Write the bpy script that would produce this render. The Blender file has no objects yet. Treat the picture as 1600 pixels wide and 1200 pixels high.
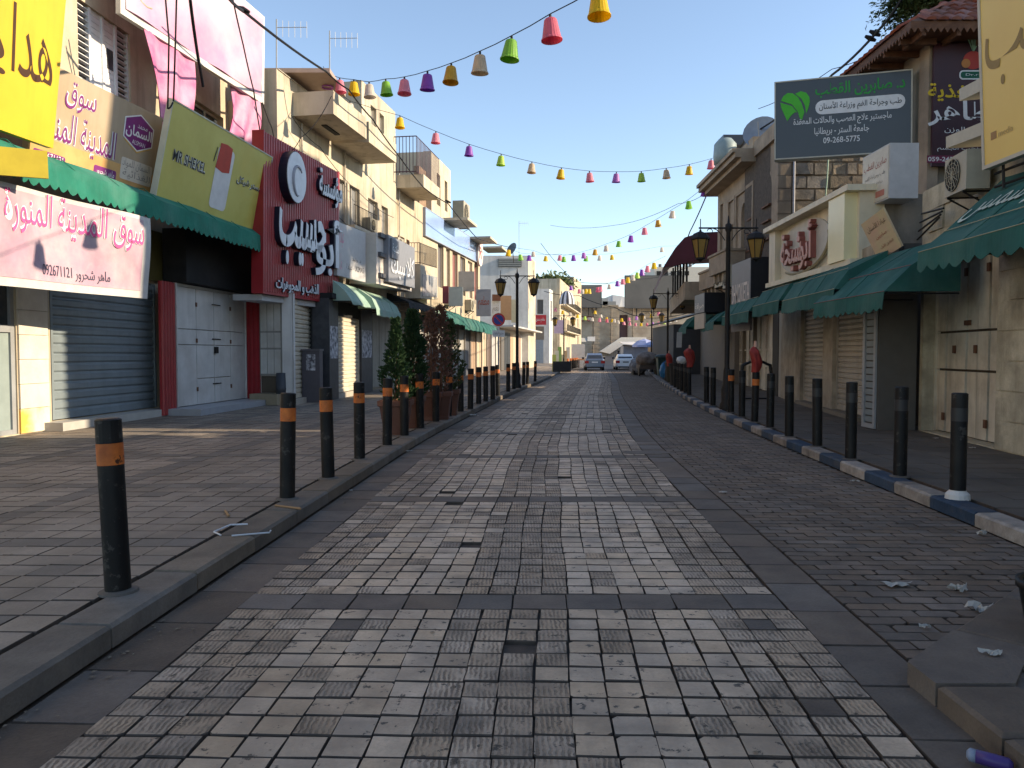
import bpy, math, random
from mathutils import Vector, Matrix, Quaternion
random.seed(7)
V=Vector
C=bpy.context.scene
COL=C.collection
# ---------------------------------------------------------------- camera, sky, sun, exposure
PITCH=math.atan(48/1200); CP,SP=math.cos(PITCH),math.sin(PITCH)
CAM=V((0,0,1.5))
cd=bpy.data.cameras.new('camera'); cam=bpy.data.objects.new('camera',cd); COL.objects.link(cam)
cam.location=CAM; cam.rotation_euler=(math.pi/2-PITCH,0,0)
cd.sensor_width=36; cd.lens=27; cd.clip_start=.05; cd.clip_end=5000
C.camera=cam
SUN_EL=math.radians(22); SUN_AZ=math.radians(5)      # sun stands to the right (+X), a little behind the camera
sdir=V((math.cos(SUN_EL)*math.cos(SUN_AZ),-math.cos(SUN_EL)*math.sin(SUN_AZ),math.sin(SUN_EL)))
w=bpy.data.worlds.new('World'); C.world=w; w.use_nodes=True
nt=w.node_tree; nt.nodes.clear()
sky=nt.nodes.new('ShaderNodeTexSky'); sky.sky_type='NISHITA'; sky.sun_disc=False
sky.sun_elevation=SUN_EL; sky.sun_rotation=math.pi/2+SUN_AZ
sky.air_density=1.0; sky.dust_density=.35; sky.ozone_density=1.3; sky.altitude=500
bg=nt.nodes.new('ShaderNodeBackground'); bg.inputs[1].default_value=.115
wo=nt.nodes.new('ShaderNodeOutputWorld'); hsv=nt.nodes.new('ShaderNodeHueSaturation'); hsv.inputs['Saturation'].default_value=.93; nt.links.new(sky.outputs[0],hsv.inputs['Color']); nt.links.new(hsv.outputs[0],bg.inputs[0]); nt.links.new(bg.outputs[0],wo.inputs[0])
sl=bpy.data.lights.new('sun','SUN'); sl.energy=3.7; sl.angle=math.radians(.5); sl.color=(1,.83,.6)
so=bpy.data.objects.new('sun',sl); COL.objects.link(so); so.location=(20,-5,20); so.rotation_euler=sdir.to_track_quat('Z','Y').to_euler()
C.view_settings.view_transform='Standard'; C.view_settings.look='None'; C.view_settings.exposure=1.25; C.view_settings.gamma=1
C.view_settings.use_curve_mapping=False
# ---------------------------------------------------------------- measuring: a point of the photograph at a known distance
def at(px,py,Y):
    u=(px-800)/1200; v=(600-py)/1200
    d=V((u,CP+v*SP,v*CP-SP)); return CAM+d*(Y/d.y)
def gnd(px,py,z=0.):
    u=(px-800)/1200; v=(600-py)/1200
    d=V((u,CP+v*SP,v*CP-SP)); return CAM+d*((z-1.5)/d.z)
# ---------------------------------------------------------------- materials
def mat(name,c1,c2=None,rough=.8,scale=3.,bump=0.,bscale=None,metal=0.,vary=0.,streak=0.,dirt=None,dirt_amt=.5,spec=.3,fine=0.,trans=0.,attr=False,detail=6,lines=None,chips=None,broad=0.):
    m=bpy.data.materials.new(name); m.use_nodes=True; t=m.node_tree; N=t.nodes; L=t.links
    b=N['Principled BSDF']; b.inputs['Roughness'].default_value=rough; b.inputs['Metallic'].default_value=metal
    b.inputs['Specular IOR Level'].default_value=spec
    g=N.new('ShaderNodeNewGeometry'); pos=g.outputs['Position']
    def noise(sc,det=detail,stretch=None,ro=.6):
        n=N.new('ShaderNodeTexNoise'); n.inputs['Scale'].default_value=sc; n.inputs['Detail'].default_value=det; n.inputs['Roughness'].default_value=ro
        if stretch:
            mp=N.new('ShaderNodeMapping'); mp.inputs['Scale'].default_value=stretch; L.new(pos,mp.inputs[0]); L.new(mp.outputs[0],n.inputs[0])
        else: L.new(pos,n.inputs[0])
        return n.outputs[0]
    def ramp(src,a,bb):
        r=N.new('ShaderNodeMapRange'); r.inputs[1].default_value=a; r.inputs[2].default_value=bb; L.new(src,r.inputs[0]); r.clamp=True; return r.outputs[0]
    def mix(fac,a,bb,mode='MIX'):
        x=N.new('ShaderNodeMix'); x.data_type='RGBA'; x.blend_type=mode
        if isinstance(fac,float): x.inputs[0].default_value=fac
        else: L.new(fac,x.inputs[0])
        for k,q in ((6,a),(7,bb)):
            if isinstance(q,tuple): x.inputs[k].default_value=(*q,1)
            else: L.new(q,x.inputs[k])
        return x.outputs[2]
    def mul(a,k):
        x=N.new('ShaderNodeMath'); x.operation='MULTIPLY'; L.new(a,x.inputs[0])
        if isinstance(k,(int,float)): x.inputs[1].default_value=k
        else: L.new(k,x.inputs[1])
        return x.outputs[0]
    c2=c2 or tuple(x*.8 for x in c1)
    col=mix(ramp(noise(scale),.35,.65),c1,c2)
    if dirt: col=mix(mul(ramp(noise(scale*.37,8),.48,.68),dirt_amt),col,dirt)
    if streak: col=mix(mul(ramp(noise(2.2,6,(1.6,1.6,.14)),.5,.72),streak),col,tuple(x*.35 for x in c1))
    if broad: col=mix(mul(ramp(noise(.8,5,(1.4,.35,1)),.42,.66),broad),col,tuple(x*.3 for x in c1))
    if fine: col=mix(mul(ramp(noise(60,3),.4,.7),fine),col,tuple(x*.45 for x in c1))
    if vary:
        oi=N.new('ShaderNodeObjectInfo'); r=oi.outputs['Random']
        if attr:
            a=N.new('ShaderNodeAttribute'); a.attribute_name='rnd'
            x=N.new('ShaderNodeMath'); x.operation='ADD'; L.new(r,x.inputs[0]); L.new(a.outputs['Fac'],x.inputs[1])
            f=N.new('ShaderNodeMath'); f.operation='FRACT'; L.new(x.outputs[0],f.inputs[0]); r=f.outputs[0]
        mr=N.new('ShaderNodeMapRange'); mr.inputs[3].default_value=1-vary; mr.inputs[4].default_value=1+vary*.6; L.new(r,mr.inputs[0])
        h=N.new('ShaderNodeHueSaturation'); L.new(col,h.inputs['Color']); L.new(mr.outputs[0],h.inputs['Value'])
        m2=N.new('ShaderNodeMath'); m2.operation='MULTIPLY'; m2.inputs[1].default_value=7.31; L.new(r,m2.inputs[0])
        fr_=N.new('ShaderNodeMath'); fr_.operation='FRACT'; L.new(m2.outputs[0],fr_.inputs[0])
        ms=N.new('ShaderNodeMapRange'); ms.inputs[3].default_value=1-vary*1.2; ms.inputs[4].default_value=1+vary*.8; L.new(fr_.outputs[0],ms.inputs[0]); L.new(ms.outputs[0],h.inputs['Saturation'])
        col=h.outputs[0]
    if chips:   # broken corners and cracks filled with dirt
        ck=ramp(noise(11,9,None,.72),.59,.62); col=mix(mul(ck,.9),col,chips)
    hsrc=None
    if lines:   # worn chisel grooves across a stone: broken dark lines
        sc,st=lines
        wv=N.new('ShaderNodeTexWave'); wv.inputs['Scale'].default_value=sc; wv.inputs['Distortion'].default_value=4.5; wv.inputs['Detail'].default_value=3; wv.inputs['Detail Scale'].default_value=1.6
        wv.bands_direction='Y' if st=='Y' else 'X'
        L.new(pos,wv.inputs[0]); gm=mul(ramp(wv.outputs['Fac'],.62,.3),ramp(noise(9,4),.35,.6))
        col=mix(mul(gm,.8),col,tuple(x*.22 for x in c1)); hsrc=gm
    L.new(col,b.inputs['Base Color'])
    if bump or lines:
        bp=N.new('ShaderNodeBump'); bp.inputs['Strength'].default_value=bump or .5; bp.inputs['Distance'].default_value=.02
        L.new(noise(bscale or scale*6,8),bp.inputs['Height'])
        if hsrc is not None:
            b2=N.new('ShaderNodeBump'); b2.inputs['Strength'].default_value=.7; b2.inputs['Distance'].default_value=.01; b2.invert=True
            L.new(hsrc,b2.inputs['Height']); L.new(bp.outputs[0],b2.inputs['Normal']); L.new(b2.outputs[0],b.inputs['Normal'])
        else: L.new(bp.outputs[0],b.inputs['Normal'])
    if trans:
        tr=N.new('ShaderNodeBsdfTranslucent'); L.new(col,tr.inputs[0]); mx=N.new('ShaderNodeMixShader'); mx.inputs[0].default_value=trans
        L.new(b.outputs[0],mx.inputs[1]); L.new(tr.outputs[0],mx.inputs[2]); L.new(mx.outputs[0],N['Material Output'].inputs[0])
    return m
_mc={}
def flat(c,rough=.6,metal=0.,trans=0.,spec=.3,var=.88):
    k=(c,rough,metal,trans,spec)
    if k not in _mc: _mc[k]=mat('paint_%d'%len(_mc),c,tuple(x*var for x in c),rough=rough,metal=metal,scale=5,trans=trans,spec=spec,bump=.02)
    return _mc[k]
M={}
M['bed']=mat('joint_dirt',(.095,.072,.055),(.055,.043,.034),scale=8,bump=.3)
M['tile']=mat('worn_limestone',(.68,.5,.34),(.5,.365,.245),scale=5,bump=.3,bscale=45,vary=.1,attr=True,broad=.65,dirt=(.1,.082,.066),dirt_amt=.6,fine=.35,rough=.6,spec=.4,chips=(.035,.03,.026))
M['tileg']=mat('grooved_limestone',(.58,.43,.3),(.4,.3,.21),scale=6,bump=.35,bscale=60,vary=.12,attr=True,broad=.65,dirt=(.08,.068,.058),dirt_amt=.7,fine=.3,rough=.68,spec=.35,lines=(13,'X'),chips=(.035,.03,.026))
M['darkslab']=mat('grey_slab',(.17,.13,.1),(.115,.09,.072),scale=4,bump=.3,bscale=60,vary=.25,attr=True,dirt=(.2,.165,.13),dirt_amt=.45,fine=.3,rough=.75)
M['paver']=mat('dark_paver',(.23,.17,.125),(.165,.125,.095),scale=5,bump=.3,bscale=60,broad=.4,vary=.2,attr=True,dirt=(.035,.03,.028),dirt_amt=.5,fine=.3,rough=.8)
M['slab']=mat('pavement_slab',(.33,.27,.21),(.24,.197,.155),scale=2.2,bump=.25,bscale=50,vary=.07,attr=True,broad=.5,dirt=(.09,.08,.068),dirt_amt=.6,fine=.3,rough=.72,spec=.35)
M['slabd']=mat('pavement_slab_dark',(.19,.165,.14),(.135,.118,.1),scale=2.2,bump=.25,bscale=50,vary=.08,attr=True,dirt=(.22,.19,.15),dirt_amt=.3,fine=.3,rough=.75)
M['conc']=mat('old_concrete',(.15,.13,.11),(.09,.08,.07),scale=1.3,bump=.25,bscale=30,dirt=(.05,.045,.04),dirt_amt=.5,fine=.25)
M['kerb']=mat('kerb_stone',(.2,.16,.12),(.13,.105,.08),scale=4,bump=.35,bscale=40,vary=.2,dirt=(.2,.18,.16),dirt_amt=.3,fine=.3)
M['kerbw']=mat('kerb_white',(.38,.33,.28),(.24,.2,.17),scale=7,bump=.4,bscale=40,vary=.15,dirt=(.12,.1,.085),dirt_amt=.8,fine=.3)
M['kerbb']=mat('kerb_blue',(.035,.06,.1),(.025,.042,.07),scale=7,bump=.4,bscale=40,vary=.15,dirt=(.12,.11,.1),dirt_amt=.6,fine=.3)
M['cream']=mat('cream_plaster',(.55,.465,.34),(.45,.37,.26),scale=1.2,bump=.25,bscale=20,streak=.6,dirt=(.22,.16,.1),dirt_amt=.5,fine=.15)
M['cream2']=mat('pale_plaster',(.55,.485,.37),(.45,.385,.29),scale=1.1,bump=.25,bscale=20,streak=.65,dirt=(.2,.16,.12),dirt_amt=.5,fine=.15)
M['white']=mat('white_plaster',(.62,.6,.57),(.5,.48,.46),scale=1.0,bump=.15,bscale=18,streak=.3,dirt=(.3,.27,.24),dirt_amt=.3)
M['stone']=mat('rough_stone',(.46,.38,.29),(.3,.245,.185),scale=3.5,bump=.9,bscale=14,vary=.3,dirt=(.1,.085,.07),dirt_amt=.6,fine=.3)
M['stone2']=mat('dressed_stone',(.38,.3,.215),(.27,.21,.15),scale=1.8,bump=.4,bscale=20,streak=.3,dirt=(.13,.1,.08),dirt_amt=.5,fine=.2)
M['stonef']=mat('far_stone',(.56,.47,.36),(.4,.32,.24),scale=.5,bump=.3,bscale=3,dirt=(.2,.15,.1),dirt_amt=.5)
M['wallr']=mat('grimy_wall',(.58,.52,.38),(.4,.35,.25),scale=2.4,bump=.6,bscale=18,streak=.6,dirt=(.09,.07,.05),dirt_amt=.7,fine=.3)
M['steel_g']=mat('grey_shutter',(.2,.235,.25),(.17,.2,.21),scale=2,rough=.45,spec=.5,streak=.25,dirt=(.1,.1,.1),dirt_amt=.3)
M['steel_b']=mat('beige_shutter',(.6,.54,.42),(.52,.46,.36),scale=3,rough=.5,streak=.2,dirt=(.3,.26,.2),dirt_amt=.3)
M['steel_r']=mat('dim_shutter',(.42,.375,.3),(.34,.3,.24),scale=2,rough=.5,streak=.3,dirt=(.14,.12,.1),dirt_amt=.4)
M['doorw']=mat('white_door',(.6,.59,.56),(.5,.49,.46),scale=2,rough=.5,streak=.25,dirt=(.28,.22,.17),dirt_amt=.35,bump=.05)
M['doorc']=mat('cream_door',(.64,.58,.46),(.52,.46,.36),scale=2.5,rough=.55,streak=.6,dirt=(.17,.11,.06),dirt_amt=.55,bump=.1)
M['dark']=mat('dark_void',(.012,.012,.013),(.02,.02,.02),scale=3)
M['black']=mat('black_paint',(.006,.006,.007),(.009,.009,.009),rough=.5,scale=6,spec=.25,bump=.12,bscale=25,dirt=(.035,.03,.025),dirt_amt=.35,streak=.3,chips=(.05,.045,.04))
M['blackr']=mat('black_panel',(.012,.013,.016),(.016,.016,.02),rough=.7,scale=4)
M['orange']=mat('orange_band',(.62,.17,.03),(.45,.11,.025),rough=.5,scale=14,dirt=(.2,.06,.02),dirt_amt=.5,chips=(.012,.01,.01))
M['iron']=mat('dark_iron',(.012,.012,.013),(.022,.017,.014),rough=.55,scale=9,spec=.25,bump=.1)
M['redrib']=mat('red_cladding',(.33,.022,.028),(.27,.018,.022),rough=.4,scale=3,spec=.5,streak=.15)
M['maroon']=mat('maroon_paint',(.09,.018,.03),(.07,.014,.02),rough=.6,scale=2)
M['green']=mat('green_canvas',(.02,.2,.135),(.015,.15,.1),rough=.75,scale=2,trans=.12,dirt=(.12,.24,.2),dirt_amt=.5,bump=.35,bscale=6,streak=.3)
M['greend']=mat('dull_green_canvas',(.025,.125,.105),(.02,.095,.082),rough=.8,scale=2,trans=.1,dirt=(.1,.19,.16),dirt_amt=.5,bump=.4,bscale=6,streak=.3)
M['greenp']=mat('faded_green_canvas',(.33,.46,.38),(.24,.36,.29),rough=.8,scale=2,trans=.12,dirt=(.4,.43,.36),dirt_amt=.5,bump=.1)
M['glass']=mat('window_glass',(.03,.036,.045),(.05,.055,.06),rough=.12,spec=.7,scale=2)
M['grey']=mat('grey_metal',(.32,.33,.34),(.27,.28,.29),rough=.45,scale=3,spec=.4,dirt=(.2,.19,.18),dirt_amt=.3)
M['acw']=mat('ac_casing',(.4,.36,.27),(.33,.3,.23),rough=.5,scale=4,streak=.25,dirt=(.3,.26,.2),dirt_amt=.35)
M['wood']=mat('brown_wood',(.16,.075,.04),(.1,.045,.025),rough=.7,scale=6,bump=.2)
M['rooft']=mat('red_tile',(.3,.09,.05),(.2,.06,.04),rough=.8,scale=4,vary=.25,bump=.2,dirt=(.12,.06,.04),dirt_amt=.5)
M['leaf']=mat('cypress_leaf',(.022,.05,.02),(.035,.07,.025),rough=.8,scale=9,trans=.2)
M['leafb']=mat('brown_leaf',(.2,.1,.07),(.14,.08,.055),rough=.85,scale=9,trans=.2)
M['leaft']=mat('olive_leaf',(.09,.115,.04),(.05,.075,.025),rough=.7,scale=5,trans=.25)
M['terra']=mat('brown_pot',(.15,.062,.04),(.12,.05,.032),rough=.6,scale=4,bump=.08,dirt=(.2,.13,.1),dirt_amt=.3)
M['cable']=flat((.01,.01,.012),.6)
M['hill']=mat('hazy_hill_rock',(.4,.4,.42),(.52,.5,.48),scale=.02,rough=1)  # pale limestone, with distance haze put into its colour
# ---------------------------------------------------------------- frames and mesh building
class Fr:
    """A plane standing in the place: s runs along it, z up it, d out of it."""
    def __init__(f,o,r,u=(0,0,1)):
        f.o=V(o); r=V(r); u=V(u); f.W=r.length; f.H=u.length; f.r=r.normalized(); f.u=u.normalized(); f.n=f.r.cross(f.u).normalized()
    def p(f,s,z,d=0.): return f.o+f.r*s+f.u*z+f.n*d
    def hit(f,px,py,d=0.):
        q=at(px,py,10.)-CAM; o=f.o+f.n*d; t=(o-CAM).dot(f.n)/q.dot(f.n); x=CAM+q*t-o
        # solve s,z for possibly non orthogonal r,u
        a=f.r.dot(f.u); b1=x.dot(f.r); b2=x.dot(f.u); dn=1-a*a
        return ((b1-a*b2)/dn,(b2-a*b1)/dn)
    def rect(f,x0,x1,yt,yb,d=0.):
        ym=(yt+yb)/2; xm=(x0+x1)/2
        return (f.hit(x0,ym,d)[0],f.hit(x1,ym,d)[0],f.hit(xm,yb,d)[1],f.hit(xm,yt,d)[1])
    def shift(f,d): return Fr(f.p(0,0,d),f.r*f.W,f.u*f.H)
def wall2(a,b): return Fr((a[0],a[1],0),(b[0]-a[0],b[1]-a[1],0))
def quadfr(bl,br,tl): return Fr(bl,V(br)-V(bl),V(tl)-V(bl))
OFF={}
def link(o,parent=None,loc=None):
    COL.objects.link(o)
    if parent is not None: o.parent=parent; OFF[o.name]=OFF[parent.name]
    else: o.location=loc if loc is not None else (0,0,0); OFF[o.name]=V(o.location)
    return o
def tag(o,label=None,cat=None,group=None,kind=None):
    for k,v in (('label',label),('category',cat),('group',group),('kind',kind)):
        if v: o[k]=v
    return o
def thing(name,label,cat,loc,group=None):
    o=bpy.data.objects.new(name,None); o.empty_display_size=.2; link(o,None,V(loc)); return tag(o,label,cat,group)
class MB:
    def __init__(s): s.v=[]; s.f=[]; s.r=[]
    def add(s,vs,fs,rnd=0.):
        n=len(s.v); s.v+= [tuple(x) for x in vs]; s.f+=[tuple(i+n for i in f) for f in fs]; s.r+=[rnd]*len(vs); return s
    def hexa(s,p,rnd=0.): return s.add(p,[(0,3,2,1),(4,5,6,7),(0,1,5,4),(1,2,6,5),(2,3,7,6),(3,0,4,7)],rnd)
    def box(s,f,s0,s1,z0,z1,d0,d1,rnd=0.):
        P=f.p; return s.hexa([P(s0,z0,d0),P(s1,z0,d0),P(s1,z0,d1),P(s0,z0,d1),P(s0,z1,d0),P(s1,z1,d0),P(s1,z1,d1),P(s0,z1,d1)],rnd)
    def wbox(s,x0,x1,y0,y1,z0,z1):
        return s.hexa([V((x0,y0,z0)),V((x1,y0,z0)),V((x1,y1,z0)),V((x0,y1,z0)),V((x0,y0,z1)),V((x1,y0,z1)),V((x1,y1,z1)),V((x0,y1,z1))])
    def prism(s,f,pts,d0,d1,rnd=0.):
        n=len(pts); vs=[f.p(a,b,d0) for a,b in pts]+[f.p(a,b,d1) for a,b in pts]
        return s.add(vs,[tuple(range(n-1,-1,-1)),tuple(range(n,2*n))]+[(i,(i+1)%n,n+(i+1)%n,n+i) for i in range(n)],rnd)
    def tube(s,pts,r,n=6,cap=True):
        pts=[V(p) for p in pts]; rings=[]; rr=r if isinstance(r,(list,tuple)) else [r]*len(pts)
        t0=(pts[1]-pts[0]).normalized(); ref=V((0,0,1)) if abs(t0.z)<.9 else V((1,0,0)); a=t0.cross(ref).normalized()
        vs=[]
        for i,p in enumerate(pts):
            t=(pts[min(i+1,len(pts)-1)]-pts[max(i-1,0)]).normalized(); a=(a-t*a.dot(t)).normalized(); b=t.cross(a)
            vs+=[p+(a*math.cos(2*math.pi*k/n)+b*math.sin(2*math.pi*k/n))*rr[i] for k in range(n)]
        fs=[(i*n+k,i*n+(k+1)%n,(i+1)*n+(k+1)%n,(i+1)*n+k) for i in range(len(pts)-1) for k in range(n)]
        if cap: fs+=[tuple(range(n-1,-1,-1)),tuple(range((len(pts)-1)*n,len(pts)*n))]
        return s.add(vs,fs)
    def lathe(s,c,prof,n=16,flute=0.,closed=False,sq=0):
        c=V(c); vs=[]
        for r,z in prof:
            for k in range(n):
                a=2*math.pi*(k+.5*bool(sq))/n; q=r*(1+(flute if k%2 else -flute)); vs.append(c+V((q*math.cos(a),q*math.sin(a),z)))
        m=len(prof); fs=[(i*n+k,i*n+(k+1)%n,(i+1)*n+(k+1)%n,(i+1)*n+k) for i in range(m-1) for k in range(n)]
        if closed: fs+=[tuple(range(n-1,-1,-1)),tuple(range((m-1)*n,m*n))]
        return s.add(vs,fs)
    def grid(s,fn,nu,nv,rnd=0.):
        vs=[fn(i/nu,j/nv) for j in range(nv+1) for i in range(nu+1)]
        return s.add(vs,[(j*(nu+1)+i,j*(nu+1)+i+1,(j+1)*(nu+1)+i+1,(j+1)*(nu+1)+i) for j in range(nv) for i in range(nu)],rnd)
    def build(s,name,m,parent=None,label=None,cat=None,group=None,kind=None,smooth=False,loc=None,attr=False):
        if parent is None and loc is None:
            xs=[v[0] for v in s.v]; ys=[v[1] for v in s.v]; zs=[v[2] for v in s.v]
            loc=V(((min(xs)+max(xs))/2,(min(ys)+max(ys))/2,min(zs)))
        off=OFF[parent.name] if parent is not None else V(loc)
        me=bpy.data.meshes.new(name); me.from_pydata([(v[0]-off.x,v[1]-off.y,v[2]-off.z) for v in s.v],[],s.f); me.materials.append(m)
        if attr: a=me.attributes.new('rnd','FLOAT','POINT'); a.data.foreach_set('value',s.r)
        if smooth: me.polygons.foreach_set('use_smooth',[True]*len(me.polygons))
        o=bpy.data.objects.new(name,me); link(o,parent,loc)
        return tag(o,label,cat,group,kind)
def inst(src,name,loc,parent=None,rz=0.,scale=None,rot=None):
    """An object that shares a mesh; loc is in the world."""
    o=bpy.data.objects.new(name,src); COL.objects.link(o)
    off=V((0,0,0))
    if parent is not None: o.parent=parent; off=OFF[parent.name]
    o.location=V(loc)-off; o.rotation_euler=rot or (0,0,rz)
    if scale: o.scale=scale
    OFF[o.name]=V(loc)
    return o
def copy_tree(o,delta=V((0,0,0)),label=None,parent=None):
    c=o.copy(); COL.objects.link(c)
    if parent is not None: c.parent=parent
    else: c.location=V(o.location)+V(delta)
    if label: c['label']=label
    for ch in list(o.children): copy_tree(ch,parent=c)
    return c
# ---------------------------------------------------------------- lettering
ISO={'ا':(0xFE8D,1),'أ':(0xFE83,1),'إ':(0xFE87,1),'آ':(0xFE81,1),'ب':(0xFE8F,2),'ة':(0xFE93,1),'ت':(0xFE95,2),'ث':(0xFE99,2),'ج':(0xFE9D,2),'ح':(0xFEA1,2),'خ':(0xFEA5,2),'د':(0xFEA9,1),'ذ':(0xFEAB,1),'ر':(0xFEAD,1),'ز':(0xFEAF,1),'س':(0xFEB1,2),'ش':(0xFEB5,2),'ص':(0xFEB9,2),'ض':(0xFEBD,2),'ط':(0xFEC1,2),'ظ':(0xFEC5,2),'ع':(0xFEC9,2),'غ':(0xFECD,2),'ف':(0xFED1,2),'ق':(0xFED5,2),'ك':(0xFED9,2),'ل':(0xFEDD,2),'م':(0xFEE1,2),'ن':(0xFEE5,2),'ه':(0xFEE9,2),'و':(0xFEED,1),'ى':(0xFEEF,1),'ي':(0xFEF1,2),'ئ':(0xFE89,2),'ؤ':(0xFE85,1),'ء':(0xFE80,0)}
LA={'ا':0xFEFB,'أ':0xFEF7,'إ':0xFEF9,'آ':0xFEF5}
def shape(t):
    if not any(c in ISO for c in t): return t
    words=[]
    for wd in t.split(' '):
        if not any(c in ISO for c in wd): words.append(wd); continue
        out=[]; i=0; prev=False
        while i<len(wd):
            c=wd[i]
            if c=='ـ': prev=True; i+=1; continue
            if c=='ل' and i+1<len(wd) and wd[i+1] in LA:
                out.append(chr(LA[wd[i+1]]+(1 if prev else 0))); prev=False; i+=2; continue
            if c not in ISO: out.append(c); prev=False; i+=1; continue
            base,ty=ISO[c]; nxt=wd[i+1] if i+1<len(wd) else ''
            nj=(nxt in ISO and ISO[nxt][1]>0) or nxt=='ـ'
            joinn=ty==2 and nj
            if ty==0: out.append(chr(base)); prev=False
            elif prev and joinn: out.append(chr(base+3)); prev=True
            elif joinn: out.append(chr(base+2)); prev=True
            elif prev: out.append(chr(base+1)); prev=False
            else: out.append(chr(base)); prev=False
            i+=1
        words.append(''.join(reversed(out)))
    return ' '.join(reversed(words))
def text(f,s0,s1,z0,z1,t,m,parent,d=.006,ext=0.,bold=0.,shear=0.,name='lettering',warp=None):
    """Lettering that fills the rectangle s0..s1, z0..z1 of the plane f."""
    cu=bpy.data.curves.new('t','FONT'); cu.body=shape(t); cu.resolution_u=3; cu.offset=bold; cu.shear=shear
    cu.extrude=ext/2 if ext else 0.
    to=bpy.data.objects.new('t',cu); me=bpy.data.meshes.new_from_object(to)
    vs=[v.co.copy() for v in me.vertices]; fs=[tuple(p.vertices) for p in me.polygons]
    bpy.data.objects.remove(to); bpy.data.curves.remove(cu); bpy.data.meshes.remove(me)
    x0=min(v.x for v in vs); x1=max(v.x for v in vs); y0=min(v.y for v in vs); y1=max(v.y for v in vs); zz=max(v.z for v in vs)
    b=MB(); kx=(s1-s0)/(x1-x0); ky=(z1-z0)/(y1-y0)
    def q(v):
        s=s0+(v.x-x0)*kx; z=z0+(v.y-y0)*ky
        if warp: s,z=warp(s,z)
        return f.p(s,z,d+v.z+zz)
    b.add([q(v) for v in vs],fs)
    return b.build(name,m,parent)
def ellipse(cx,cz,a,b,n=28,a0=0,a1=2*math.pi):
    return [(cx+a*math.cos(a0+(a1-a0)*k/n),cz+b*math.sin(a0+(a1-a0)*k/n)) for k in range(n)]
def rrect(s0,s1,z0,z1,r,n=4):
    o=[]
    for cx,cz,a in ((s1-r,z0+r,-90),(s1-r,z1-r,0),(s0+r,z1-r,90),(s0+r,z0+r,180)):
        for k in range(n+1): t=math.radians(a+90*k/n); o.append((cx+r*math.cos(t),cz+r*math.sin(t)))
    return o
# ---------------------------------------------------------------- building kit
def wall(f,s0,s1,z0,z1,holes,m,parent,depth=.22,name='wall',d=0.,label=None):
    """One wall face with real openings and reveals."""
    b=MB(); S=sorted({s0,s1,*[h[0] for h in holes],*[h[1] for h in holes]}); Z=sorted({z0,z1,*[h[2] for h in holes],*[h[3] for h in holes]})
    S=[x for x in S if s0<=x<=s1]; Z=[x for x in Z if z0<=x<=z1]
    for a,c in zip(S,S[1:]):
        for e,g in zip(Z,Z[1:]):
            ms,mz=(a+c)/2,(e+g)/2
            if any(h[0]<ms<h[1] and h[2]<mz<h[3] for h in holes): continue
            b.add([f.p(a,e,d),f.p(c,e,d),f.p(c,g,d),f.p(a,g,d)],[(0,1,2,3)])
    for h in holes:
        a,c,e,g=h[:4]; D=d-depth
        b.add([f.p(a,e,d),f.p(a,e,D),f.p(a,g,D),f.p(a,g,d)],[(0,1,2,3)])
        b.add([f.p(c,e,d),f.p(c,e,D),f.p(c,g,D),f.p(c,g,d)],[(3,2,1,0)])
        b.add([f.p(a,e,d),f.p(c,e,d),f.p(c,e,D),f.p(a,e,D)],[(0,1,2,3)])
        b.add([f.p(a,g,d),f.p(c,g,d),f.p(c,g,D),f.p(a,g,D)],[(3,2,1,0)])
    for (a,e,c,g) in ((s0,z0,s0,z1),(s1,z0,s1,z1),(s0,z1,s1,z1)):
        b.add([f.p(a,e,d),f.p(c,g,d),f.p(c,g,d-.4),f.p(a,e,d-.4)],[(0,1,2,3)])
    return b.build(name,m,parent,label=label)
def window(f,s0,s1,z0,z1,parent,d=-.12,fm=None,cols=2,rows=1,pane=None,bars=False,fw=.05,name='window'):
    fm=fm or flat((.5,.46,.4)); b=MB(); t=.05
    for a,c in ((s0,s0+fw),(s1-fw,s1)): b.box(f,a,c,z0,z1,d-t,d)
    for a,c in ((z0,z0+fw),(z1-fw,z1)): b.box(f,s0+fw,s1-fw,a,c,d-t,d)
    for i in range(1,cols): x=s0+(s1-s0)*i/cols; b.box(f,x-fw/2,x+fw/2,z0+fw,z1-fw,d-t,d-.002)
    for i in range(1,rows): x=z0+(z1-z0)*i/rows; b.box(f,s0+fw,s1-fw,x-fw/3,x+fw/3,d-t,d-.004)
    o=b.build(name,fm,parent)
    MB().box(f,s0+.002,s1-.002,z0+.002,z1-.002,d-t-.02,d-t+.015).build('pane',pane or M['glass'],o)
    if bars:
        g=MB(); n=max(3,int((s1-s0)/.13))
        for i in range(n+1): x=s0+(s1-s0)*i/n; g.tube([f.p(x,z0,.04),f.p(x,z1,.04)],.008,4)
        for k in range(3): z=z0+(z1-z0)*k/2; g.tube([f.p(s0,z,.04),f.p(s1,z,.04)],.008,4)
        g.build('window_bars',M['iron'],o)
    return o
def core(f,s0,s1,z1,m,parent,depth=8.,d=-.3,z0=0.,name='side_wall',e=.01):
    return MB().box(f,s0+e,s1-e,z0,z1-.02,d-depth,d).build(name,m,parent)
_slat={}
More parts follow.
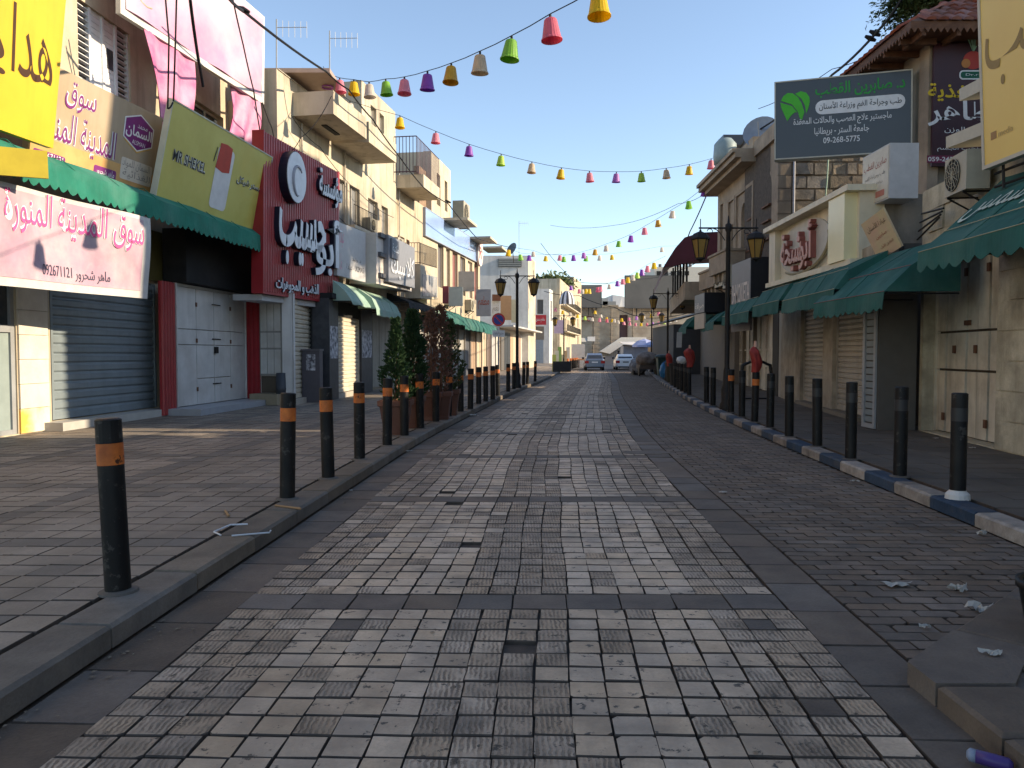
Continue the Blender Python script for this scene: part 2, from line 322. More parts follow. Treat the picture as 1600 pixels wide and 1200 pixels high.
def shutter(f,s0,s1,z0,z1,m,label,group=None,d=-.08,pitch=.16,rails=True,name='roller_shutter',single=True):
    root=thing(name,label,'shutter',f.p((s0+s1)/2,z0,d),group)
    n=max(4,int(round((z1-z0)/pitch))); p=(z1-z0)/n; W=s1-s0
    prof=[(0,0),(.006,p*.02),(.034,p*.2),(.036,p*.72),(.004,p*.9),(0,p)]
    g=Fr(V((0,0,0)),f.r,(0,0,1)); mb=MB()
    vs=[g.p(x,z,q) for x in (-W/2,W/2) for q,z in prof]; k=len(prof)
    mb.add(vs,[(i,k+i,k+i+1,i+1) for i in range(k-1)]+[tuple(range(k)),tuple(range(2*k-1,k-1,-1))])
    me=bpy.data.meshes.new('slat'); me.from_pydata(mb.v,[],mb.f); me.materials.append(m)
    for i in range(n):
        inst(me,'slat',f.p((s0+s1)/2,z0+i*p,d),root)
    if rails:
        MB().box(f,s0-.06,s0,z0,z1,d-.03,d+.06).build('guide_rail',m,root); MB().box(f,s1,s1+.06,z0,z1,d-.03,d+.06).build('guide_rail',m,root)
    MB().box(f,s0,s1,z0-.0,z0+.05,d+.031,d+.045).build('bottom_bar',m,root)
    MB().box(f,s0-.06,s1+.06,z1,z1+.02,d-.05,d+.03).build('lintel_box',m,root)
    return root
def awning(f,s0,s1,prof,hem,m,label,name='awning',scallop=.14,sag=.0,group=None,ends=True,stripe=None,drop=.06,frame=True,cat='awning'):
    sag=sag or .035
    """prof: (d,z) from the wall outwards; hem: z the valance hangs down to."""
    root=thing(name,label,cat,f.p((s0+s1)/2,prof[0][1],prof[0][0]),group)
    n=max(6,int((s1-s0)/.35)); b=MB(); L=len(prof); t=.012
    def pt(i,j,k=0.):
        s=s0+(s1-s0)*i/n; dd,z=prof[j]; w_=math.sin(math.pi*j/(L-1)) if L>2 else 0
        return f.p(s,z-k-sag*w_*abs(math.sin(i*math.pi/max(1,round(n/4)))),dd)
    vs=[pt(i,j) for i in range(n+1) for j in range(L)]+[pt(i,j,t) for i in range(n+1) for j in range(L)]; q=(n+1)*L
    fs=[]
    for i in range(n):
        for j in range(L-1):
            a=i*L+j; fs+=[(a,a+1,a+L+1,a+L),(q+a,q+a+L,q+a+L+1,q+a+1)]
    b.add(vs,fs)
    if ends:
        for i in (0,n):
            b.add([pt(i,j) for j in range(L)]+[f.p(s0+(s1-s0)*i/n,prof[-1][1],prof[0][0])],[tuple(range(L+1))])
    b.build('canopy',m,root)
    dd,z=prof[-1]; v=MB(); per=scallop; k=max(2,int((s1-s0)/(per/4))); 
    def low(s): return hem+drop*(1-abs(math.sin(math.pi*(s-s0)/per)))+.015*math.sin(s*5)
    vs=[]
    for i in range(k+1):
        s=s0+(s1-s0)*i/k; o=.012*math.sin(s*9)
        vs+=[f.p(s,z,dd+.002),f.p(s,low(s),dd+.02+o),f.p(s,z,dd-.006),f.p(s,low(s),dd+.012+o)]
    fs=[]
    for i in range(k): a=4*i; fs+=[(a,a+1,a+5,a+4),(a+2,a+6,a+7,a+3),(a+1,a+3,a+7,a+5)]
    v.add(vs,fs).build('valance',m,root)
    if stripe:
        p=MB()
        for j in range(1,L): p.tube([f.p(s0,prof[j][1]+.004,prof[j][0]+.006),f.p(s1,prof[j][1]+.004,prof[j][0]+.006)],.006,4)
        p.build('piping',stripe,root)
    sm_=MB()
    for k in range(1,max(2,int((s1-s0)/1.1))):
        s=s0+(s1-s0)*k/max(2,int((s1-s0)/1.1)); sm_.tube([f.p(s,prof[j][1]+.002,prof[j][0]+.004) for j in range(L)],.007,4)
    sm_.build('seam',m,root,kind='stuff')
    if frame:
        g=MB()
        for s in [s0+.03+(s1-s0-.06)*i/max(1,round((s1-s0)/1.6)) for i in range(max(1,round((s1-s0)/1.6))+1)]:
            g.tube([f.p(s,prof[-1][1]-.03,prof[-1][0]-.03),f.p(s,prof[-1][1]-.03,prof[0][0])],.014,5)
            g.tube([f.p(s,prof[j][1]-.035,prof[j][0]-(.02 if j else -.02)) for j in range(L)],.012,5)
        g.build('frame_tube',M['iron'],root,kind='stuff')
    return root
def rail(f,s0,s1,z0,z1,d,parent,m=None,gap=.12,r=.009,name='railing'):
    b=MB(); m=m or M['iron']; n=max(2,int((s1-s0)/gap))
    for i in range(n+1): x=s0+(s1-s0)*i/n; b.tube([f.p(x,z0,d),f.p(x,z1,d)],r,4)
    for z in (z0+.05,z1): b.tube([f.p(s0,z,d),f.p(s1,z,d)],r*1.5,4)
    return b.build(name,m,parent)
def acunit(f,s,z,d,label,w=.8,h=.55,dep=.3,fan=True):
    root=thing('ac_unit',label,'air conditioner',f.p(s+w/2,z,d))
    MB().box(f,s,s+w,z,z+h,d,d+dep).build('casing',M['acw'],root)
    g=MB(); c=(s+w*.4,z+h/2); R=h*.42
    g.prism(f,ellipse(c[0],c[1],R,R,20),d+dep,d+dep+.012); g.build('fan_recess',M['dark'],root)
    g=MB()
    for k in range(1,5): g.tube([f.p(c[0]+R*k/4*math.cos(a*math.pi/9),c[1]+R*k/4*math.sin(a*math.pi/9),d+dep+.02) for a in range(19)],.005,4)
    for k in range(6): a=k*math.pi/6; g.tube([f.p(c[0]-R*math.cos(a),c[1]-R*math.sin(a),d+dep+.022),f.p(c[0]+R*math.cos(a),c[1]+R*math.sin(a),d+dep+.022)],.005,4)
    g.build('fan_grille',M['acw'],root)
    g=MB()
    for x in (s+.1,s+w-.1): g.tube([f.p(x,z-.02,d+dep),f.p(x,z-.02,min(0,d)-.01),f.p(x,z-.3,min(0,d)-.01),f.p(x,z-.02,d+dep)],.015,4)
    g.build('bracket',M['iron'],root)
    return root
def board(name,label,cat,f,m,thick=.08,frame=None,fw=.04,group=None,z0=0.,legs=None):
    """A sign: panel plus an edge frame; f.W x f.H is the face."""
    root=thing(name,label,cat,f.p(f.W/2,0,0),group)
    MB().box(f,0,f.W,0,f.H,-thick,0).build('panel',m,root)
    if frame:
        b=MB(); t=.012
        b.box(f,-fw,0,-fw,f.H+fw,-thick-.01,t); b.box(f,f.W,f.W+fw,-fw,f.H+fw,-thick-.01,t); b.box(f,0,f.W,f.H,f.H+fw,-thick-.01,t); b.box(f,0,f.W,-fw,0,-thick-.01,t)
        b.build('frame',frame,root)
    if legs is not None:
        g=MB()
        for s in (f.W*.15,f.W*.85):
            for z in (f.H*.15,f.H*.85): g.tube([f.p(s,z,-thick),f.p(s,z,-thick-legs)],.02,5)
        g.build('bracket',M['iron'],root)
    return root
# ================================================================ the ground
def lerp(pts,x):
    if x<=pts[0][0]: a,b=pts[0],pts[1]
    elif x>=pts[-1][0]: a,b=pts[-2],pts[-1]
    else:
        for a,b in zip(pts,pts[1:]):
            if a[0]<=x<=b[0]: break
    return a[1]+(b[1]-a[1])*(x-a[0])/(b[0]-a[0])
def smooth(pts): return lambda y:(lerp(pts,y-3)+lerp(pts,y-1.5)+lerp(pts,y)+lerp(pts,y+1.5)+lerp(pts,y+3))/5
KL=smooth([(-3,-2.3),(3.1,-2.09),(7.35,-1.84),(12.2,-1.62),(15,-1.38),(18.4,-1.0),(24,-.45),(31.6,.45),(40,1.57),(50,2.7),(60,3.85),(75,5.6),(90,7.1),(150,14)])
KR=smooth([(-3,3.5),(5.94,3.96),(12.2,4.36),(19.4,4.95),(27.5,5.95),(37.5,7.3),(49,9.0),(60,10.7),(75,13),(90,15),(150,23)])
PL=lambda y:KL(y)+.38
PW=3.24
def slope(fn,y): return -math.atan((fn(y+.5)-fn(y-.5)))
def rise(y): return 0 if y<90 else (y-90)/60
R=random.random
def stone_geo(w,l,chip=.16,jit=.0035,h=.035,bev=.0015,bevy=.0042):
    pts=[]
    for sx,sy in ((-1,-1),(1,-1),(1,1),(-1,1)):
        x=sx*(w/2)+(R()-.5)*2*jit; y=sy*(l/2)+(R()-.5)*2*jit
        if R()<chip*.5:
            c=.008+R()*.022
            pts+= [(x-sx*c,y),(x,y-sy*c)] if sx*sy<0 else [(x,y-sy*c),(x-sx*c,y)]
        else: pts.append((x,y))
    n=len(pts); tilt=(R()-.5)*.016,(R()-.5)*.016
    ring=lambda k,z:[(x*(1-k/(w/2)),y*(1-k*bevy/bev/(l/2)),z+x*tilt[0]+y*tilt[1]) for x,y in pts]
    vs=ring(bev,0)+ring(0,-.006)+ring(0,-h)
    fs=[tuple(range(n))]+[(a*n+i,a*n+n+i,a*n+n+(i+1)%n,a*n+(i+1)%n) for a in (0,1) for i in range(n)]
    fs=[fs[0]]+[f for f in fs[1:]]
    return vs,fs
class Stones:
    """Stones of one surface: the nearest are parts of their own, the others one mass."""
    def __init__(s,parent,name,m,limit,massname): s.p=parent;s.name=name;s.m=m;s.lim=limit;s.L=[];s.mn=massname
    def put(s,x,y,z,w,l,rz,m=None): s.L.append((x,y,z,w,l,rz,m or s.m))
    def done(s):
        vis=lambda q: q[1]>2.4 and abs(q[0])<.7*q[1]+.15
        s.L.sort(key=lambda q:(not vis(q),q[0]**2+q[1]**2))
        cache={}; mass={}
        for i,(x,y,z,w,l,rz,m) in enumerate(s.L):
            k=(round(w,3),round(l,3))
            if k not in cache: cache[k]=[stone_geo(k[0],k[1]) for _ in range(9)]
            g=random.randrange(9); vs,fs=cache[k][g]; dz=(R()-.5)*.004
            if i<s.lim and vis(s.L[i]):
                kk=(k,g,m.name)
                if kk not in cache:
                    me=bpy.data.meshes.new(s.name); me.from_pydata(vs,[],fs); me.materials.append(m); me.materials.append(M['bed']); me.polygons.foreach_set('material_index',[0]+[1]*(len(fs)-1)); cache[kk]=me
                inst(cache[kk],s.name,(x,y,z+dz),s.p,rz=rz+(random.choice((0,math.pi)) if True else 0))
            else:
                c,sn=math.cos(rz),math.sin(rz); r=R()
                mass.setdefault(m,MB()).add([(x+a*c-b*sn,y+a*sn+b*c,z+dz+q) for a,b,q in vs],fs,r)
        for m,b in mass.items():
            o=b.build(s.mn,m,s.p,kind='stuff',attr=True); o.data.materials.append(M['bed'])
            pn=o.data.polygons; nz=[0.]*(3*len(pn)); pn.foreach_get('normal',nz); pn.foreach_set('material_index',[0 if nz[3*i+2]>.985 else 1 for i in range(len(pn))])
def strip(f0,f1,y0,y1,z,step=1.5):
    b=MB(); n=int((y1-y0)/step)+1
    vs=[]
    for i in range(n+1):
        y=y0+(y1-y0)*i/n; vs+=[(f0(y),y,z+rise(y)),(f1(y),y,z+rise(y))]
    return b.add(vs,[(2*i,2*i+1,2*i+3,2*i+2) for i in range(n)])
# terrain to the horizon
b=MB(); ys=[-60,0,90,150,400,1500,4000]; vs=[]
zz=[-.12,-.12,-.12,.88,3,10,10]
for y,z in zip(ys,zz): vs+=[(-3000,y,z),(3000,y,z)]
b.add(vs,[(2*i,2*i+1,2*i+3,2*i+2) for i in range(6)])
b.build('ground',M['conc'],kind='structure',loc=(0,0,0))
road=strip(lambda y:KL(y)-.05,lambda y:KR(y)+.05,-4,72,-.024).build('road',M['bed'],kind='structure',loc=(0,5,0))
strip(lambda y:KL(y)-.05,lambda y:KR(y)+.05,72,151,-.004,3).build('far_road',mat('far_road_stone',(.2,.18,.16),(.13,.12,.11),scale=1.5,dirt=(.07,.065,.06)),kind='structure',loc=(5,100,0))
# pale stone carpet with grey cross bands
st=Stones(road,'paving_stone',M['tile'],300,'paving_stones_beyond')
bd=Stones(road,'band_slab',M['darkslab'],120,'band_slabs_beyond')
NC=20; tw=PW/NC; tl=.1655
def carpet_row(y):
    rz=slope(PL,y)
    for i in range(NC):
        if R()<.004: continue
        gro=(i<3 or 8<=i<=11 or i>=17)
        if R()<.09: gro=not gro
        m=M['tileg'] if gro else M['tile']
        if R()<.006: m=M['darkslab']
        st.put(PL(y)+tw*(i+.5)+.012*math.sin(y*2.1+i*.33)+(R()-.5)*.003,y+(R()-.5)*.008,0,tw-.008,tl-.011,rz,m)
yb=1.33
while yb<70:
    for i in range(10): bd.put(PL(yb)+PW/10*(i+.5),yb,0,PW/10-.008,.27,slope(PL,yb))
    for k in range(18):
        y=yb+.14+tl*(k+.5)
        if y<70: carpet_row(y)
    yb+=.28+18*tl
st.done(); bd.done()
gs=Stones(road,'gutter_slab',M['darkslab'],200,'gutter_slabs_beyond')
y=0.
while y<70:
    l=.42+.25*R(); gs.put(KL(y+l/2)+.2,y+l/2,-.004,.36,l-.01,slope(KL,y)); y+=l
y=0.
while y<70:
    l=.4+.15*R(); gs.put(PL(y+l/2)+PW+.18,y+l/2,-.003,.335,l-.01,slope(KL,y)); y+=l
gs.done()
ps=Stones(road,'dark_paver',M['paver'],300,'dark_pavers_beyond')
y=1.5; k=0
while y<70:
    x0=PL(y)+PW+.36; x1=KR(y)-.01; x=x0+(0 if k%2 else -.12); 
    while x<x1:
        a=max(x,x0); c=min(x+.238,x1)
        if c-a>.06: ps.put((a+c)/2,y,-.002,round((c-a)-.008,2),.112,slope(KR,y)*.8)
        x+=.24
    y+=.12; k+=1
ps.done()
# pavements
pave=strip(lambda y:-14,lambda y:KL(y)-.02,-4,97,.093).build('pavement_left',M['bed'],kind='structure',loc=(-5,10,0))
pl=Stones(pave,'pavement_slab',M['slab'],300,'pavement_slabs_beyond')
y=1.; j=0
while y<50:
    i=0; x=KL(y)-.33-.12
    while x>-9.3-.02*y and x>-10:
        dk=(i%9==8) or (j%10==9)
        if R()<.02: dk=not dk
        pl.put(x,y,.12,.235,.23,slope(KL,y)*.6,M['slabd'] if dk else M['slab']); x-=.24; i+=1
    y+=.24; j+=1
pl.done()
strip(lambda y:-14,lambda y:KL(y)-.3,50,97,.118,3).build('far_pavement',M['slab'],kind='structure',loc=(0,70,0))
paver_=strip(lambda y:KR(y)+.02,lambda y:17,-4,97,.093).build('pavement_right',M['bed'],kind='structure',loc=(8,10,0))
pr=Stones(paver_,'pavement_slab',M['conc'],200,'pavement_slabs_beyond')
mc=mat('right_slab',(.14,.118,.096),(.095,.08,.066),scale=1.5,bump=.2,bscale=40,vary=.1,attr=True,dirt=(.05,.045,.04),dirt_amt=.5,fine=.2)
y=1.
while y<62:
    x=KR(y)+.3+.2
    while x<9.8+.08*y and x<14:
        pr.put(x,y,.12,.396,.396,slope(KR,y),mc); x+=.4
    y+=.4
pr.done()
def kerb(fn,side,parent,y1,mats,length=.8,w=.28,h=.122):
    cache={}; y=1.; i=0
    while y<y1:
        m=mats[i%len(mats)]; k=(m.name,i%3)
        if k not in cache:
            b=MB(); L=length-.012; j=lambda:(R()-.5)*.006
            b.add([(-w/2,-L/2,-h),(w/2,-L/2,-h),(w/2,L/2,-h),(-w/2,L/2,-h),(-w/2,-L/2,-.02),(w/2,-L/2,-.02),(w/2,L/2,-.02),(-w/2,L/2,-.02),(-w/2+.02,-L/2+.008,j()),(w/2-.02,-L/2+.008,j()),(w/2-.02,L/2-.008,j()),(-w/2+.02,L/2-.008,j())],
              [(0,1,5,4),(1,2,6,5),(2,3,7,6),(3,0,4,7),(4,5,9,8),(5,6,10,9),(6,7,11,10),(7,4,8,11),(8,9,10,11)])
            me=bpy.data.meshes.new('kerb_stone'); me.from_pydata(b.v,[],b.f); me.materials.append(m); cache[k]=me
        inst(cache[k],'kerb_stone',(fn(y+length/2)+side*w/2,y+length/2,.126+(R()-.5)*.006),parent,rz=slope(fn,y)); y+=length; i+=1
kerb(KL,-1,pave,64,[M['kerb']],.95,.3)
kerb(KR,1,paver_,62,[M['kerbw'],M['kerbb']],.8,.22)
# low stone platform at the bottom right
pf=[(1.86,3.42),(3.25,4.72),(4.2,4.72),(4.2,.2),(1.86,.2)]
b=MB(); b.prism(Fr((0,0,0),(1,0,0),(0,1,0)),[(x-.0+(.03 if i in(0,4) else 0),y) for i,(x,y) in enumerate(pf)][::1],-.02,.078)
plat=b.build('raised_platform',M['paver'],kind='structure',loc=(3,2.5,0))
pk=MB()
def kst(a,bb,w=.34):
    a=V((*a,0)); bb=V((*bb,0)); f=Fr(a,bb-a); L=(bb-a).length
    MB().add(*kgeo(f,L,w)).build('edge_stone',M['darkslab'],plat)
def kgeo(f,L,w):
    P=f.p; g=.008; e=.018
    vs=[P(g,-.02,0),P(L-g,-.02,0),P(L-g,-.02,-w),P(g,-.02,-w),P(g,.085,0),P(L-g,.085,0),P(L-g,.085,-w),P(g,.085,-w),P(g+e,.1,-e),P(L-g-e,.1,-e),P(L-g-e,.1,-w+e),P(g+e,.1,-w+e)]
    return vs,[(0,1,5,4),(1,2,6,5),(2,3,7,6),(3,0,4,7),(4,5,9,8),(5,6,10,9),(6,7,11,10),(7,4,8,11),(8,9,10,11)]
# left edge runs towards the camera, the other edge away to the right
for a,c in (((1.8,1.7),(1.8,2.3)),((1.8,2.3),(1.8,2.76)),((1.8,2.76),(1.8,3.2))): kst(c,a) if False else MB().add(*kgeo(Fr(V((c[0],c[1],0)),(0,-1,0)),c[1]-a[1],.34)).build('edge_stone',M['darkslab'],plat)
d_=V((1.45,1.33,0)).normalized()
MB().prism(Fr((0,0,0),(1,0,0),(0,1,0)),[(1.8,3.21),(2.14,3.21),(2.465,3.595),(2.236,3.84),(1.8,3.44)],-.02,.1).build('edge_stone',M['darkslab'],plat)
for t0,t1 in ((.605,1.4),(1.41,2.2)):
    q=V((1.8,3.44,0)); MB().add(*kgeo(Fr(q+d_*t1,-d_),t1-t0,.34)).build('edge_stone',M['darkslab'],plat)
for i in range(9):
    for j in range(13):
        x=2.28+i*.25+(.12 if j%2 else 0); y=1.75+j*.22
        if (x-1.8)*.917-(y-3.44)>.62 and x<4.1: inst(bpy.data.meshes.get('platform_paver') or (lambda v:(lambda me:(me.from_pydata(v[0],[],v[1]),me.materials.append(M['paver']),me)[2])(bpy.data.meshes.new('platform_paver')))(stone_geo(.24,.21)),'platform_paver',(x,y,.09+R()*.006),plat)
b=MB(); b.lathe((2.72,3.72,.09),[(.16,0),(.2,.24),(.215,.25),(.215,.285),(.185,.285),(.18,.2)],28); 
pt=thing('plant_pot','black round plant pot standing on the low stone platform','pot',(2.72,3.72,.09)); b.build('pot_body',M['black'],pt,smooth=True)
MB().lathe((2.72,3.72,.27),[(.0,.02),(.18,.0)],16).build('soil',M['bed'],pt)

# iron covers and a patched strip in the carriageway
for (x,y,w,l,lab) in ((1010,707,.75,.42,'oval dark iron cover beside the dark strip, middle distance'),(866,648,1.0,.5,'long dark patched cover in the pale carpet far ahead')):
    g=gnd(x,y,0); MB().prism(Fr(g,(1,0,0),(0,1,0)),ellipse(0,0,w/2,l/2,24),-.02,.004).build('iron_cover',M['darkslab'],label=lab,cat='cover')
# ================================================================ left side of the street
Wm=flat((.55,.53,.5),.5)
PURP=flat((.2,.03,.17),.5); WHT=flat((.75,.75,.75),.4); BLK=flat((.02,.018,.018),.5)
# ---- building with the pink hoarding, nearest on the left
F1=wall2((-8.76,8),(-7.68,20.7))
L1=(V((-7.68,20.7,0))-V((-8.76,8,0))).length
b1=thing('corner_building','cream two storey building behind the pink hoarding, nearest on the left','building',F1.p(L1/2,0))
def r1(x0,x1,yt,yb): return F1.rect(x0,x1,yt,yb)
h=[]
sh=F1.hit(81,640)[0],F1.hit(246,640)[0]            # grey shutter
dk=F1.hit(-60,600)[0],F1.hit(27,600)[0]
h.append((sh[0],sh[1],.28,3.05)); h.append((dk[0],dk[1],.14,3.2))
wn=r1(122,203,0,150); wn=(wn[0],wn[1],5.9,8.2); h.append(wn)
w2=r1(302,352,105,190); w2=(w2[0],w2[1],5.9,7.75); h.append(w2)
z3=(15.0-0,)
dr=(F1.hit(255,600)[0],L1-.02,.14,3.6); h.append(dr)
wall(F1,-3,L1,0.1,11.3,h,M['cream'],b1); wall(F1,L1+.001,L1+2.2,3.8,11.3,[],M['cream'],b1,name='end_wall')
core(F1,-3,L1,11.3,M['cream'],b1)
# louvred shutters of the upper window
lw=thing('louvred_window','white metal louvred window shutters above the brown market sign','window',F1.p((wn[0]+wn[1])/2,wn[2]))
q=(wn[1]-wn[0])/4
MB().box(F1,wn[0],wn[1],wn[2],wn[3],-.16,-.13).build('backing',M['dark'],lw)
for k in range(4):
    s0=wn[0]+k*q; b=MB(); b.box(F1,s0,s0+.035,wn[2],wn[3],-.12,-.04); b.box(F1,s0+q-.035,s0+q,wn[2],wn[3],-.12,-.04); b.build('shutter_stile',WHT,lw)
    for i in range(20):
        z=wn[2]+.02+i*(wn[3]-wn[2])/20; g=MB()
        if k in (0,3): g.hexa([F1.p(s0+.04,z,-.115),F1.p(s0+q-.04,z,-.115),F1.p(s0+q-.04,z+.012,-.115),F1.p(s0+.04,z+.012,-.115),F1.p(s0+.04,z+.02,-.045),F1.p(s0+q-.04,z+.02,-.045),F1.p(s0+q-.04,z+.034,-.045),F1.p(s0+.04,z+.034,-.045)])
        else: g.box(F1,s0+.036,s0+q-.036,z,z+(wn[3]-wn[2])/20-.008,-.09,-.07)
        g.build('slat',WHT,lw)
MB().box(F1,wn[0]+2.35*q,wn[0]+2.8*q,wn[2]+1.35,wn[2]+1.75,-.069,-.055).build('small_pane',M['glass'],lw)
window(F1,*w2,b1,d=-.14,cols=2,rows=4,fm=flat((.6,.56,.45)),bars=False)
# stone pier blocks between dark door and shutter
pr0,pr1=dk[1]+.02,sh[0]-.1
blk=[(.14+i*.42,.14+(i+1)*.42) for i in range(7)]
for i,(a,c) in enumerate(blk):
    MB().box(F1,pr0,pr1,a,c-.008,.0,.035+.004*(i%2)).build('stone_block',mat('pier_stone%d'%i,(.66,.6,.5),(.56,.5,.42),scale=3,bump=.2,dirt=(.75,.42,.08) if i==0 else (.4,.34,.28),dirt_amt=1. if i==0 else .3),b1)
t=thing('metal_shop_door','grey metal shop door with dark glass at the far left edge','door',F1.p(dk[1]-.5,.14))
b=MB(); 
for a,c,e,g in ((dk[0],dk[1],.14,.22),(dk[0],dk[1],1.85,1.97),(dk[0],dk[1],3.1,3.2),(dk[1]-.09,dk[1],.14,3.2),(dk[0],dk[0]+.09,.14,3.2),(dk[1]-1.0,dk[1]-.92,.14,3.2)): b.box(F1,a,c,e,g,-.1,-.03-(.002 if c-a>.2 else 0))
b.build('door_frame',M['grey'],t); MB().box(F1,dk[0],dk[1],.22,1.85,-.09,-.07).build('lower_panel',flat((.26,.31,.3),.5),t); MB().box(F1,dk[0],dk[1],1.97,3.1,-.09,-.075).build('glass_panel',M['glass'],t)
shutter(F1,sh[0]+.08,sh[1]-.06,.3,3.03,M['steel_g'],'wide grey roller shutter beneath the pink and white banner',pitch=.17,d=-.06)
b=MB().box(F1,sh[0]-.25,sh[1]+.1,.125,.275,0.,.38); o=b.build('shop_step',flat((.42,.4,.36),.5),label='low pale stone step below the wide grey shutter',cat='step')
g=MB()
pl_=F1.p(sh[0]+ (sh[1]-sh[0])*.5,.33,.0)
# red ribbed cladding and white double door
FD=wall2((-7.53,17.4),(-7.2,21.05)); LD=FD.W
sd=lambda x:FD.hit(x,600)[0]
a0,a1=sd(279),sd(385)
dt=thing('white_shop_door','white metal double shop door between two red ribbed panels','door',FD.p((a0+a1)/2,.28))
pw=(a1-a0)/4
ztop=FD.hit(330,455)[1]
for k in range(4):
    zs=[.28,.28+.62,.28+1.42,.28+1.78,ztop]
    if k in (0,3): zs=[.28,.28+1.42,.28+1.78,ztop]
    for i,(z0,z1) in enumerate(zip(zs,zs[1:])):
        MB().box(FD,a0+k*pw+.012,a0+(k+1)*pw-.012,z0+.008,z1-.008,-.06,-.02-.004*((i+k)%2)).build('door_panel',M['doorw'],dt)
b=MB(); 
for x in (1,3): 
    for z in (.6,1.75,2.6): b.box(FD,a0+x*pw-.03,a0+x*pw+.03,z,z+.1,-.018,.0)
b.build('hinge',M['wood'],dt)
b=MB()
for z in (.75,1.85,2.7): b.tube([FD.p(a0+2*pw-.12,z,.0),FD.p(a0+2*pw+.3,z,.0)],.014,5)
b.build('bolt',M['iron'],dt)
MB().box(FD,a0+2*pw-.03,a0+2*pw+.09,1.5,1.66,-.015,.05).build('padlock',M['iron'],dt)
MB().box(FD,a0,a1,ztop,ztop+.06,-.1,0).box(FD,a0-.05,a0,.28,ztop+.06,-.1,.01).box(FD,a1,a1+.03,.28,ztop+.06,-.1,.01).build('door_frame',M['doorw'],dt)
def ribbed(name,label,f,s0,s1,z0,z1,d,parent=None,pitch=.11,m=None):
    m=m or M['redrib']; root=parent
    if root is None: root=thing(name,label,'cladding',f.p((s0+s1)/2,z0,d))
    n=max(2,int((s1-s0)/pitch)); p=(s1-s0)/n
    MB().box(f,s0,s1,z0,z1,d-.05,d).build('backing_sheet',m,root)
    me=None
    for i in range(n):
        s=s0+i*p
        if me is None:
            g=MB(); ff=Fr((0,0,0),f.r,f.u)
            g.prism(Fr((0,0,0),f.r,f.n),[(p*.2,0),(p*.8,0),(p*.7,.03),(p*.3,.03)],0,0.001) if False else None
            vs=[ff.p(x,z,q) for z in (0,z1-z0) for x,q in ((p*.18,0),(p*.3,.032),(p*.7,.032),(p*.82,0))]
            g.add(vs,[(0,1,5,4),(1,2,6,5),(2,3,7,6),(3,2,1,0),(4,5,6,7)])
            me=bpy.data.meshes.new('rib'); me.from_pydata(g.v,[],g.f); me.materials.append(m)
        inst(me,'rib',f.p(s,z0,d),root)
    return root
ribbed('red_ribbed_panel','narrow red ribbed wall panel left of the white double door',FD,sd(255),a0-.06,.14,ztop+.05,-.03)

MB().box(FD,sd(262),LD+.1,.125,.27,-.1,.75).build('shop_step',flat((.33,.34,.36),.35),label='glossy grey marble step in front of the white double door',cat='step')
# dark fascia under the awning
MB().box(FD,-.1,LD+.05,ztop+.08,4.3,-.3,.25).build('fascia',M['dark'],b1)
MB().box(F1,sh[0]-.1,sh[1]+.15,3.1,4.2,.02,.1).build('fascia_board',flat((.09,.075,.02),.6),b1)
# return wall facing the camera
FR=wall2((-7.15,21.1),(-5.85,20.55)); FR=Fr((-7.2,21.0,0),(1.35,-.4,0))
rw=thing('return_wall_building','pale shop wall with white panelled cabinet beneath the red sign','building',FR.p(.7,0))
MB().box(FR,0,FR.W,.1,3.1,-.08,0).build('wall',M['white'],rw)
c0,c1=FR.hit(409,560)[0],FR.hit(444,560)[0]
ribbed('red_ribbed_panel','narrow red ribbed wall panel right of the white double door',FR,-.05,FR.hit(407,560)[0],.14,3.2,.05)
cb=thing('wall_cabinet','white louvred wall cabinet just right of the red ribbed panel','cabinet',FR.p((c0+c1)/2,.7,.1))
MB().box(FR,c0,c1,.9,3.0,.0,.08).build('casing',flat((.3,.29,.27)),cb); MB().box(FR,c0,c1,.43,.88,.0,.03).build('dark_recess',flat((.1,.08,.06)),cb)
for k in range(3):
    x=c0+.04+k*(c1-c0-.06)/3
    for z0,z1 in ((.95,1.6),(1.65,2.05),(2.1,2.95)): MB().box(FR,x,x+(c1-c0-.06)/3-.02,z0,z1,.08,.1).build('panel',M['doorw'],cb)
MB().box(FR,c0-.05,c1+.1,.13,.42,0,.5).build('stone_ledge',flat((.3,.25,.17),.8),label='tan stone ledge below the white wall cabinet',cat='ledge')
bb=thing('grey_barrel','tall dark grey barrel standing beside the white wall cabinet','barrel',FR.p(FR.hit(446,590)[0],.13,.2))
MB().lathe(FR.p(FR.hit(446,590)[0],.13,.2),[(0,0),(.13,0),(.14,.4),(.15,.42),(.14,.44),(.13,.85),(0,.85)],18).build('barrel_body',flat((.05,.055,.065),.5),bb,smooth=True)
# electrical cabinet
ce=gnd(490,629,.12)
fe=Fr(ce+V((-.62,.5,0)),(.95,-.5,0)); 
ec=thing('street_cabinet','dark grey metal street cabinet with torn posters in front of the shutter','utility cabinet',ce)
f=Fr((ce.x-.0,ce.y,ce.z),(1,-.05,0)); k=21.6/1200
MB().box(f,-.32,.18,0,1.45,-.3,0).build('cabinet_body',flat((.085,.075,.085),.55),ec)
MB().box(f,-.34,.2,1.45,1.5,-.34,.03).build('cabinet_lid',flat((.11,.1,.11),.5),ec)
MB().box(f,-.2,.06,.9,1.35,0,.006).build('torn_poster',mat('torn_paper',(.6,.58,.6),(.08,.07,.08),scale=9),ec)
bx=thing('grey_notice_board','plain grey board leaning beside the street cabinet','board',ce+V((-.8,.45,0)))
f=Fr(ce+V((-1.15,.5,.42)),(.8,-.1,0),(0,-.03,1)); MB().box(f,0,.8,0,1.1,-.06,0).build('board_panel',flat((.2,.21,.23),.6),bx); 
b=MB(); 
for s in (.04,.76): b.box(f,s-.02,s+.02,-.42,0,-.05,-.01)
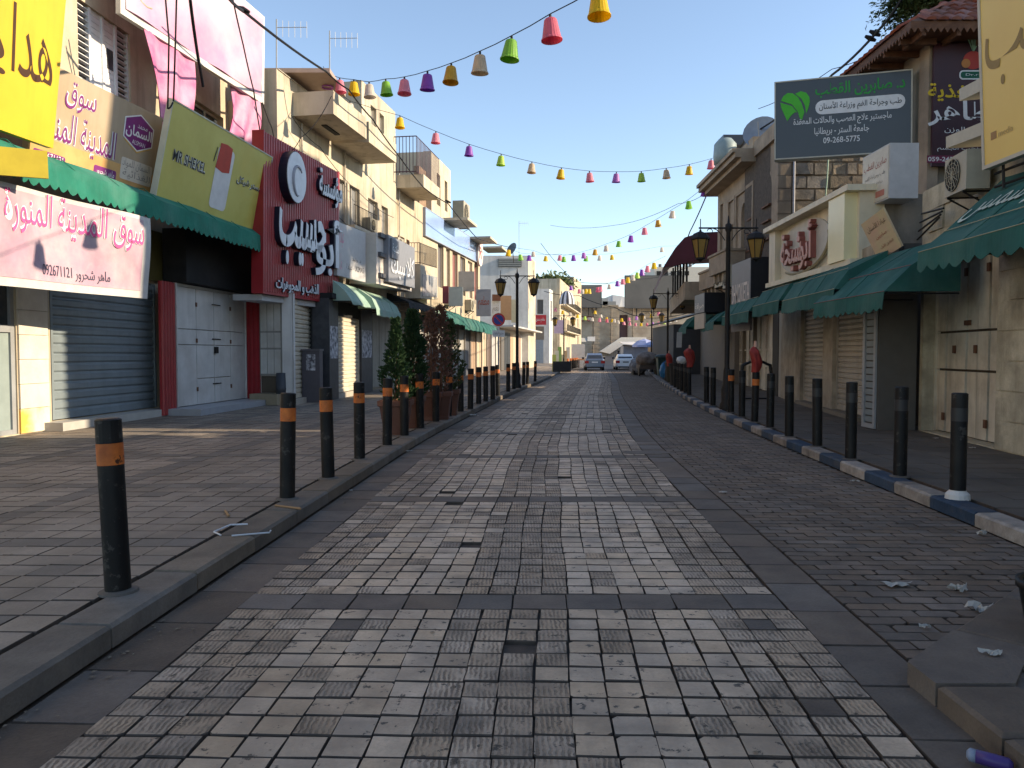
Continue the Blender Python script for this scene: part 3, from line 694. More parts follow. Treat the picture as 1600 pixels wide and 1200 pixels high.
b.build('leg',M['iron'],bx)
# ---- signs over the near building
YEL=mat('yellow_sign',(.6,.4,.025),(.54,.34,.02),rough=.45,spec=.4,scale=.8,dirt=(.35,.22,.03),dirt_amt=.3,streak=.2)
d=V((-.147,-.989,0)).normalized()*3.2
bl=at(83,232,12.3); tl=at(103,2,12.3)
fy=Fr(bl+d,-d,(tl-bl)*1.35)
sg=board('yellow_sign_board','bright yellow sign with large brown Arabic lettering at top left','sign',fy,YEL,.12)
q0=fy.hit(2,108); 
s_=fy.hit(84,90)[0],fy.hit(14,90)[0]; z_=fy.hit(50,126)[1],fy.hit(50,18)[1]
text(fy,s_[1],s_[0],z_[0],z_[1],'هدا',flat((.06,.025,.01),.5),sg,shear=-.1); text(fy,s_[1]-.95,s_[1]-.05,z_[0]-.1,z_[1]-.3,'يا',flat((.06,.025,.01),.5),sg,shear=-.1)
fl=Fr(fy.p(.2,-.02,-.1),-d*.9,(0.05,0,-.5)); 
fl=Fr(at(-150,262,9.9),at(76,279,11.2)-at(-150,262,9.9),at(74,236,11.3)-at(76,279,11.2))
board('yellow_canvas_flap','dull yellow canvas flap hanging below the bright yellow sign','flap',fl,flat((.33,.26,.02),.8),.02)
# brown market sign
fb=quadfr(at(40,256,12.3),at(239,315,15.7),at(59,89,12.3))
tan=mat('tan_sign',(.42,.33,.23),(.38,.28,.18),scale=1.2,rough=.5,streak=.2)
mk=board('market_sign','tan market sign with purple Arabic lettering and hexagon logo','sign',fb,tan,.1,legs=.3)
def R2(f,x0,x1,yt,yb):
    a=f.hit(x0,(yt+yb)/2); b_=f.hit(x1,(yt+yb)/2); c=f.hit((x0+x1)/2,yb); e=f.hit((x0+x1)/2,yt); return a[0],b_[0],c[1],e[1]
def txt(f,x0,x1,yt,yb,t,m,par,**k): return text(f,*R2(f,x0,x1,yt,yb),t,m,par,**k)
MB().box(fb,0,fb.W,0,fb.H*.3,.001,.004).build('orange_print',mat('orange_print',(.62,.36,.14),(.5,.27,.1),scale=2.),mk)
for off,m_,bo in ((.007,WHT,.035),(.011,PURP,.0)):
    txt(fb,101,151,133,179,'سوق',m_,mk,d=off,bold=bo); txt(fb,84,182,187,246,'المدينة المنـ',m_,mk,d=off,bold=bo)
hx=R2(fb,194,238,181,236); cx,cz=(hx[0]+hx[1])/2,(hx[2]+hx[3])/2; a_,b_=(hx[1]-hx[0])/2,(hx[3]-hx[2])/2
hexp=lambda k:[(cx+a_*k*x,cz+b_*k*z) for x,z in ((-1,.6),(-.0,1.05),(1,.55),(1,-.5),(0,-1),(-1,-.45))]
MB().prism(fb,[(x,z-.07) for x,z in hexp(.95)],.004,.006).build('gold_underlay',flat((.65,.4,.1)),mk)
MB().prism(fb,hexp(1.08),.006,.008).build('logo_border',WHT,mk); MB().prism(fb,hexp(1.),.008,.010).build('logo_shield',PURP,mk)
txt(fb,195,237,198,220,'السمان',WHT,mk,d=.013,bold=.02); txt(fb,205,226,221,228,'ALSMAN',WHT,mk,d=.013); txt(fb,214,230,197,203,'محمد',WHT,mk,d=.013)
MB().prism(fb,rrect(*R2(fb,145,181,262,279),.04),.006,.008).build('name_plate',PURP,mk); txt(fb,149,178,264,277,'ماهر شحرور',WHT,mk,d=.011)
MB().prism(fb,rrect(*R2(fb,50,102,238,252),.04),.006,.008).build('number_plate',PURP,mk); txt(fb,58,98,240,251,'092671121',WHT,mk,d=.011)
MB().prism(fb,rrect(*R2(fb,187,237,252,286),.04),.005,.006).build('small_print_patch',flat((.66,.58,.48)),mk)
txt(fb,190,234,253,268,'السمان للمواد',flat((.3,.26,.24)),mk,d=.009); txt(fb,190,234,269,283,'الغذائية',flat((.3,.26,.24)),mk,d=.009)
MB().box(fb,fb.W+.02,fb.W+.22,-.05,fb.H*.75,-.15,-.04).build('yellow_edge_board',flat((.6,.46,.03)),label='narrow yellow board squeezed between the tan sign and yellow shekel sign',cat='board')
# MR SHEKEL sign
fs=quadfr(at(242,313,15.1),at(402,367,19.5),at(271,157,15.1))
OL=mat('olive_yellow_sign',(.5,.46,.12),(.44,.39,.09),scale=1.5,rough=.5,dirt=(.6,.42,.06),dirt_amt=.35)
ms=board('shekel_sign','yellow sign reading MR SHEKEL with a red fez, tilted forward','sign',fs,OL,.1,frame=flat((.5,.5,.4)),fw=.03,legs=.8)
w_=lambda s,z:(s,z)
for off,m_,bo in ((.006,flat((.62,.64,.6)),.06),(.012,BLK,0.006)):
    txt(fs,268,323,243,262,'MR SHEKEL',m_,ms,d=off,bold=bo); txt(fs,368,409,281,296,'مستر شيكل',m_,ms,d=off,bold=bo)
e=R2(fs,333,360,228,330); cs=(e[0]+e[1])/2
MB().prism(fs,rrect(e[0],e[1],e[2],e[3],.12),.004,.006).build('pale_patch',flat((.62,.62,.62)),ms)
z=R2(fs,340,362,224,268); MB().prism(fs,[(z[0]-.03,z[2]),((z[0]+z[1])/2,z[2]-.05),(z[1]+.0,z[2]),(z[1]-.03,z[3]-.03),((z[0]+z[1])/2,z[3]),(z[0]+.03,z[3]-.03)],.008,.012).build('red_fez',flat((.42,.05,.03)),ms)
MB().prism(fs,[(z[0]-.16,z[2]+.1),(z[0]-.13,z[2]+.1),(z[0]-.06,z[3]-.15),(z[0]-.09,z[3]-.15)],.008,.012).build('tassel',BLK,ms)
# pink hoarding
fp=quadfr(at(195,14,15.05),at(408,152,20.3),at(195,-150,15.05)); 
PK=mat('pink_print',(.55,.25,.39),(.57,.45,.51),scale=.55,rough=.5,spec=.3,trans=.1)
PD=mat('pink_glitter',(.46,.1,.22),(.52,.28,.38),scale=1.6,rough=.5,detail=10,dirt=(.6,.12,.32),dirt_amt=.6)
hb=board('pink_hoarding','huge pale pink advertising hoarding with white border, upper left','hoarding',fp,PK,.08,frame=Wm,fw=.14)
b=MB(); b.grid(lambda u,v:fp.p(u*fp.W,v*fp.H,.03+.02*math.sin(u*23+v*4)+.018*math.sin(u*11-v*9)),44,20); b.build('stretched_sheet',PK,hb,smooth=True)
GO=flat((.45,.4,.25),.4,.3)
b=MB()
for (sx,sz,sc) in ((.55,.75,1.),(1.5,.95,.8)):
    b.tube([fp.p(sx+sc*.45*math.cos(t)*(.3+t/7),sz+sc*.45*math.sin(t)*(.3+t/7),.02) for t in [k*.35 for k in range(16)]],.018,5)
b.build('scroll_ornament',GO,hb,kind='stuff')
def cloth(name,label,pts,m,Y=None):
    b=MB(); P=[V(p) for p in pts]; n=24
    def fn(u,v):
        a=P[0].lerp(P[1],u); c=P[3].lerp(P[2],u); q=a.lerp(c,v); return q+V((.09*math.sin(u*13+v*4)*(.3+.7*v),0,.04*math.sin(u*7)))
    b.grid(fn,n,n); b.grid(lambda u,v:fn(1-u,v)+V((-.012,0,0)),n,n)
    return b.build(name,m,label=label,cat='banner',smooth=True)
cloth('pink_cloth','torn pink glitter cloth hanging left of the upper window',[at(222,34,15.6),at(303,92,17.4),at(303,208,17.2),at(258,208,16.0)],PD)
cloth('pink_cloth','pink glitter cloth hanging right of the upper window under the hoarding',[at(360,132,19.1),at(406,160,20.2),at(406,232,20.2),at(362,212,19.1)],PD)
# green awning over the near shops
A=F1
fa=wall2((-7.2,10.8),(-6.24,19.1)); fa=Fr(fa.p(-4.0,0),fa.r*12.45)
ga=awning(fa,0,12.45,[(-1.2,4.75),(-.25,4.62),(0,4.42)],4.0,M['green'],'long bright green scalloped awning over the near left shops',scallop=.21,drop=.08)
# white and pink banner
fw=quadfr(at(-60,441,10.4),at(231,467,14.3),at(-60,268,10.4))
bn=thing('market_banner','white and pink cloth banner with pink Arabic lettering below the awning','banner',fw.p(fw.W/2,0))
BP=mat('banner_print',(.5,.4,.42),(.44,.27,.34),scale=1.9,rough=.7,dirt=(.2,.15,.19),dirt_amt=.7,detail=12)
b=MB(); fn=lambda u,v:fw.p(u*fw.W,v*fw.H,.05*math.sin(u*9)+.03*math.sin(v*4+u*5)); b.grid(fn,30,8); b.grid(lambda u,v:fw.p((1-u)*fw.W,v*fw.H,.05*math.sin((1-u)*9)+.03*math.sin(v*4+(1-u)*5)-.01),30,8); b.build('cloth_sheet',Wm,bn,smooth=True)
b=MB(); b.grid(lambda u,v:fw.p(.1+u*(fw.W-.35),.13+v*(fw.H-.2),.008+.05*math.sin((.1+u*(fw.W-.35))/fw.W*9)+.03*math.sin((.13+v*(fw.H-.2))/fw.H*4+(.1+u*(fw.W-.35))/fw.W*5)),30,8); b.build('printed_field',BP,bn,smooth=True)
def onban(x0,x1,yt,yb,t,m,dd,bo=0):
    r=R2(fw,x0,x1,yt,yb); me=text(fw,*r,t,m,bn,d=0,bold=bo).data; off=OFF[bn.name]
    for v in me.vertices:
        w=v.co+off-fw.o; s=w.dot(fw.r)/fw.W; q=w.dot(fw.u)/fw.H; v.co+=fw.n*(.05*math.sin(s*9)+.03*math.sin(q*4+s*5)+dd)
onban(2,218,312,378,'سوق المدينة المنورة',WHT,.014,.03); onban(2,218,312,378,'سوق المدينة المنورة',flat((.7,.1,.28)),.02)
onban(64,172,418,440,'ماهر شحرور 092671121',flat((.05,.05,.08)),.018)
# red jeweller's sign
k_=19.2/19.5
fr_=quadfr(at(412,455,19.2),at(527,472,23.6),at(413,206,19.2))
rs=thing('red_jeweller_sign','tall red ribbed sign with raised white Arabic lettering and round emblem','sign',fr_.p(fr_.W/2,0))
ribbed('','',fr_,0,fr_.W,0,fr_.H,0,parent=rs,pitch=.125)
MB().box(fr_,-.06,0,-.05,fr_.H+.04,-.3,.02).box(fr_,fr_.W,fr_.W+.05,-.05,fr_.H+.04,-.3,.02).box(fr_,0,fr_.W,-.06,0,-.3,.02).build('edge_trim',M['redrib'],rs)
NAV=flat((.012,.014,.028),.4); LG=flat((.62,.64,.68),.35)
el=R2(fr_,433,464,237,318); 
c_=((el[0]+el[1])/2,(el[2]+el[3])/2); ra=(el[1]-el[0])/2*1.0; rb=(el[3]-el[2])/2
MB().prism(fr_,ellipse(c_[0]-.0,c_[1],ra,rb,36),.03,.26).build('emblem_drum',NAV,rs); MB().prism(fr_,ellipse(c_[0],c_[1],ra*.97,rb*.97,36),.26,.28).build('emblem_face',LG,rs)
b=MB(); b.tube([fr_.p(c_[0]+ra*.6*math.cos(t)*(1-t*.08),c_[1]+rb*.5*math.sin(t)-.1*t*.3,.285) for t in [.6+k*.35 for k in range(14)]],[.02+.03*math.sin(k/13*3.1) for k in range(14)],5); b.build('emblem_mark',flat((.3,.3,.34)),rs)
def raised(x0,x1,yt,yb,t,bo=.02,ext=.1,sh=0,face=LG):
    r=R2(fr_,x0,x1,yt,yb); text(fr_,*r,t,NAV,rs,d=.03,ext=ext,bold=bo,shear=sh,name='letter_return'); text(fr_,*r,t,face,rs,d=.03+ext+.004,ext=.015,bold=bo*.8,shear=sh)
raised(492,528,270,322,'مؤسسة'); raised(426,500,335,418,'حسيب',.03,.14); raised(484,527,340,434,'أبو',.03,.14)
raised(427,494,438,460,'الذهب و المجوهرات',.015,.04,0,LG)
MB().box(fr_,.1,fr_.W-.1,-.22,-.07,-.9,-.1).build('soffit_box',flat((.45,.45,.45)),rs)
# ---- balcony building
F2=wall2((-6.25,20.7),(-4.56,30.4)); L2=F2.W
b2=thing('balcony_building','cream building with two flat balconies and a roof room','building',F2.p(L2/2,0))
def rr(f,x0,x1,z0,z1,y=None): 
    y=y or 300; return (f.hit(x0,y)[0],f.hit(x1,y)[0],z0,z1)
ws=[rr(F2,528,543,5.7,7.1),rr(F2,546,562,5.7,7.1),rr(F2,575,590,5.4,7.0),rr(F2,596,606,5.4,7.0),(1.0,2.6,6.2,7.6),(4.0,5.4,6.0,7.4)]
ws=ws[:4]; s_p=F2.hit(565,150)[0]
pen=[rr(F2,579,588,9.15,10.35,170),rr(F2,593,600,9.15,10.35,170)]
wall(F2,0,s_p,3.1,9.05,ws[:2],M['cream2'],b2)
wall(F2,s_p,L2,3.1,10.9,[w for w in ws[2:] if w[0]>s_p]+pen,M['cream2'],b2)
core(F2,0,L2,8.3,M['cream2'],b2,z0=3.1); core(F2,s_p,L2,10.9,M['cream2'],b2,depth=5,z0=8.3,name='roof_room')
for w in ws: window(F2,*w,b2,fm=flat((.38,.34,.28)),cols=2,pane=flat((.2,.2,.2),.4),bars=False) if w[0]<s_p-.1 or w in ws[2:] else None
for w in pen: window(F2,*w,b2,cols=1,fw=.04,pane=flat((.3,.29,.25),.4))
MB().box(F2,.05,2.9,9.05,9.07,-.32,.03).build('parapet_cap',flat((.45,.4,.32)),b2)
# balconies
def balcony(s0,s1,z0,z1,p,label,f=F2,m=None,thin=False):
    m=m or M['cream2']; r=thing('balcony',label,'balcony',f.p((s0+s1)/2,z0,p/2))
    MB().box(f,s0,s1,z0,z0+.12,.002,p).build('slab',m,r)
    if not thin:
        MB().box(f,s0,s1,z0+.12,z1,p-.1,p).build('front_parapet',m,r); MB().box(f,s0,s0+.1,z0+.12,z1,.002,p-.1).build('side_parapet',m,r); MB().box(f,s1-.1,s1,z0+.12,z1,.002,p-.1).build('side_parapet',m,r)
    return r
sA=F2.hit(457,172)[0]; 
B1=balcony(sA,sA+2.55,8.08,8.72,1.2,'cream balcony with stained parapet, nearest on the balcony building')
MB().box(F2,sA+.9,sA+1.9,8.05,8.079,.45,.6).build('light_slot',M['dark'],B1)
B2=balcony(sA+2.75,sA+5.4,8.05,8.68,1.2,'second cream balcony beyond the stained one, below the roof room')
# tarp gap at the building's near end
MB().box(Fr((-6.95,20.9,0),(1,-.05,0)),0,.68,6.2,9.1,-.2,0).build('black_tarp',M['dark'],label='black tarpaulin closing the gap beside the pink hoarding',cat='tarpaulin')
MB().box(Fr((-7.6,21.4,0),(1,-.0,0)),.3,2.6,9.2,9.32,-2,0).build('roof_slab',flat((.4,.3,.24)),label='thin roof slab behind the pink hoarding edge',cat='roof slab')
rb_=thing('window_balcony','iron balcony railing above the white clinic sign','railing',F2.p(F2.hit(548,340)[0],4.9,.5))
g0,g1=F2.hit(529,335)[0],F2.hit(566,345)[0]; MB().box(F2,g0,g1,5.5,5.6,.002,.55).build('slab',M['cream2'],rb_); rail(F2,g0,g1,5.6,6.25,.52,rb_)
acunit(F2,F2.hit(600,370)[0],5.3,.25,'old air conditioner on the cream wall above the grey sign',w=.7)
# ---- ground floor shops below
FG=wall2((-5.86,20.5),(-5.86,24.6)); FH=wall2((-5.24,23.3),(-5.0,27.6))
g1_=thing('shop_row_building','dark fronted shop row with beige roller shutters under the balconies','building',FH.p(2,0))
s1a,s1b=FG.hit(457,560)[0],FG.hit(512,560)[0]
MB().box(FG,.75,4.1,.1,3.2,-2.4,-.25).build('back_wall',flat((.25,.23,.2)),g1_)
MB().box(FG,-.05,s1a-.02,.1,3.2,-.25,.0).build('pilaster',M['white'],g1_)
shutter(FG,s1a+.03,s1b,.28,2.95,M['steel_b'],'beige roller shutter half in sun behind the street cabinet',pitch=.13)
MB().box(FG,s1a-.1,s1b+.05,.12,.27,-.2,.1).build('shop_step',flat((.4,.36,.3)),label='stone sill below the shutter behind the street cabinet',cat='step')
hs=lambda x:FH.hit(x,570)[0]
BKP=mat('black_pilaster',(.035,.035,.04),(.055,.055,.06),rough=.5,scale=5,dirt=(.4,.4,.4),dirt_amt=.0)
PAP=mat('torn_posters',(.65,.65,.68),(.06,.06,.07),scale=7)
for x0,x1,lab in ((515,529,1),(565,582,1)):
    MB().box(FH,hs(x0),hs(x1),.13,3.1,-.5,.0).build('pilaster',BKP,g1_)
    MB().box(FH,hs(x0)+.08,hs(x1)-.08,1.35,2.3,.0,.006).build('poster',PAP,g1_)
shutter(FH,hs(530)+.04,hs(564)-.04,.3,2.62,M['steel_b'],'beige roller shutter fully in sun between two black pilasters',pitch=.13,d=-.12)
MB().box(FH,hs(530),hs(565),.12,.28,-.3,-.02).build('shop_step',flat((.4,.36,.3)),label='pale sill below the sunny beige shutter between black pilasters',cat='step')
MB().box(FH,hs(515),hs(620),3.1,3.25,-1.,.1).box(FH,hs(530),hs(565),2.64,3.1,-.2,-.05).build('lintel',M['dark'],g1_)
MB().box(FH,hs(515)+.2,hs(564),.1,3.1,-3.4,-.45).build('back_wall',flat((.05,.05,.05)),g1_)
# shops further along
FS=wall2((-5.35,27.6),(-4.6,33.6)); FT=wall2((-4.6,33.6),(-1.0,61))
s3=thing('door_row_building','row of closed beige metal shop doors behind the potted cypresses','building',FS.p(3,0))
MB().box(FS,0,FS.W,.1,3.3,-3,-.1).build('wall',mat('tan_wall',(.5,.42,.3),(.42,.34,.24),scale=2,streak=.3,dirt=(.2,.15,.1)),s3)
for i in range(12):
    MB().box(FS,.9+i*.42,.9+i*.42+.39,.2,2.95,-.1,-.06+.008*(i%2)).build('door_panel',mat('beige_leaf%d'%i,(.4,.36,.29),(.33,.3,.24),scale=3,streak=.4) if i<2 else bpy.data.materials['beige_leaf%d'%(i%2)],s3)
s4=thing('far_shop_row_building','long shaded row of shop fronts under teal awnings, left','building',FT.p(12,0))
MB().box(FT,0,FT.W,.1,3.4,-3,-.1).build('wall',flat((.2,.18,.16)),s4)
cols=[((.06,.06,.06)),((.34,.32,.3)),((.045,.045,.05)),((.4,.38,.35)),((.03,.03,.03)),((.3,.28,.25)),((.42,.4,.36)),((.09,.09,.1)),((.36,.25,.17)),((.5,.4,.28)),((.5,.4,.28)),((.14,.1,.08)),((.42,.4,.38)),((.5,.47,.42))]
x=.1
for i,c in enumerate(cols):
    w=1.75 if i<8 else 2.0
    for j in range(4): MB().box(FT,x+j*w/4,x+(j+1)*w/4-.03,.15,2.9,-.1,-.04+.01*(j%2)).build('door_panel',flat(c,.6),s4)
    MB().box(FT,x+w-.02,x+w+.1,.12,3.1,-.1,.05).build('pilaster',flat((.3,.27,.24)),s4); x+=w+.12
# ---- clinic sign, grey sign
fc=quadfr(at(527,430,23.2),at(571,441,25.0),at(527,346,23.2))
cs_=board('clinic_sign','white clinic sign board with small dark lettering right of the red sign','sign',fc,flat((.5,.49,.48),.5),.12)
txt(fc,530,537,355,386,'عيادة',flat((.7,.3,.38)),cs_); txt(fc,529,534,395,428,'طب',flat((.72,.45,.5)),cs_); txt(fc,550,564,403,411,'د. وليد',flat((.05,.05,.06)),cs_); txt(fc,541,568,415,426,'UCMAS - عيادة',flat((.05,.05,.06)),cs_)
fg=quadfr(at(588,443,25.2),at(643,456,30.5),at(588,363,25.2))
gsn=board('grey_box_sign','pale box sign with grey panel and thin white Arabic strokes','sign',fg,flat((.6,.55,.5),.6),.9)
gp=R2(fg,599,641,377,445); MB().box(fg,gp[0],gp[1],gp[2],gp[3],.0,.18).build('grey_panel',flat((.22,.225,.25),.5),gsn)
for z in (gp[2]+.1,(gp[2]+gp[3])/2,gp[3]-.15): MB().box(fg,gp[0]-.7,gp[0],z,z+.14,.0,.1).build('side_bar',flat((.08,.08,.09)),gsn)
MB().box(fg,gp[0]+.2,gp[0]+1.3,gp[3]-.75,gp[3]-.1,.18,.24).build('raised_square',flat((.16,.165,.19)),gsn)
text(fg,gp[0]+.3,gp[0]+1.2,gp[3]-.6,gp[3]-.25,'مكتبة',LG,gsn,d=.25)
text(fg,gp[0]+.3,gp[1]-.2,gp[2]+.15,gp[2]+1.1,'كلاسيك',LG,gsn,d=.2,bold=.01)
# pale awnings
awning(FH,-.6,FH.hit(567,490)[0],[(-.0,3.65),(.35,3.35),(.55,3.05)],2.95,M['greenp'],'faded pale green awning just right of the red sign',scallop=.12,drop=.03)
awning(wall2((-5.0,25.0),(-4.75,29.2)),0,3.9,[(0,3.6),(.45,3.3),(.6,2.95)],2.72,M['greenp'],'faded cream and green awning with toothed edge',scallop=.1,drop=.05)
FU=wall2((-5.0,29.3),(-4.35,34))
awning(FU,0,4.2,[(0,3.9),(1.1,3.45)],3.2,M['dark'],'black sagging awning between the pale green ones',scallop=.3,name='dark_awning')
# potted cypresses follow in the props part
# ---- blue sign building
F3=wall2((-4.56,30.4),(-1.98,47.6)); L3=F3.W
b3=thing('blue_sign_building','cream building carrying a long pale blue sign and roof slabs','building',F3.p(L3/2,0))
h3=lambda x,y=400:F3.hit(x,y)[0]
ho=[(h3(622,370),h3(632,370),4.4,6.2),(h3(635,380),h3(640,380),4.4,6.2)]
for x0,x1 in ((684,693),(697,703),(707,715),(719,727),(731,738),(741,747)): ho.append((h3(x0),h3(x1),4.7,6.8))
wall(F3,0,L3,3.3,8.05,ho,M['cream'],b3); core(F3,0,L3,8.05,M['cream'],b3,z0=3.3)
for i,w in enumerate(ho):
    window(F3,*w,b3,cols=2,fm=flat((.35,.3,.26)),pane=[flat((.5,.45,.38),.6),flat((.25,.1,.09),.5),flat((.16,.15,.15),.3)][i%3])
sU0,sU1=h3(674,260),h3(704,280)
wall(F3,sU0,sU1,8.05,10.85,[(sU0+1.,sU0+1.7,8.6,10.1),(sU0+2.6,sU0+3.2,8.6,10.1)],M['cream2'],b3,name='roof_room_wall'); core(F3,sU0,sU1,10.85,M['cream2'],b3,depth=4,z0=8.05,name='roof_room')
MB().box(F3,sU0-1.2,sU0,8.05,9.9,-.5,-.25).build('brick_stub',mat('stub_brick',(.3,.2,.13),(.2,.13,.09),scale=6,bump=.5),b3)
b=balcony(.1,2.7,8.0,8.5,1.1,'cream balcony with tall iron bars beside the roof brickwork',f=F3)
rail(F3,-.2,3.4,8.5,9.9,.9,b,gap=.2,r=.014,m=flat((.06,.03,.05))); rail(Fr(F3.p(-.2,0,-.6),F3.n),0,1.5,8.5,9.9,0,b,gap=.13,r=.014,m=flat((.06,.03,.05)))
sb=F3.hit(620,250)[0]
balcony(h3(690,320),h3(707,330),8.0,8.3,1.3,'flat concrete slab above the blue sign, nearest of three',f=F3,m=M['cream2'],thin=True)
for lab,x0,x1 in (('flat concrete slab above the blue sign carrying the white air conditioner',735,749),('small flat concrete slab at the far end of the blue sign',756,768)):
    a=h3(x0-4,350); balcony(a,a+2.3,8.02,8.2,1.3,lab,f=F3,thin=True)
acunit(F3,h3(713,335),8.35,-.2,'white air conditioner standing on the roof slabs, left',w=1.6,h=1.25,dep=.6)
fbl=quadfr(at(665,367,34.4),at(748,410,46.6),at(665,325,34.4))
bs=board('blue_sign','long pale blue sign with round emblem at its far end','sign',fbl,mat('blue_sign_face',(.27,.38,.62),(.23,.33,.56),scale=.6,rough=.25,spec=.6),.25,frame=flat((.3,.33,.4)),fw=.04)
text(fbl,fbl.W-3.2,fbl.W-1.2,.3,.95,'المركز',flat((.4,.42,.5)),bs); 
MB().prism(fbl,ellipse(fbl.W-.1,.55,.8,.8,24),.02,.14).build('emblem_disc',flat((.6,.5,.48)),bs); text(fbl,fbl.W-.5,fbl.W+.3,.2,.9,'R',flat((.35,.1,.1)),bs,d=.15)
# balcony box with reflective poster
fx=quadfr(at(657,466,31.5),at(684,468,35.0),at(657,412,31.5))
bxr=thing('boxed_balcony','cream boxed balcony with iron railing and glossy blue poster','balcony',fx.p(1.5,0))
MB().box(fx,-.0,fx.W,0,fx.H,-1.2,0).build('parapet_box',M['cream2'],bxr); MB().box(fx,.3,fx.W-.2,.1,fx.H-.4,0,.02).build('glossy_poster',mat('glossy_poster',(.2,.22,.26),(.45,.42,.38),scale=1.2,rough=.15,spec=.6),bxr)
rail(fx,0,fx.W,fx.H,fx.H+.85,-.05,bxr); rail(Fr(fx.p(0,0,-1.2),fx.n),0,1.2,fx.H,fx.H+.85,0,bxr)
# teal awnings along the far left shops
for i,(a,c,zt,zh,mm,lab) in enumerate(((.4,2.6,3.75,3.25,'greenp','short faded green awning with toothed edge beyond the black awning'),(2.7,7.2,3.9,2.95,'greend','dull teal awning with faint white marks, left row'),(7.4,13.2,3.8,2.75,'greend','teal awning beneath the red and brown letters, left row'),(13.6,19.5,3.7,2.7,'greend','last teal awning before the no parking sign'))):
    awning(FT,a,c,[(0,zt),(.9,zt-.35),(1.15,zh+.25)],zh,M[mm],lab,scallop=.16,frame=False)
MB().prism(FT.shift(1.0),ellipse(5,3.2,.25,.1,12),.1,.12)
# small signs between
def smallsign(x0,x1,yt,yb,Y,c,label,t=None,tc=None,dx=0.,thick=.15,name='shop_sign'):
    f=quadfr(at(x0,yb,Y),at(x1,yb+dx,Y+ (0 if dx==0 else abs(x1-x0)*.12)),at(x0,yt,Y)); r=board(name,label,'sign',f,flat(c,.5),thick)
    if t: text(f,f.W*.12,f.W*.88,f.H*.25,f.H*.75,t,flat(tc),r)
    return r
smallsign(691.5,700.5,447,474,33.5,(.25,.05,.06),'narrow dark red sign panel over the teal awnings')
smallsign(701,723,448,478,34.2,(.33,.38,.38),'pale green grey glazed sign beside the dark red panel')
smallsign(716,741,424,455,35.5,(.35,.33,.31),'square grey sheet metal box hung over the left awnings')
rl=smallsign(744,767,452,494,36.5,(.25,.26,.3),'grey sign with raised brown red letters over the teal awning','مطعم',(.28,.06,.03))
smallsign(768,781,470,498,42,(.7,.68,.65),'white poster sign with sketch beside the brown board','نعم',(.4,.35,.3))
smallsign(769,782,460,470,41.8,(.2,.08,.04),'brown strip sign above the white poster')
smallsign(782,799,462,500,44,(.5,.3,.16),'plain light brown board above the far left shops')
smallsign(799,807,468,504,45,(.62,.58,.42),'narrow cream upright sign beside the light brown board')
# ---- white building facing the camera
FW=Fr((-6,72,0),(7.5,0,0)); bw=thing('white_gable_building','tall white building with plain wall facing down the street','building',FW.p(4,0))
wall(FW,0,7.5,0,10.6,[],M['white'],bw); MB().box(FW,.01,7.49,0,10.58,-12,-.3).build('side_wall',M['white'],bw)
o=MB().box(FW,4.7,6.9,9.55,10.3,0,.15); o.build('grille_panel',flat((.13,.14,.14)),bw)
for k in range(4): MB().box(FW,4.75,6.85,9.62+k*.17,9.7+k*.17,.15,.19).build('grille_slat',flat((.3,.3,.28)),bw)
FWs=wall2((1.51,72),(2.35,77)); MB().box(FWs,0,FWs.W,0,10.6,-.5,0).build('street_wall',M['cream2'],bw)
# canopy of the shops under it
cn=thing('flat_canopy','thin white flat canopy over the sunny far left shops','canopy',at(800,512,62))
f=wall2((-.8,61),(1.6,76)); MB().box(f,-3,f.W,3.5,3.62,-.2,1.4).build('canopy_slab',flat((.5,.48,.46)),cn)
s5=thing('sunny_shop_building','low sunny shops with tan and white doors before the white building','building',f.p(7,0))
MB().box(f,-.2,f.W,.1,3.5,-3,-.15).build('wall',flat((.42,.36,.3)),s5)
for i,c in enumerate([(.12,.11,.1),(.04,.045,.05),(.04,.045,.05),(.45,.3,.19),(.5,.42,.3),(.52,.45,.33),(.3,.2,.15),(.55,.52,.46),(.35,.34,.33),(.5,.48,.46)]): MB().box(f,i*1.5,i*1.5+1.42,.15,3.2,-.15,-.05).build('door_panel',flat(c),s5)
# ---- far left buildings
FQ=Fr((2.4,97,0),(2.0,0,0)); FQ=Fr((1.8,97,0),(2.9,0,0))
b5=thing('corner_shop_building','pale two storey corner building with red sign, far left','building',FQ.p(1.5,0))
hh=FQ.rect(839,849,468,491)
wall(FQ,0,2.9,0,9.6,[(hh[0],hh[1],hh[2],hh[3])],M['white'],b5); window(FQ,*hh,b5,cols=1,pane=flat((.12,.11,.1)))
for i in range(4): MB().box(FQ,.9+i*.32,1.2+i*.32,.15,4.2,.0,.05).build('door_panel',flat((.25,.29,.34)),b5)
FQs=wall2((4.7,97),(7.6,112)); hs_=[(1+i*2.4,2.3+i*2.4,5.6,8.2) for i in range(5)]
wall(FQs,0,FQs.W,0,9.6,hs_,M['white'],b5,name='street_wall')
for w in hs_: window(FQs,*w,b5,cols=2,pane=flat((.2,.25,.3),.2))
MB().box(FQ,0.02,2.88,0,9.58,-12,-.3).build('side_wall',M['white'],b5)
rsn=smallsign(835,853.5,492,507.5,93,(.42,.03,.04),'small red shop sign with white lettering, far left','مطعم دمشق',(.7,.7,.7))
smallsign(837,850,510,531,93.5,(.18,.15,.12),'brown picture sign under the small red sign')
smallsign(866,881,500,521,80,(.35,.28,.4),'pale lilac and crimson sign panel, far left')
FX=Fr((3.2,128,0),(7.6,0,0)); b6=thing('far_tall_building','tall cream building with planted roof terrace, far left','building',FX.p(4,0,-5))
MB().box(FX,0,7.0,0,14.2,-14,0).build('wall',flat((.38,.35,.3),.9),b6)
f=wall2((10.25,128),(12.6,140)); hx_=[(1+i*2.2,2+i*2.2,z,z+1.5) for i in range(4) for z in (3,6,9)]
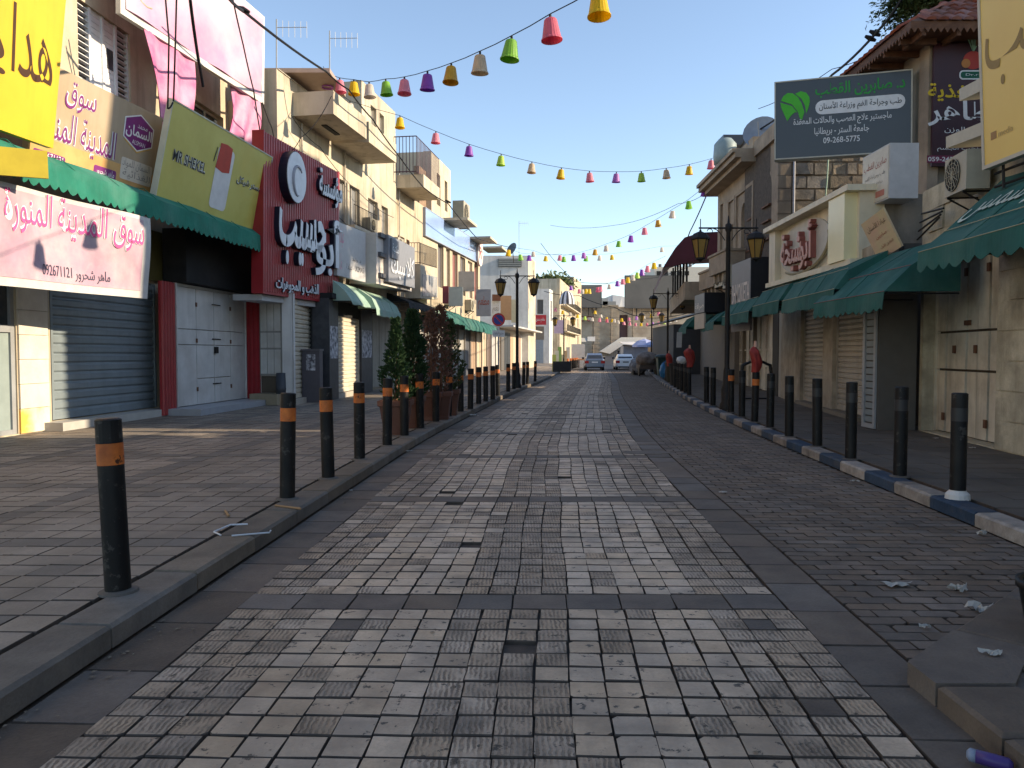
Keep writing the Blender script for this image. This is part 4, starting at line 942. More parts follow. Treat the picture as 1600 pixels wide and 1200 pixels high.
wall(f,0,f.W,0,14.2,hx_,M['cream'],b6,name='street_wall')
for w in hx_: window(f,*w,b6,cols=1)
MB().box(FX,7.0,7.1,0,14.2,-11,-.1).build('pier',M['cream'],b6)
# terrace houses before it
FY=wall2((6.2,100),(10.6,126)); b7=thing('terrace_house','cream three storey house with balconies beyond the red sign','house',FY.p(8,0))
hz=[(1.5+i*2.6,2.7+i*2.6,z,z+1.7) for i in range(9) for z in (4.6,8.0)]
wall(FY,0,FY.W,0,11.2,hz,M['cream'],b7); core(FY,0,FY.W,11.2,M['cream2'],b7,depth=4)
for w in hz: window(FY,*w,b7,cols=1)
for z in (4.3,7.7): MB().box(FY,1,24,z,z+.15,.0,.9).build('balcony_slab',M['cream2'],b7); rail(FY,1,24,z+.15,z+1.,.85,b7,gap=.5,r=.02)
um=thing('striped_awning','black and white striped dome awning, far left','awning',at(883,470,88))
for k in range(9):
    a0_,a1_=math.pi*k/9,math.pi*(k+1)/9; c=at(883,476,88); b=MB()
    def P(a,t): return c+V((math.cos(a)*.9*math.cos(t)+.2,-math.sin(a)*1.2*math.cos(t),1.6*math.sin(t)))
    b.grid(lambda u,v:P(a0_+(a1_-a0_)*u,v*math.pi/2),3,5); b.build('stripe_gore',flat((.6,.6,.65) if k%2 else (.05,.05,.06)),um)
# ================================================================ right side of the street
# ---- low shop nearest on the right, r runs from far to near
F4=wall2((7.27,13.7),(6.86,10.3)); 
F4=Fr(F4.o,F4.r*9)
b8=thing('low_shop_building','low grimy yellowish stone shop with cream panelled door, nearest right','building',F4.p(3,0))
h4=lambda x,y=600:F4.hit(x,y)[0]
d0,d1=.12,h4(1556)
wall(F4,0,9,.1,4.35,[(d0,d1,.14,3.15)],M['wallr'],b8,depth=.3)
core(F4,0,9,4.35,M['wallr'],b8,depth=5.5,d=-.6)
# stone courses of the pier and upper wall
for i in range(9):
    for j in range(3):
        z=.14+i*.42; s=d1+.06+j*.75+(.3 if i%2 else 0)
        MB().box(F4,s,s+.73,z,z+.405,.0,.02+.012*((i*3+j)%3)).build('stone_block',M['wallr'],b8)
for i in range(3):
    for j in range(7):
        z=3.2+i*.38; s=.05+j*.6+(.28 if i%2 else 0)
        if s+.58<d1+.05: MB().box(F4,s,s+.58,z,z+.365,.0,.015+.014*((i*5+j)%3)).build('stone_block',M['wallr'],b8)
cdr=thing('cream_shop_door','cream metal shop door of seven rusty panels, nearest on the right','door',F4.p((d0+d1)/2,.14))
n=7; w=(d1-d0)/n
MB().box(F4,d0,d1,.14,3.14,-.34,-.281).build('backing',flat((.06,.045,.03)),cdr)
for k in range(n):
    for z0,z1 in ((.16,1.2),(1.24,1.84),(1.88,3.08)):
        MB().box(F4,d0+k*w+.02,d0+(k+1)*w-.02,z0,z1,-.28,-.235-.014*((k)%2)).build('door_panel',M['doorc'],cdr)
for k in range(n):
    for z in (.35,1.5,2.75):
        if (k+int(z))%2==0: MB().box(F4,d0+k*w+w*.8,d0+k*w+w*1.02,z,z+.13,-.235,-.21).build('hinge',M['wood'],cdr)
MB().box(F4,d0,d1,3.1,3.14,-.3,-.2).box(F4,d0,d0+.03,.14,3.1,-.3,-.2).box(F4,d1-.03,d1,.14,3.1,-.3,-.2).build('door_frame',M['doorc'],cdr)
MB().box(F4,d0+3.0*w,d0+3.4*w,1.95,2.03,-.235,-.19).build('bolt',M['wood'],cdr)
# grey steel unit between awnings
un=thing('shuttered_kiosk','narrow metal kiosk with small shutter beside the cream door','kiosk',(6.9,14.1,.12))
MB().wbox(6.56,7.24,13.75,14.3,.12,2.75).build('kiosk_body',flat((.115,.105,.095),.7),un)
FK=wall2((6.55,14.28),(6.55,13.78))
for i in range(17): MB().box(FK,.1,FK.W-.08,.25+i*.125,.25+i*.125+.1,.0,.022).build('slat',M['steel_g'],un)
MB().box(FK,0,.09,.14,2.7,0,.04).box(FK,FK.W-.07,FK.W,.14,2.7,0,.04).box(FK,.09,FK.W-.07,.14,.22,0,.04).build('steel_frame',M['grey'],un)
MB().box(FK,.08,FK.W-.04,2.4,2.72,.04,.07).build('nameplate',flat((.5,.5,.48)),un); text(FK,.16,FK.W-.12,2.6,2.68,'شركة',BLK,un,d=.075); text(FK,.16,FK.W-.12,2.46,2.56,'القدس',BLK,un,d=.075)
# ---- shutters of the middle part
F5=wall2((8.15,22.6),(6.95,14.8)); h5=lambda x,y=580:F5.hit(x,y)[0]
b9=thing('shutter_row_building','grimy shop row with two roller shutters under green awnings, right','building',F5.p(4,0))
t1,t2,t3,t4=h5(1250),h5(1285),h5(1300),h5(1349)
wall(F5,-1.2,F5.W+.1,.1,3.6,[(t1,t2,.2,2.9),(t3,t4,.2,2.9)],mat('row_wall',(.42,.36,.27),(.3,.25,.185),scale=3,streak=.5,bump=.3,dirt=(.1,.08,.06),dirt_amt=.6),b9)
core(F5,-1.2,F5.W+.1,3.6,M['conc'],b9,depth=3.5,d=-.5)
shutter(F5,t1+.06,t2-.06,.22,2.85,M['steel_r'],'dim beige roller shutter, farther one under the right green awnings',pitch=.12,d=-.15)
shutter(F5,t3+.06,t4-.06,.22,2.85,M['steel_r'],'dim beige roller shutter next to the narrow metal kiosk',pitch=.12,d=-.15)
MB().box(F5,t1-.05,t4+.05,.12,.21,-.1,.12).build('shop_step',flat((.2,.17,.13),.8),label='worn stone sill below the two dim roller shutters, right',cat='step')
# behind the gap above: plain wall towards the tall part
MB().box(Fr((7.35,15.6,0),(1,0,0)),0,2.6,3.3,4.7,-.3,0).build('blank_wall',mat('blank_grey_wall',(.24,.21,.17),(.17,.15,.12),scale=2,bump=.3,streak=.5),b9)
# ---- gates further along
F6=wall2((12.4,50),(8.4,23.5)); h6=lambda x,y=580:F6.hit(x,y)[0]
b10=thing('gate_row_building','dim shop row with ribbed cream gates behind the street lamp, right','building',F6.p(12,0))
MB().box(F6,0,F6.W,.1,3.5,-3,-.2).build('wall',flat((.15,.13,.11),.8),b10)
gt=thing('ribbed_gate','tall cream ribbed metal gate behind the nearer street lamp','gate',F6.p(h6(1180),.14))
for a,c in ((h6(1143),h6(1207)),):
    n=16; w=(c-a)/n
    for k in range(n): MB().box(F6,a+k*w+.025,a+(k+1)*w-.025,.16,3.0,-.2,-.1-.05*(k%2)).build('gate_panel',M['doorc'],gt)
    for z in (1.0,1.6): MB().box(F6,a,c,z,z+.06,-.12,-.09).build('cross_bar',M['doorc'],gt)
x=.2; 
for i,c in enumerate([(.1,.1,.11),(.13,.12,.12),(.28,.25,.2),(.2,.18,.16),(.3,.27,.22),(.24,.2,.14),(.33,.29,.22)]):
    for j in range(5): MB().box(F6,x+j*.52,x+j*.52+.49,.15,2.8,-.2,-.14+.012*(j%2)).build('door_panel',flat(c,.65),b10)
    MB().box(F6,x+2.62,x+2.85,.12,3.3,-.2,0).build('pilaster',flat((.24,.2,.15),.8),b10); x+=2.9
for x0,x1,c in ((1209,1218,(.03,.025,.02)),(1219,1234,(.36,.32,.26)),):
    MB().box(F6,h6(x0),h6(x1),.12,3.3,-.18,.05).build('pilaster',flat(c,.7),b10)
shed=thing('dark_shed','dark grey metal shed with sloping roof beyond the right awnings','shed',(11.7,52,.1))
MB().wbox(10.6,13.5,50.5,58,.1,3.4).build('shed_body',flat((.06,.062,.066),.7),shed); b=MB(); b.hexa([V(p) for p in ((10.2,50.2,3.5),(13.6,50.2,4.4),(13.6,58,4.4),(10.2,58,3.5),(10.2,50.2,3.6),(13.6,50.2,4.5),(13.6,58,4.5),(10.2,58,3.6))]); b.build('shed_roof',M['iron'],shed)
# ---- awnings right
PIP=flat((.42,.38,.25),.6)
fB=wall2((7.1,11.0),(6.8,6.5)); fB=Fr(V((7.12,10.9,0)),V((-.05,-1,0))*5)
aB=awning(fB,0,4.6,[(0,4.15),(1.0,3.22),(1.35,2.93)],2.62,M['greend'],'large green awning with white Arabic lettering, nearest right',stripe=PIP,scallop=.3,drop=.08)
fl_=Fr(fB.p(0,3.22,1.0),fB.r*4.6,fB.p(0,4.15,0)-fB.p(0,3.22,1.0))
a,b_=fl_.hit(1515,330)[0],3.6
text(fl_,a,a+2.0,.12,.98,'أبو شمس',flat((.5,.56,.48)),aB,d=.012,shear=.15)
fA=Fr(V((6.95,14.75,0)),V((-.03,-1,0))*4.2)
awning(fA,0,2.95,[(0,3.32),(.75,2.85),(1.15,2.45)],2.14,M['greend'],'green awning with red stitched seams over the metal kiosk',stripe=flat((.25,.1,.08)),scallop=.26,drop=.07)
F7=wall2((7.5,24),(7.0,16.2)); h7=lambda x,y,d:F7.hit(x,y,d)[0]
for i,(x0,x1,zt,zh,lab) in enumerate(((1222,1303,3.38,2.38,'dark green awning with white end seams below the pink lettered sign'),(1176,1217,3.3,2.42,'second dark green awning along the right shops'),(1129,1170,3.1,2.33,'third dark green awning, just beyond the street lamp'))):
    a,c=h7(x0,490,.95),h7(x1,482,.95)
    awning(F7,a,c,[(0,zt),(.7,zh+.68),(.95,zh+.3)],zh,M['greend'],lab,stripe=PIP,scallop=.14,drop=.035)
for i,(x0,x1,Y,zt,zh,lab,mm) in enumerate(((1095,1126,30,3.1,2.35,'dull green awning edge under the black hanging sign box','greend'),(1060,1094,37,3.3,2.4,'dark teal awning with pale mark at the far right shops','greend'))):
    f=Fr(V(((x0-800)/1200*Y*1.04,Y*1.04,0)),V((-.12,-1,0))); a,c=0,3.6
    awning(f,0,3.6,[(.8,zt),(.4,zt-.1),(.0,zh+.3)][::-1] if 0 else [(-1.2,zt+.2),(-.4,zt-.1),(0,zh+.3)],zh,M[mm],lab,scallop=.14,drop=.035,frame=False)
# ---- Abu ... sign with pink letters
fa_=Fr(V((7.15,21,3.4)),V((-.15,-5.4,0)),V((0,0,1.36)))
ab=thing('pink_letter_sign','cream box sign with raised pink Arabic letters over green awnings','sign',fa_.p(2.7,0))
CRM=mat('cream_sign',(.72,.64,.47),(.62,.55,.4),scale=2,rough=.5,streak=.3)
MB().box(fa_,0,fa_.W,0,fa_.H,-.5,0).build('sign_body',CRM,ab)
MB().box(fa_,-.1,fa_.W+.12,fa_.H,fa_.H+.12,-.55,.3).build('top_ledge',CRM,ab); MB().box(fa_,-.1,fa_.W+.12,-.12,0,-.55,.22).build('bottom_ledge',CRM,ab)
MB().box(fa_,fa_.W-.95,fa_.W-.1,0.002,fa_.H-.002,0,.26).build('end_pillar',mat('cream_gloss',(.8,.72,.42),(.76,.68,.4),scale=2,rough=.25,spec=.6),ab)
MB().box(fa_,.0,.5,.002,fa_.H-.002,0,.16).build('far_pillar',CRM,ab)
MB().prism(fa_,ellipse(2.3,.68,1.75,.62,32),.0,.05).build('oval_panel',flat((.55,.52,.44),.5),ab)
b=MB(); b.tube([fa_.p(2.3+1.8*math.cos(t),.68+.64*math.sin(t),.1) for t in [-2.2+k*.2 for k in range(13)]],.035,5); b.build('oval_rim',flat((.35,.3,.18)),ab)
PKL=flat((.55,.25,.2),.4)
for x0,x1,z0,z1,t in ((1.1,2.6,.12,1.12,'شيخة'),(2.45,3.3,.1,1.2,'أبو')):
    text(fa_,x0,x1,z0,z1,t,flat((.3,.1,.08)),ab,d=.05,ext=.12,bold=.02,name='letter_return'); text(fa_,x0,x1,z0,z1,t,PKL,ab,d=.18,ext=.02,bold=.015)
# ---- white lightbox and tilted placard
lb=thing('white_lightbox','white projecting lightbox with faded red Arabic print','sign',(7.8,15.5,4.5))
FL=Fr(V((7.3,15,0)),(1,0,0)); MB().box(FL,0,.56,4.5,5.56,-1.15,0).build('box_body',flat((.5,.5,.5),.5),lb)
FLs=Fr(V((7.298,16.15,4.5)),V((0,-1.15,0)),V((0,0,1.06))); MB().box(FLs,.03,1.12,.03,1.03,0,.012).build('print_face',flat((.6,.56,.46),.45),lb)
text(FLs,.1,1.05,.68,.86,'صابرين القطب',flat((.35,.08,.06)),lb,d=.015); text(FLs,.15,1.0,.48,.6,'طب وجراحة الفم',flat((.12,.11,.1)),lb,d=.015); text(FLs,.2,.9,.36,.43,'زراعة الأسنان',flat((.12,.11,.1)),lb,d=.015)
for a in (.12,.62): MB().prism(FLs,rrect(a,a+.36,.1,.22,.02),.013,.016).prism(FLs,rrect(a+.02,a+.34,.12,.2,.015),.016,.018).build('number_box',flat((.5,.2,.15)),lb)
pcf=quadfr(at(1373,408,14.6),at(1409,385,13.9),at(1345,351,14.6))
pc=board('tilted_placard','crooked yellowish placard leaning above the right green awning','placard',pcf,mat('placard',(.6,.52,.3),(.62,.42,.3),scale=2,rough=.5),.04)
text(pcf,pcf.W*.12,pcf.W*.9,pcf.H*.68,pcf.H*.88,'للسن نقرأ لا للمس',flat((.12,.08,.04)),pc,d=.006) if 0 else text(pcf,pcf.W*.12,pcf.W*.9,pcf.H*.68,pcf.H*.86,'عيادة الأسنان',flat((.12,.08,.04)),pc,d=.006)
text(pcf,pcf.W*.3,pcf.W*.75,pcf.H*.45,pcf.H*.55,'صابرين',flat((.35,.08,.05)),pc,d=.006); text(pcf,pcf.W*.3,pcf.W*.85,pcf.H*.2,pcf.H*.3,'الطابق الأول',flat((.3,.08,.05)),pc,d=.006)
# ---- dental sign
fd=Fr(at(1212,248,19),at(1423,235,17.93)-at(1212,248,19),at(1212,130,19)-at(1212,248,19))
DG=mat('slate_sign',(.045,.053,.062),(.04,.047,.056),scale=1,rough=.3,spec=.5)
dn=board('dental_sign','large dark slate sign with green heart tooth logo','sign',fd,DG,.28,frame=flat((.45,.43,.36)),fw=.03)
GRN=flat((.06,.42,.02),.4); LGT=flat((.68,.68,.68),.4)
def hd(x0,x1,y0,y1,t,m,**k):
    s0,s1,z0,z1=R2(fd,x0,x1,y0,y1); text(fd,s0,s1,z0,z1,t,m,dn,d=.008,**k)
X=lambda px:1180+px/3.81
Yy=lambda py:60+py/3.81
s0,s1,_,_=R2(fd,X(358),X(893),Yy(278),Yy(362)); text(fd,s0,s1,1.36,1.72,'د. صابرين القطب',flat((.03,.3,.05)),dn,d=.008,bold=.02)
r=R2(fd,X(358),X(893),Yy(372),Yy(452)); r=(r[0],r[1],.98,1.31); MB().prism(fd,rrect(r[0],r[1],r[2],r[3],.16),.003,.006).build('pale_pill',LGT,dn)
s0,s1,z0,z1=R2(fd,X(380),X(872),Yy(378),Yy(448)); text(fd,s0,s1,1.03,1.27,'طب وجراحة الفم وزراعة الأسنان',flat((.05,.06,.07)),dn,d=.01,bold=.01)
s0,s1,_,_=R2(fd,X(228),X(812),Yy(492),Yy(562)); text(fd,s0,s1,.70,.93,'ماجستير علاج العصب والحالات المعقدة',LGT,dn,d=.008,bold=.008)
s0,s1,_,_=R2(fd,X(352),X(678),Yy(548),Yy(602)); text(fd,s0,s1,.47,.68,'جامعة الستر - بريطانيا',LGT,dn,d=.008,bold=.008); s0,s1,_,_=R2(fd,X(405),X(623),Yy(595),Yy(632)); text(fd,s0,s1,.29,.43,'09-268-5775',LGT,dn,d=.008,bold=.008)
r=R2(fd,X(150),X(325),Yy(322),Yy(490)); cw=(r[1]-r[0]); ch=(r[3]-r[2]); L=lambda u,v:(r[0]+cw*u,r[2]+ch*v)
MB().prism(fd,[L(*p) for p in ((.24,0),(.13,.25),(.03,.5),(.0,.68),(.4,.52),(.58,.28),(.5,.3),(.36,.18))],.004,.012).build('logo_leaf',GRN,dn)
MB().prism(fd,[L(*p) for p in ((.02,.74),(.1,.9),(.25,1.),(.42,.97),(.6,.82),(.72,.6),(.82,.28),(.74,.0),(.66,.08),(.6,.3),(.4,.58))],.004,.012).build('logo_leaf',GRN,dn)
MB().prism(fd,[L(*p) for p in ((.5,.95),(.7,1.02),(.88,.95),(.98,.8),(1.,.62),(.95,.4),(.88,.22),(.84,.5),(.72,.75))],.004,.012).build('logo_leaf',GRN,dn)
# ---- house with tiled roof
FH2=Fr(V((9.35,17.6,0)),(1,0,0)); hs2=thing('tiled_roof_house','house with overhanging red tiled roof behind the dental sign','house',(11.5,19,3))
MB().wbox(9.4,14.2,17.62,20.6,3.,8.5).build('wall',mat('house_wall',(.3,.26,.2),(.22,.19,.15),scale=1,streak=.3),hs2)
MB().box(FH2,.0,.24,3.,8.45,-.3,.12).build('corner_column',M['stone2'],hs2)
rx0,rx1,ry0,ry1=8.55,15.5,16.75,21.0; zE=8.62
b=MB(); P=[V((rx0,ry0,zE)),V((rx1,ry0,zE)),V((rx1,ry1,zE)),V((rx0,ry1,zE))]; T=[V((11.,18.9,10.1)),V((13.6,18.9,10.1))]
b.add([p-V((0,0,.16)) for p in P]+P+T,[(3,2,1,0),(0,1,5,4),(1,2,6,5),(2,3,7,6),(3,0,4,7),(4,5,9,8),(5,6,9),(6,7,8,9),(7,4,8)]); rf=b.build('roof',M['wood'],hs2)
# roof tiles as rows of half pipes on the two slopes seen
def tileslope(a0,a1,b0,b1,name='roof_tile'):
    n=max(3,int((a1-a0).length/.26)); rows=6
    up=((b0+b1)/2-(a0+a1)/2)
    nrm=(a1-a0).cross(up).normalized(); nrm=nrm if nrm.z>0 else -nrm
    for i in range(n):
        u=(i+.5)/n; A0=a0.lerp(a1,u); 
        # length until the hip
        w0=(b0-a0).dot((a1-a0).normalized()); w1=(a1-b1).dot((a1-a0).normalized()); L=(a1-a0).length; x=u*L
        k=min(1,(x/w0) if w0>1e-3 else 1,((L-x)/w1) if w1>1e-3 else 1)
        m=int(rows*k+.5)
        side=(a1-a0).normalized(); upn=(up-side*up.dot(side)); 
        for j in range(m):
            q0=A0+upn*(j/rows)-upn*.02; q1=A0+upn*((j+1)/rows)
            g=MB(); vs=[]
            for q,o in ((q0,.035),(q1,.0)):
                for t in range(5):
                    an=math.pi*t/4; vs.append(q+side*(.12*math.cos(an))+nrm*(.07*math.sin(an)+o))
            g.add(vs,[(t,t+1,t+6,t+5) for t in range(4)]+[(4,3,2,1,0)]).build(name,M['rooft'],rf)
tileslope(P[0],P[1],T[0],T[1]); tileslope(P[3],P[0],T[0],T[0])
b=MB()
for i in range(9): x=rx0+.25+i*.75; b.wbox(x,x+.09,ry0+.02,17.6,zE-.3,zE-.165)
for i in range(6): y=ry0+.5+i*.72; b.wbox(rx0+.03,9.38,y,y+.09,zE-.3,zE-.165)
b.build('rafter',M['wood'],hs2,kind='stuff')
b=MB()
for i in range(30):
    y=ry0+i*.14; b.prism(Fr(V((rx0-.02,y,zE-.16)),(0,1,0)),[(0,0),(.13,0),(.065,-.1)],0,.02)
for i in range(48):
    x=rx0+i*.14; b.prism(Fr(V((x,ry0-.02,zE-.16)),(1,0,0)),[(0,0),(.13,0),(.065,-.1)],0,.02)
b.build('scalloped_fascia',M['wood'],hs2,kind='stuff')
# maroon dietician sign
fm=Fr(at(1444,263,17.4),at(1600,255,17.4)-at(1444,263,17.4),V((0,0,2.75))); fm=Fr(V((9.36+.02,17.35,5.68)),V((2.3,0,0)),V((0,0,2.7)))
mr=board('maroon_diet_sign','tall dark maroon sign with yellow and white Arabic lettering','sign',fm,mat('maroon_print',(.035,.012,.018),(.05,.012,.016),scale=1.,rough=.4),.06)
def hm(x0,x1,y0,y1,t,m,**k): 
    s0,s1,z0,z1=R2(fm,1430+x0/5.71,1430+x1/5.71,60+y0/5.71,60+y1/5.71); text(fm,s0,s1,z0,z1,t,m,mr,d=.006,**k)
hm(112,640,400,560,'للتغذية',flat((.62,.42,.02)),bold=.02); hm(112,830,556,782,'الطاهر',LGT,bold=.02); hm(260,640,790,845,'زيادة الوزن',LGT); hm(280,640,872,915,'السمنة',LGT); hm(195,560,960,1010,'نحت الجسم',LGT)
r=R2(fm,1430+105/5.71,1430+480/5.71,60+1045/5.71,60+1110/5.71); MB().box(fm,*r,.002,.005).build('number_strip',flat((.16,.02,.06)),mr); text(fm,r[0]+.02,r[1]-.02,r[2]+.03,r[3]-.03,'059-2437732',LGT,mr,d=.008,bold=.015)
r=R2(fm,1430+392/5.71,1430+700/5.71,60+285/5.71,60+368/5.71)
MB().prism(fm,rrect(*r,.08),.004,.008).build('green_badge',LGT,mr); MB().prism(fm,rrect(r[0]+.03,r[1]-.03,r[2]+.03,r[3]-.03,.06),.008,.011).build('green_badge',flat((.01,.1,.06)),mr); text(fm,r[0]+.14,r[1]-.1,r[2]+.08,r[3]-.07,'Dr.rana',LGT,mr,d=.014) if 0 else text(fm,r[0]+.14,r[0]+.42,r[2]+.08,r[3]-.07,'Dr.r',LGT,mr,d=.014)
MB().prism(fm,ellipse(r[0]+.3,r[3]+.22,.22,.2,20),.004,.008).build('fruit_mark',flat((.4,.05,.04)),mr); MB().prism(fm,ellipse(r[0]+.14,r[3]+.15,.1,.1,16),.008,.011).build('fruit_mark',flat((.5,.2,.06)),mr)
for k in range(4): MB().prism(fm,[(r[0]+.3,r[3]+.38),(r[0]+.12+.09*k,r[3]+.78),(r[0]+.2+.09*k,r[3]+.7)],.004,.008).build('leaf_mark',flat((.2,.35,.25)),mr)
# white ledges in front
for x0,x1,yt,yb,Y,lab in ((1478,1536,190,232,12.2,'grey white projecting sheet canopy below the maroon sign'),(1499,1545,125,158,11.8,'small white projecting ledge beside the yellow billboard')):
    f=quadfr(at(x0,yb,Y),at(x1,yb-22,Y-1.2),at(x0,yt+20,Y)); 
    MB().box(f,0,f.W,0,.18,-.9,0).build('ledge_canopy',flat((.5,.46,.36),.6),label=lab,cat='ledge')
# yellow billboard
fyb=Fr(V((6.46,10.6,4.06)),V((-.02,-3.4,0)),V((-.12,0,2.25)))
yb_=board('yellow_billboard','yellow billboard with large brown Arabic lettering, top right edge','billboard',fyb,mat('yellow_print',(.74,.52,.14),(.7,.47,.12),scale=.8,rough=.4,spec=.4),.1,frame=flat((.5,.46,.38)),fw=.05,legs=.6)
text(fyb,.08,2.3,.95,2.15,'القطب',flat((.3,.2,.07)),yb_); text(fyb,.32,.62,.3,.38,'media',flat((.5,.34,.12)),yb_,d=.007); MB().prism(fyb,[(.15,.3),(.27,.3),(.27,.4),(.15,.4)],.0,.004).build('printer_mark',flat((.35,.2,.08)),yb_)
for i in range(5):
    MB().tube([fyb.p(.2+i*.7,-.02,-.12),fyb.p(.2+i*.7,-.35,-.12)],.02,5).build('support_post',M['iron'],yb_)
for zz in (-.12,-.3): MB().tube([fyb.p(0,zz,-.13),fyb.p(3.4,zz,-.13)],.02,5).build('support_rail',M['iron'],yb_)
# air conditioner on the low shop
acunit(F4,F4.hit(1478,300,.45)[0],3.85,.15,'old air conditioner with round fan on the low stone shop wall',w=.7,h=.56,dep=.32)
for i in range(4):
    z=3.5+i*.14; s=.1+i*.05
    MB().tube([F4.p(s,z,.12),F4.p(s+1.2,z+.18-.1*i,.25)],.018,5).build('iron_rod',M['iron'],label=['lowest','second','third','topmost'][i]+' rusty iron rod of the bracket beside the right air conditioner',cat='rod')
# unseen building right of the camera, added and shaped to shade the left pavement
b=thing('unseen_shade_building','unseen plain stone building right of the camera, added for its shade','building',(9,2,0)); MB().wbox(8.7,15,-8,10.8,4.4,8.2).build('wall',M['stone2'],b); MB().wbox(7.0,15,-8,4.0,0,4.39).build('ground_floor_wall',M['stone2'],b)
apb=thing('unseen_shade_block','unseen tall block behind the right shops, added to shade the left signs','building',(18,17,0)); MB().wbox(14.6,23,12.2,21.6,0,15.6).build('wall',M['cream2'],apb)  # out of view; added and sized to throw shade on the left signs
for z in (4,7.2,10.4,13.2):
    for y in (14.2,16.6,19):
        MB().wbox(14.54,14.6,y,y+1.2,z,z+1.4).build('window',M['glass'],apb)
# ---- arched stone building
F8=wall2((8.6,32.35),(8.37,24.5)); L8=F8.W
b11=thing('arched_stone_building','old stone building with arched windows and deep cornice, right','building',F8.p(4,0,-2))
h8=lambda x,y=280:F8.hit(x,y)[0]
ar=[(h8(1194),h8(1206),5.0,7.4),(h8(1159),h8(1167),4.9,7.0),(h8(1171),h8(1178),4.9,6.8),(h8(1143),h8(1149),4.9,6.5),(h8(1126),h8(1130),4.6,7.6)]
wall(F8,0,L8,3.2,8.25,ar,M['stone2'],b11,depth=.3); core(F8,0,L8,8.25,M['stone2'],b11,depth=4,z0=3.2,d=-.35)
for k,(a,c,z0,z1) in enumerate(ar):
    MB().box(F8,a+.002,c-.002,z0,z1,-.28,-.26).build('window',flat((.16,.11,.07)) if k==0 else flat((.26,.24,.22)),b11)
    # arch: fill the corners above the springing
    if k<4:
        w=c-a; cx=(a+c)/2; r=w/2; zc=z1-r*1.2
        for sgn in (-1,1):
            pts=[(cx+sgn*r,z1),(cx,z1)]+[(cx+sgn*r*math.sin(t),zc+r*1.2*math.cos(t)) for t in [i*math.pi/2/8 for i in range(9)]]
            MB().prism(F8,pts if sgn<0 else pts[::-1],-.26,.0015).build('arch_spandrel',M['stone2'],b11)
    if k in (0,2): 
        b=MB(); 
        for z in (z0+.2,z0+.8,z0+1.3): b.box(F8,a-.0,c,z,z+.05,-.1,.1)
        b.build('window_brace',M['wood'],b11,kind='stuff')
for a,c in ((h8(1152),h8(1180)),(h8(1140),h8(1151))):
    b=MB(); b.box(F8,a,a+.12,4.6,7.5,.0,.08); b.box(F8,c-.12,c,4.6,7.5,.0,.08); b.box(F8,a+.12,c-.12,7.38,7.5,.0,.078); b.build('window_surround',M['stone2'],b11,kind='stuff')
for i,(z0,z1,p) in enumerate(((8.1,8.25,.55),(8.25,8.42,.75),(8.42,8.55,.85))): MB().box(F8,-.35+.05*i,L8-2.2,z0,z1,-.3,p).build('cornice',M['stone2'],b11)
MB().box(F8,L8-2.2,L8+.01,8.25,8.75,-.35,.12).build('parapet',M['stone2'],b11)
MB().box(F8,.0,L8-2.4,8.55,9.0,-.4,.1).build('parapet',M['stone2'],b11)
# flank facing the camera: rough stones one by one, with an arched barred window
FF=Fr(V((8.37,24.45,0)),(1,0,0)); 
MB().box(FF,0.02,5.6,3,8.7,-3.5,-.06).build('flank_wall',M['bed'],b11)
for k in range(14): MB().box(FF,0,.42,3.1+k*.4,3.1+k*.4+.385,-.05,.05+.015*(k%2)).build('quoin_stone',M['stone2'],b11)
sc=[]
cxA,wA,zA0,zA1=2.4,.8,4.0,6.75
i=0; z=3.1
while z<8.6:
    hgt=.36+.06*R(); s=.44-(.25*R())
    s=.44
    while s<5.5:
        w=.3+.45*R(); e=min(s+w,5.5)
        mx,mz=(s+e)/2,z+hgt/2
        inside=abs(mx-cxA)<wA/2+.28 and mz<zA1
        if inside:
            if s<cxA-wA/2-.2 and mx<cxA: e=cxA-wA/2-.18; 
            elif e>cxA+wA/2+.2 and mx>cxA: s2=cxA+wA/2+.18; s,e=s2,max(e,s2+.2)
            else: s=e; continue
        if e-s>.08:
            g=MB(); P=FF.p; q=.02; dd=.02+.05*R(); jj=lambda:(R()-.5)*.03
            a0_,a1_,c0_,c1_=s+.012,e-.012,z+.01,z+hgt-.012
            g.hexa([P(a0_,c0_,-.05),P(a1_,c0_,-.05),P(a1_-q,c0_+q+jj()*.5,dd+jj()),P(a0_+q,c0_+q+jj()*.5,dd+jj()),P(a0_,c1_,-.05),P(a1_,c1_,-.05),P(a1_-q,c1_-q,dd+jj()),P(a0_+q,c1_-q,dd+jj())]).build('wall_stone',M['stone'],b11)
        s=e
    z+=hgt
MB().box(FF,cxA-wA/2,cxA+wA/2,zA0,zA1-.3,-.055,-.03).prism(FF,ellipse(cxA,zA1-.42,wA/2,.42,12,0,math.pi),-.055,-.031).build('arched_opening',M['dark'],b11)
b=MB()
for k in range(11):
    t0,t1=math.pi*k/11,math.pi*(k+1)/11; ri,ro=wA/2,wA/2+.2
    MB().prism(FF,[(cxA+ri*math.cos(t0+.02),zA1-.42+ri*math.sin(t0+.02)),(cxA+ro*math.cos(t0+.02),zA1-.42+ro*math.sin(t0+.02)),(cxA+ro*math.cos(t1-.02),zA1-.42+ro*math.sin(t1-.02)),(cxA+ri*math.cos(t1-.02),zA1-.42+ri*math.sin(t1-.02))],-.05,.07).build('arch_stone',M['stone2'],b11)
for k in range(6):
    for sx in (-1,1):
        a=cxA+sx*(wA/2+.09); MB().box(FF,a-.09,a+.09,zA0+k*.39,zA0+k*.39+.375,-.05,.065).build('jamb_stone',M['stone2'],b11)
rail(FF,cxA-wA/2,cxA+wA/2,zA0+.1,zA1-.15,.03,b11,gap=.13,name='window_bars')
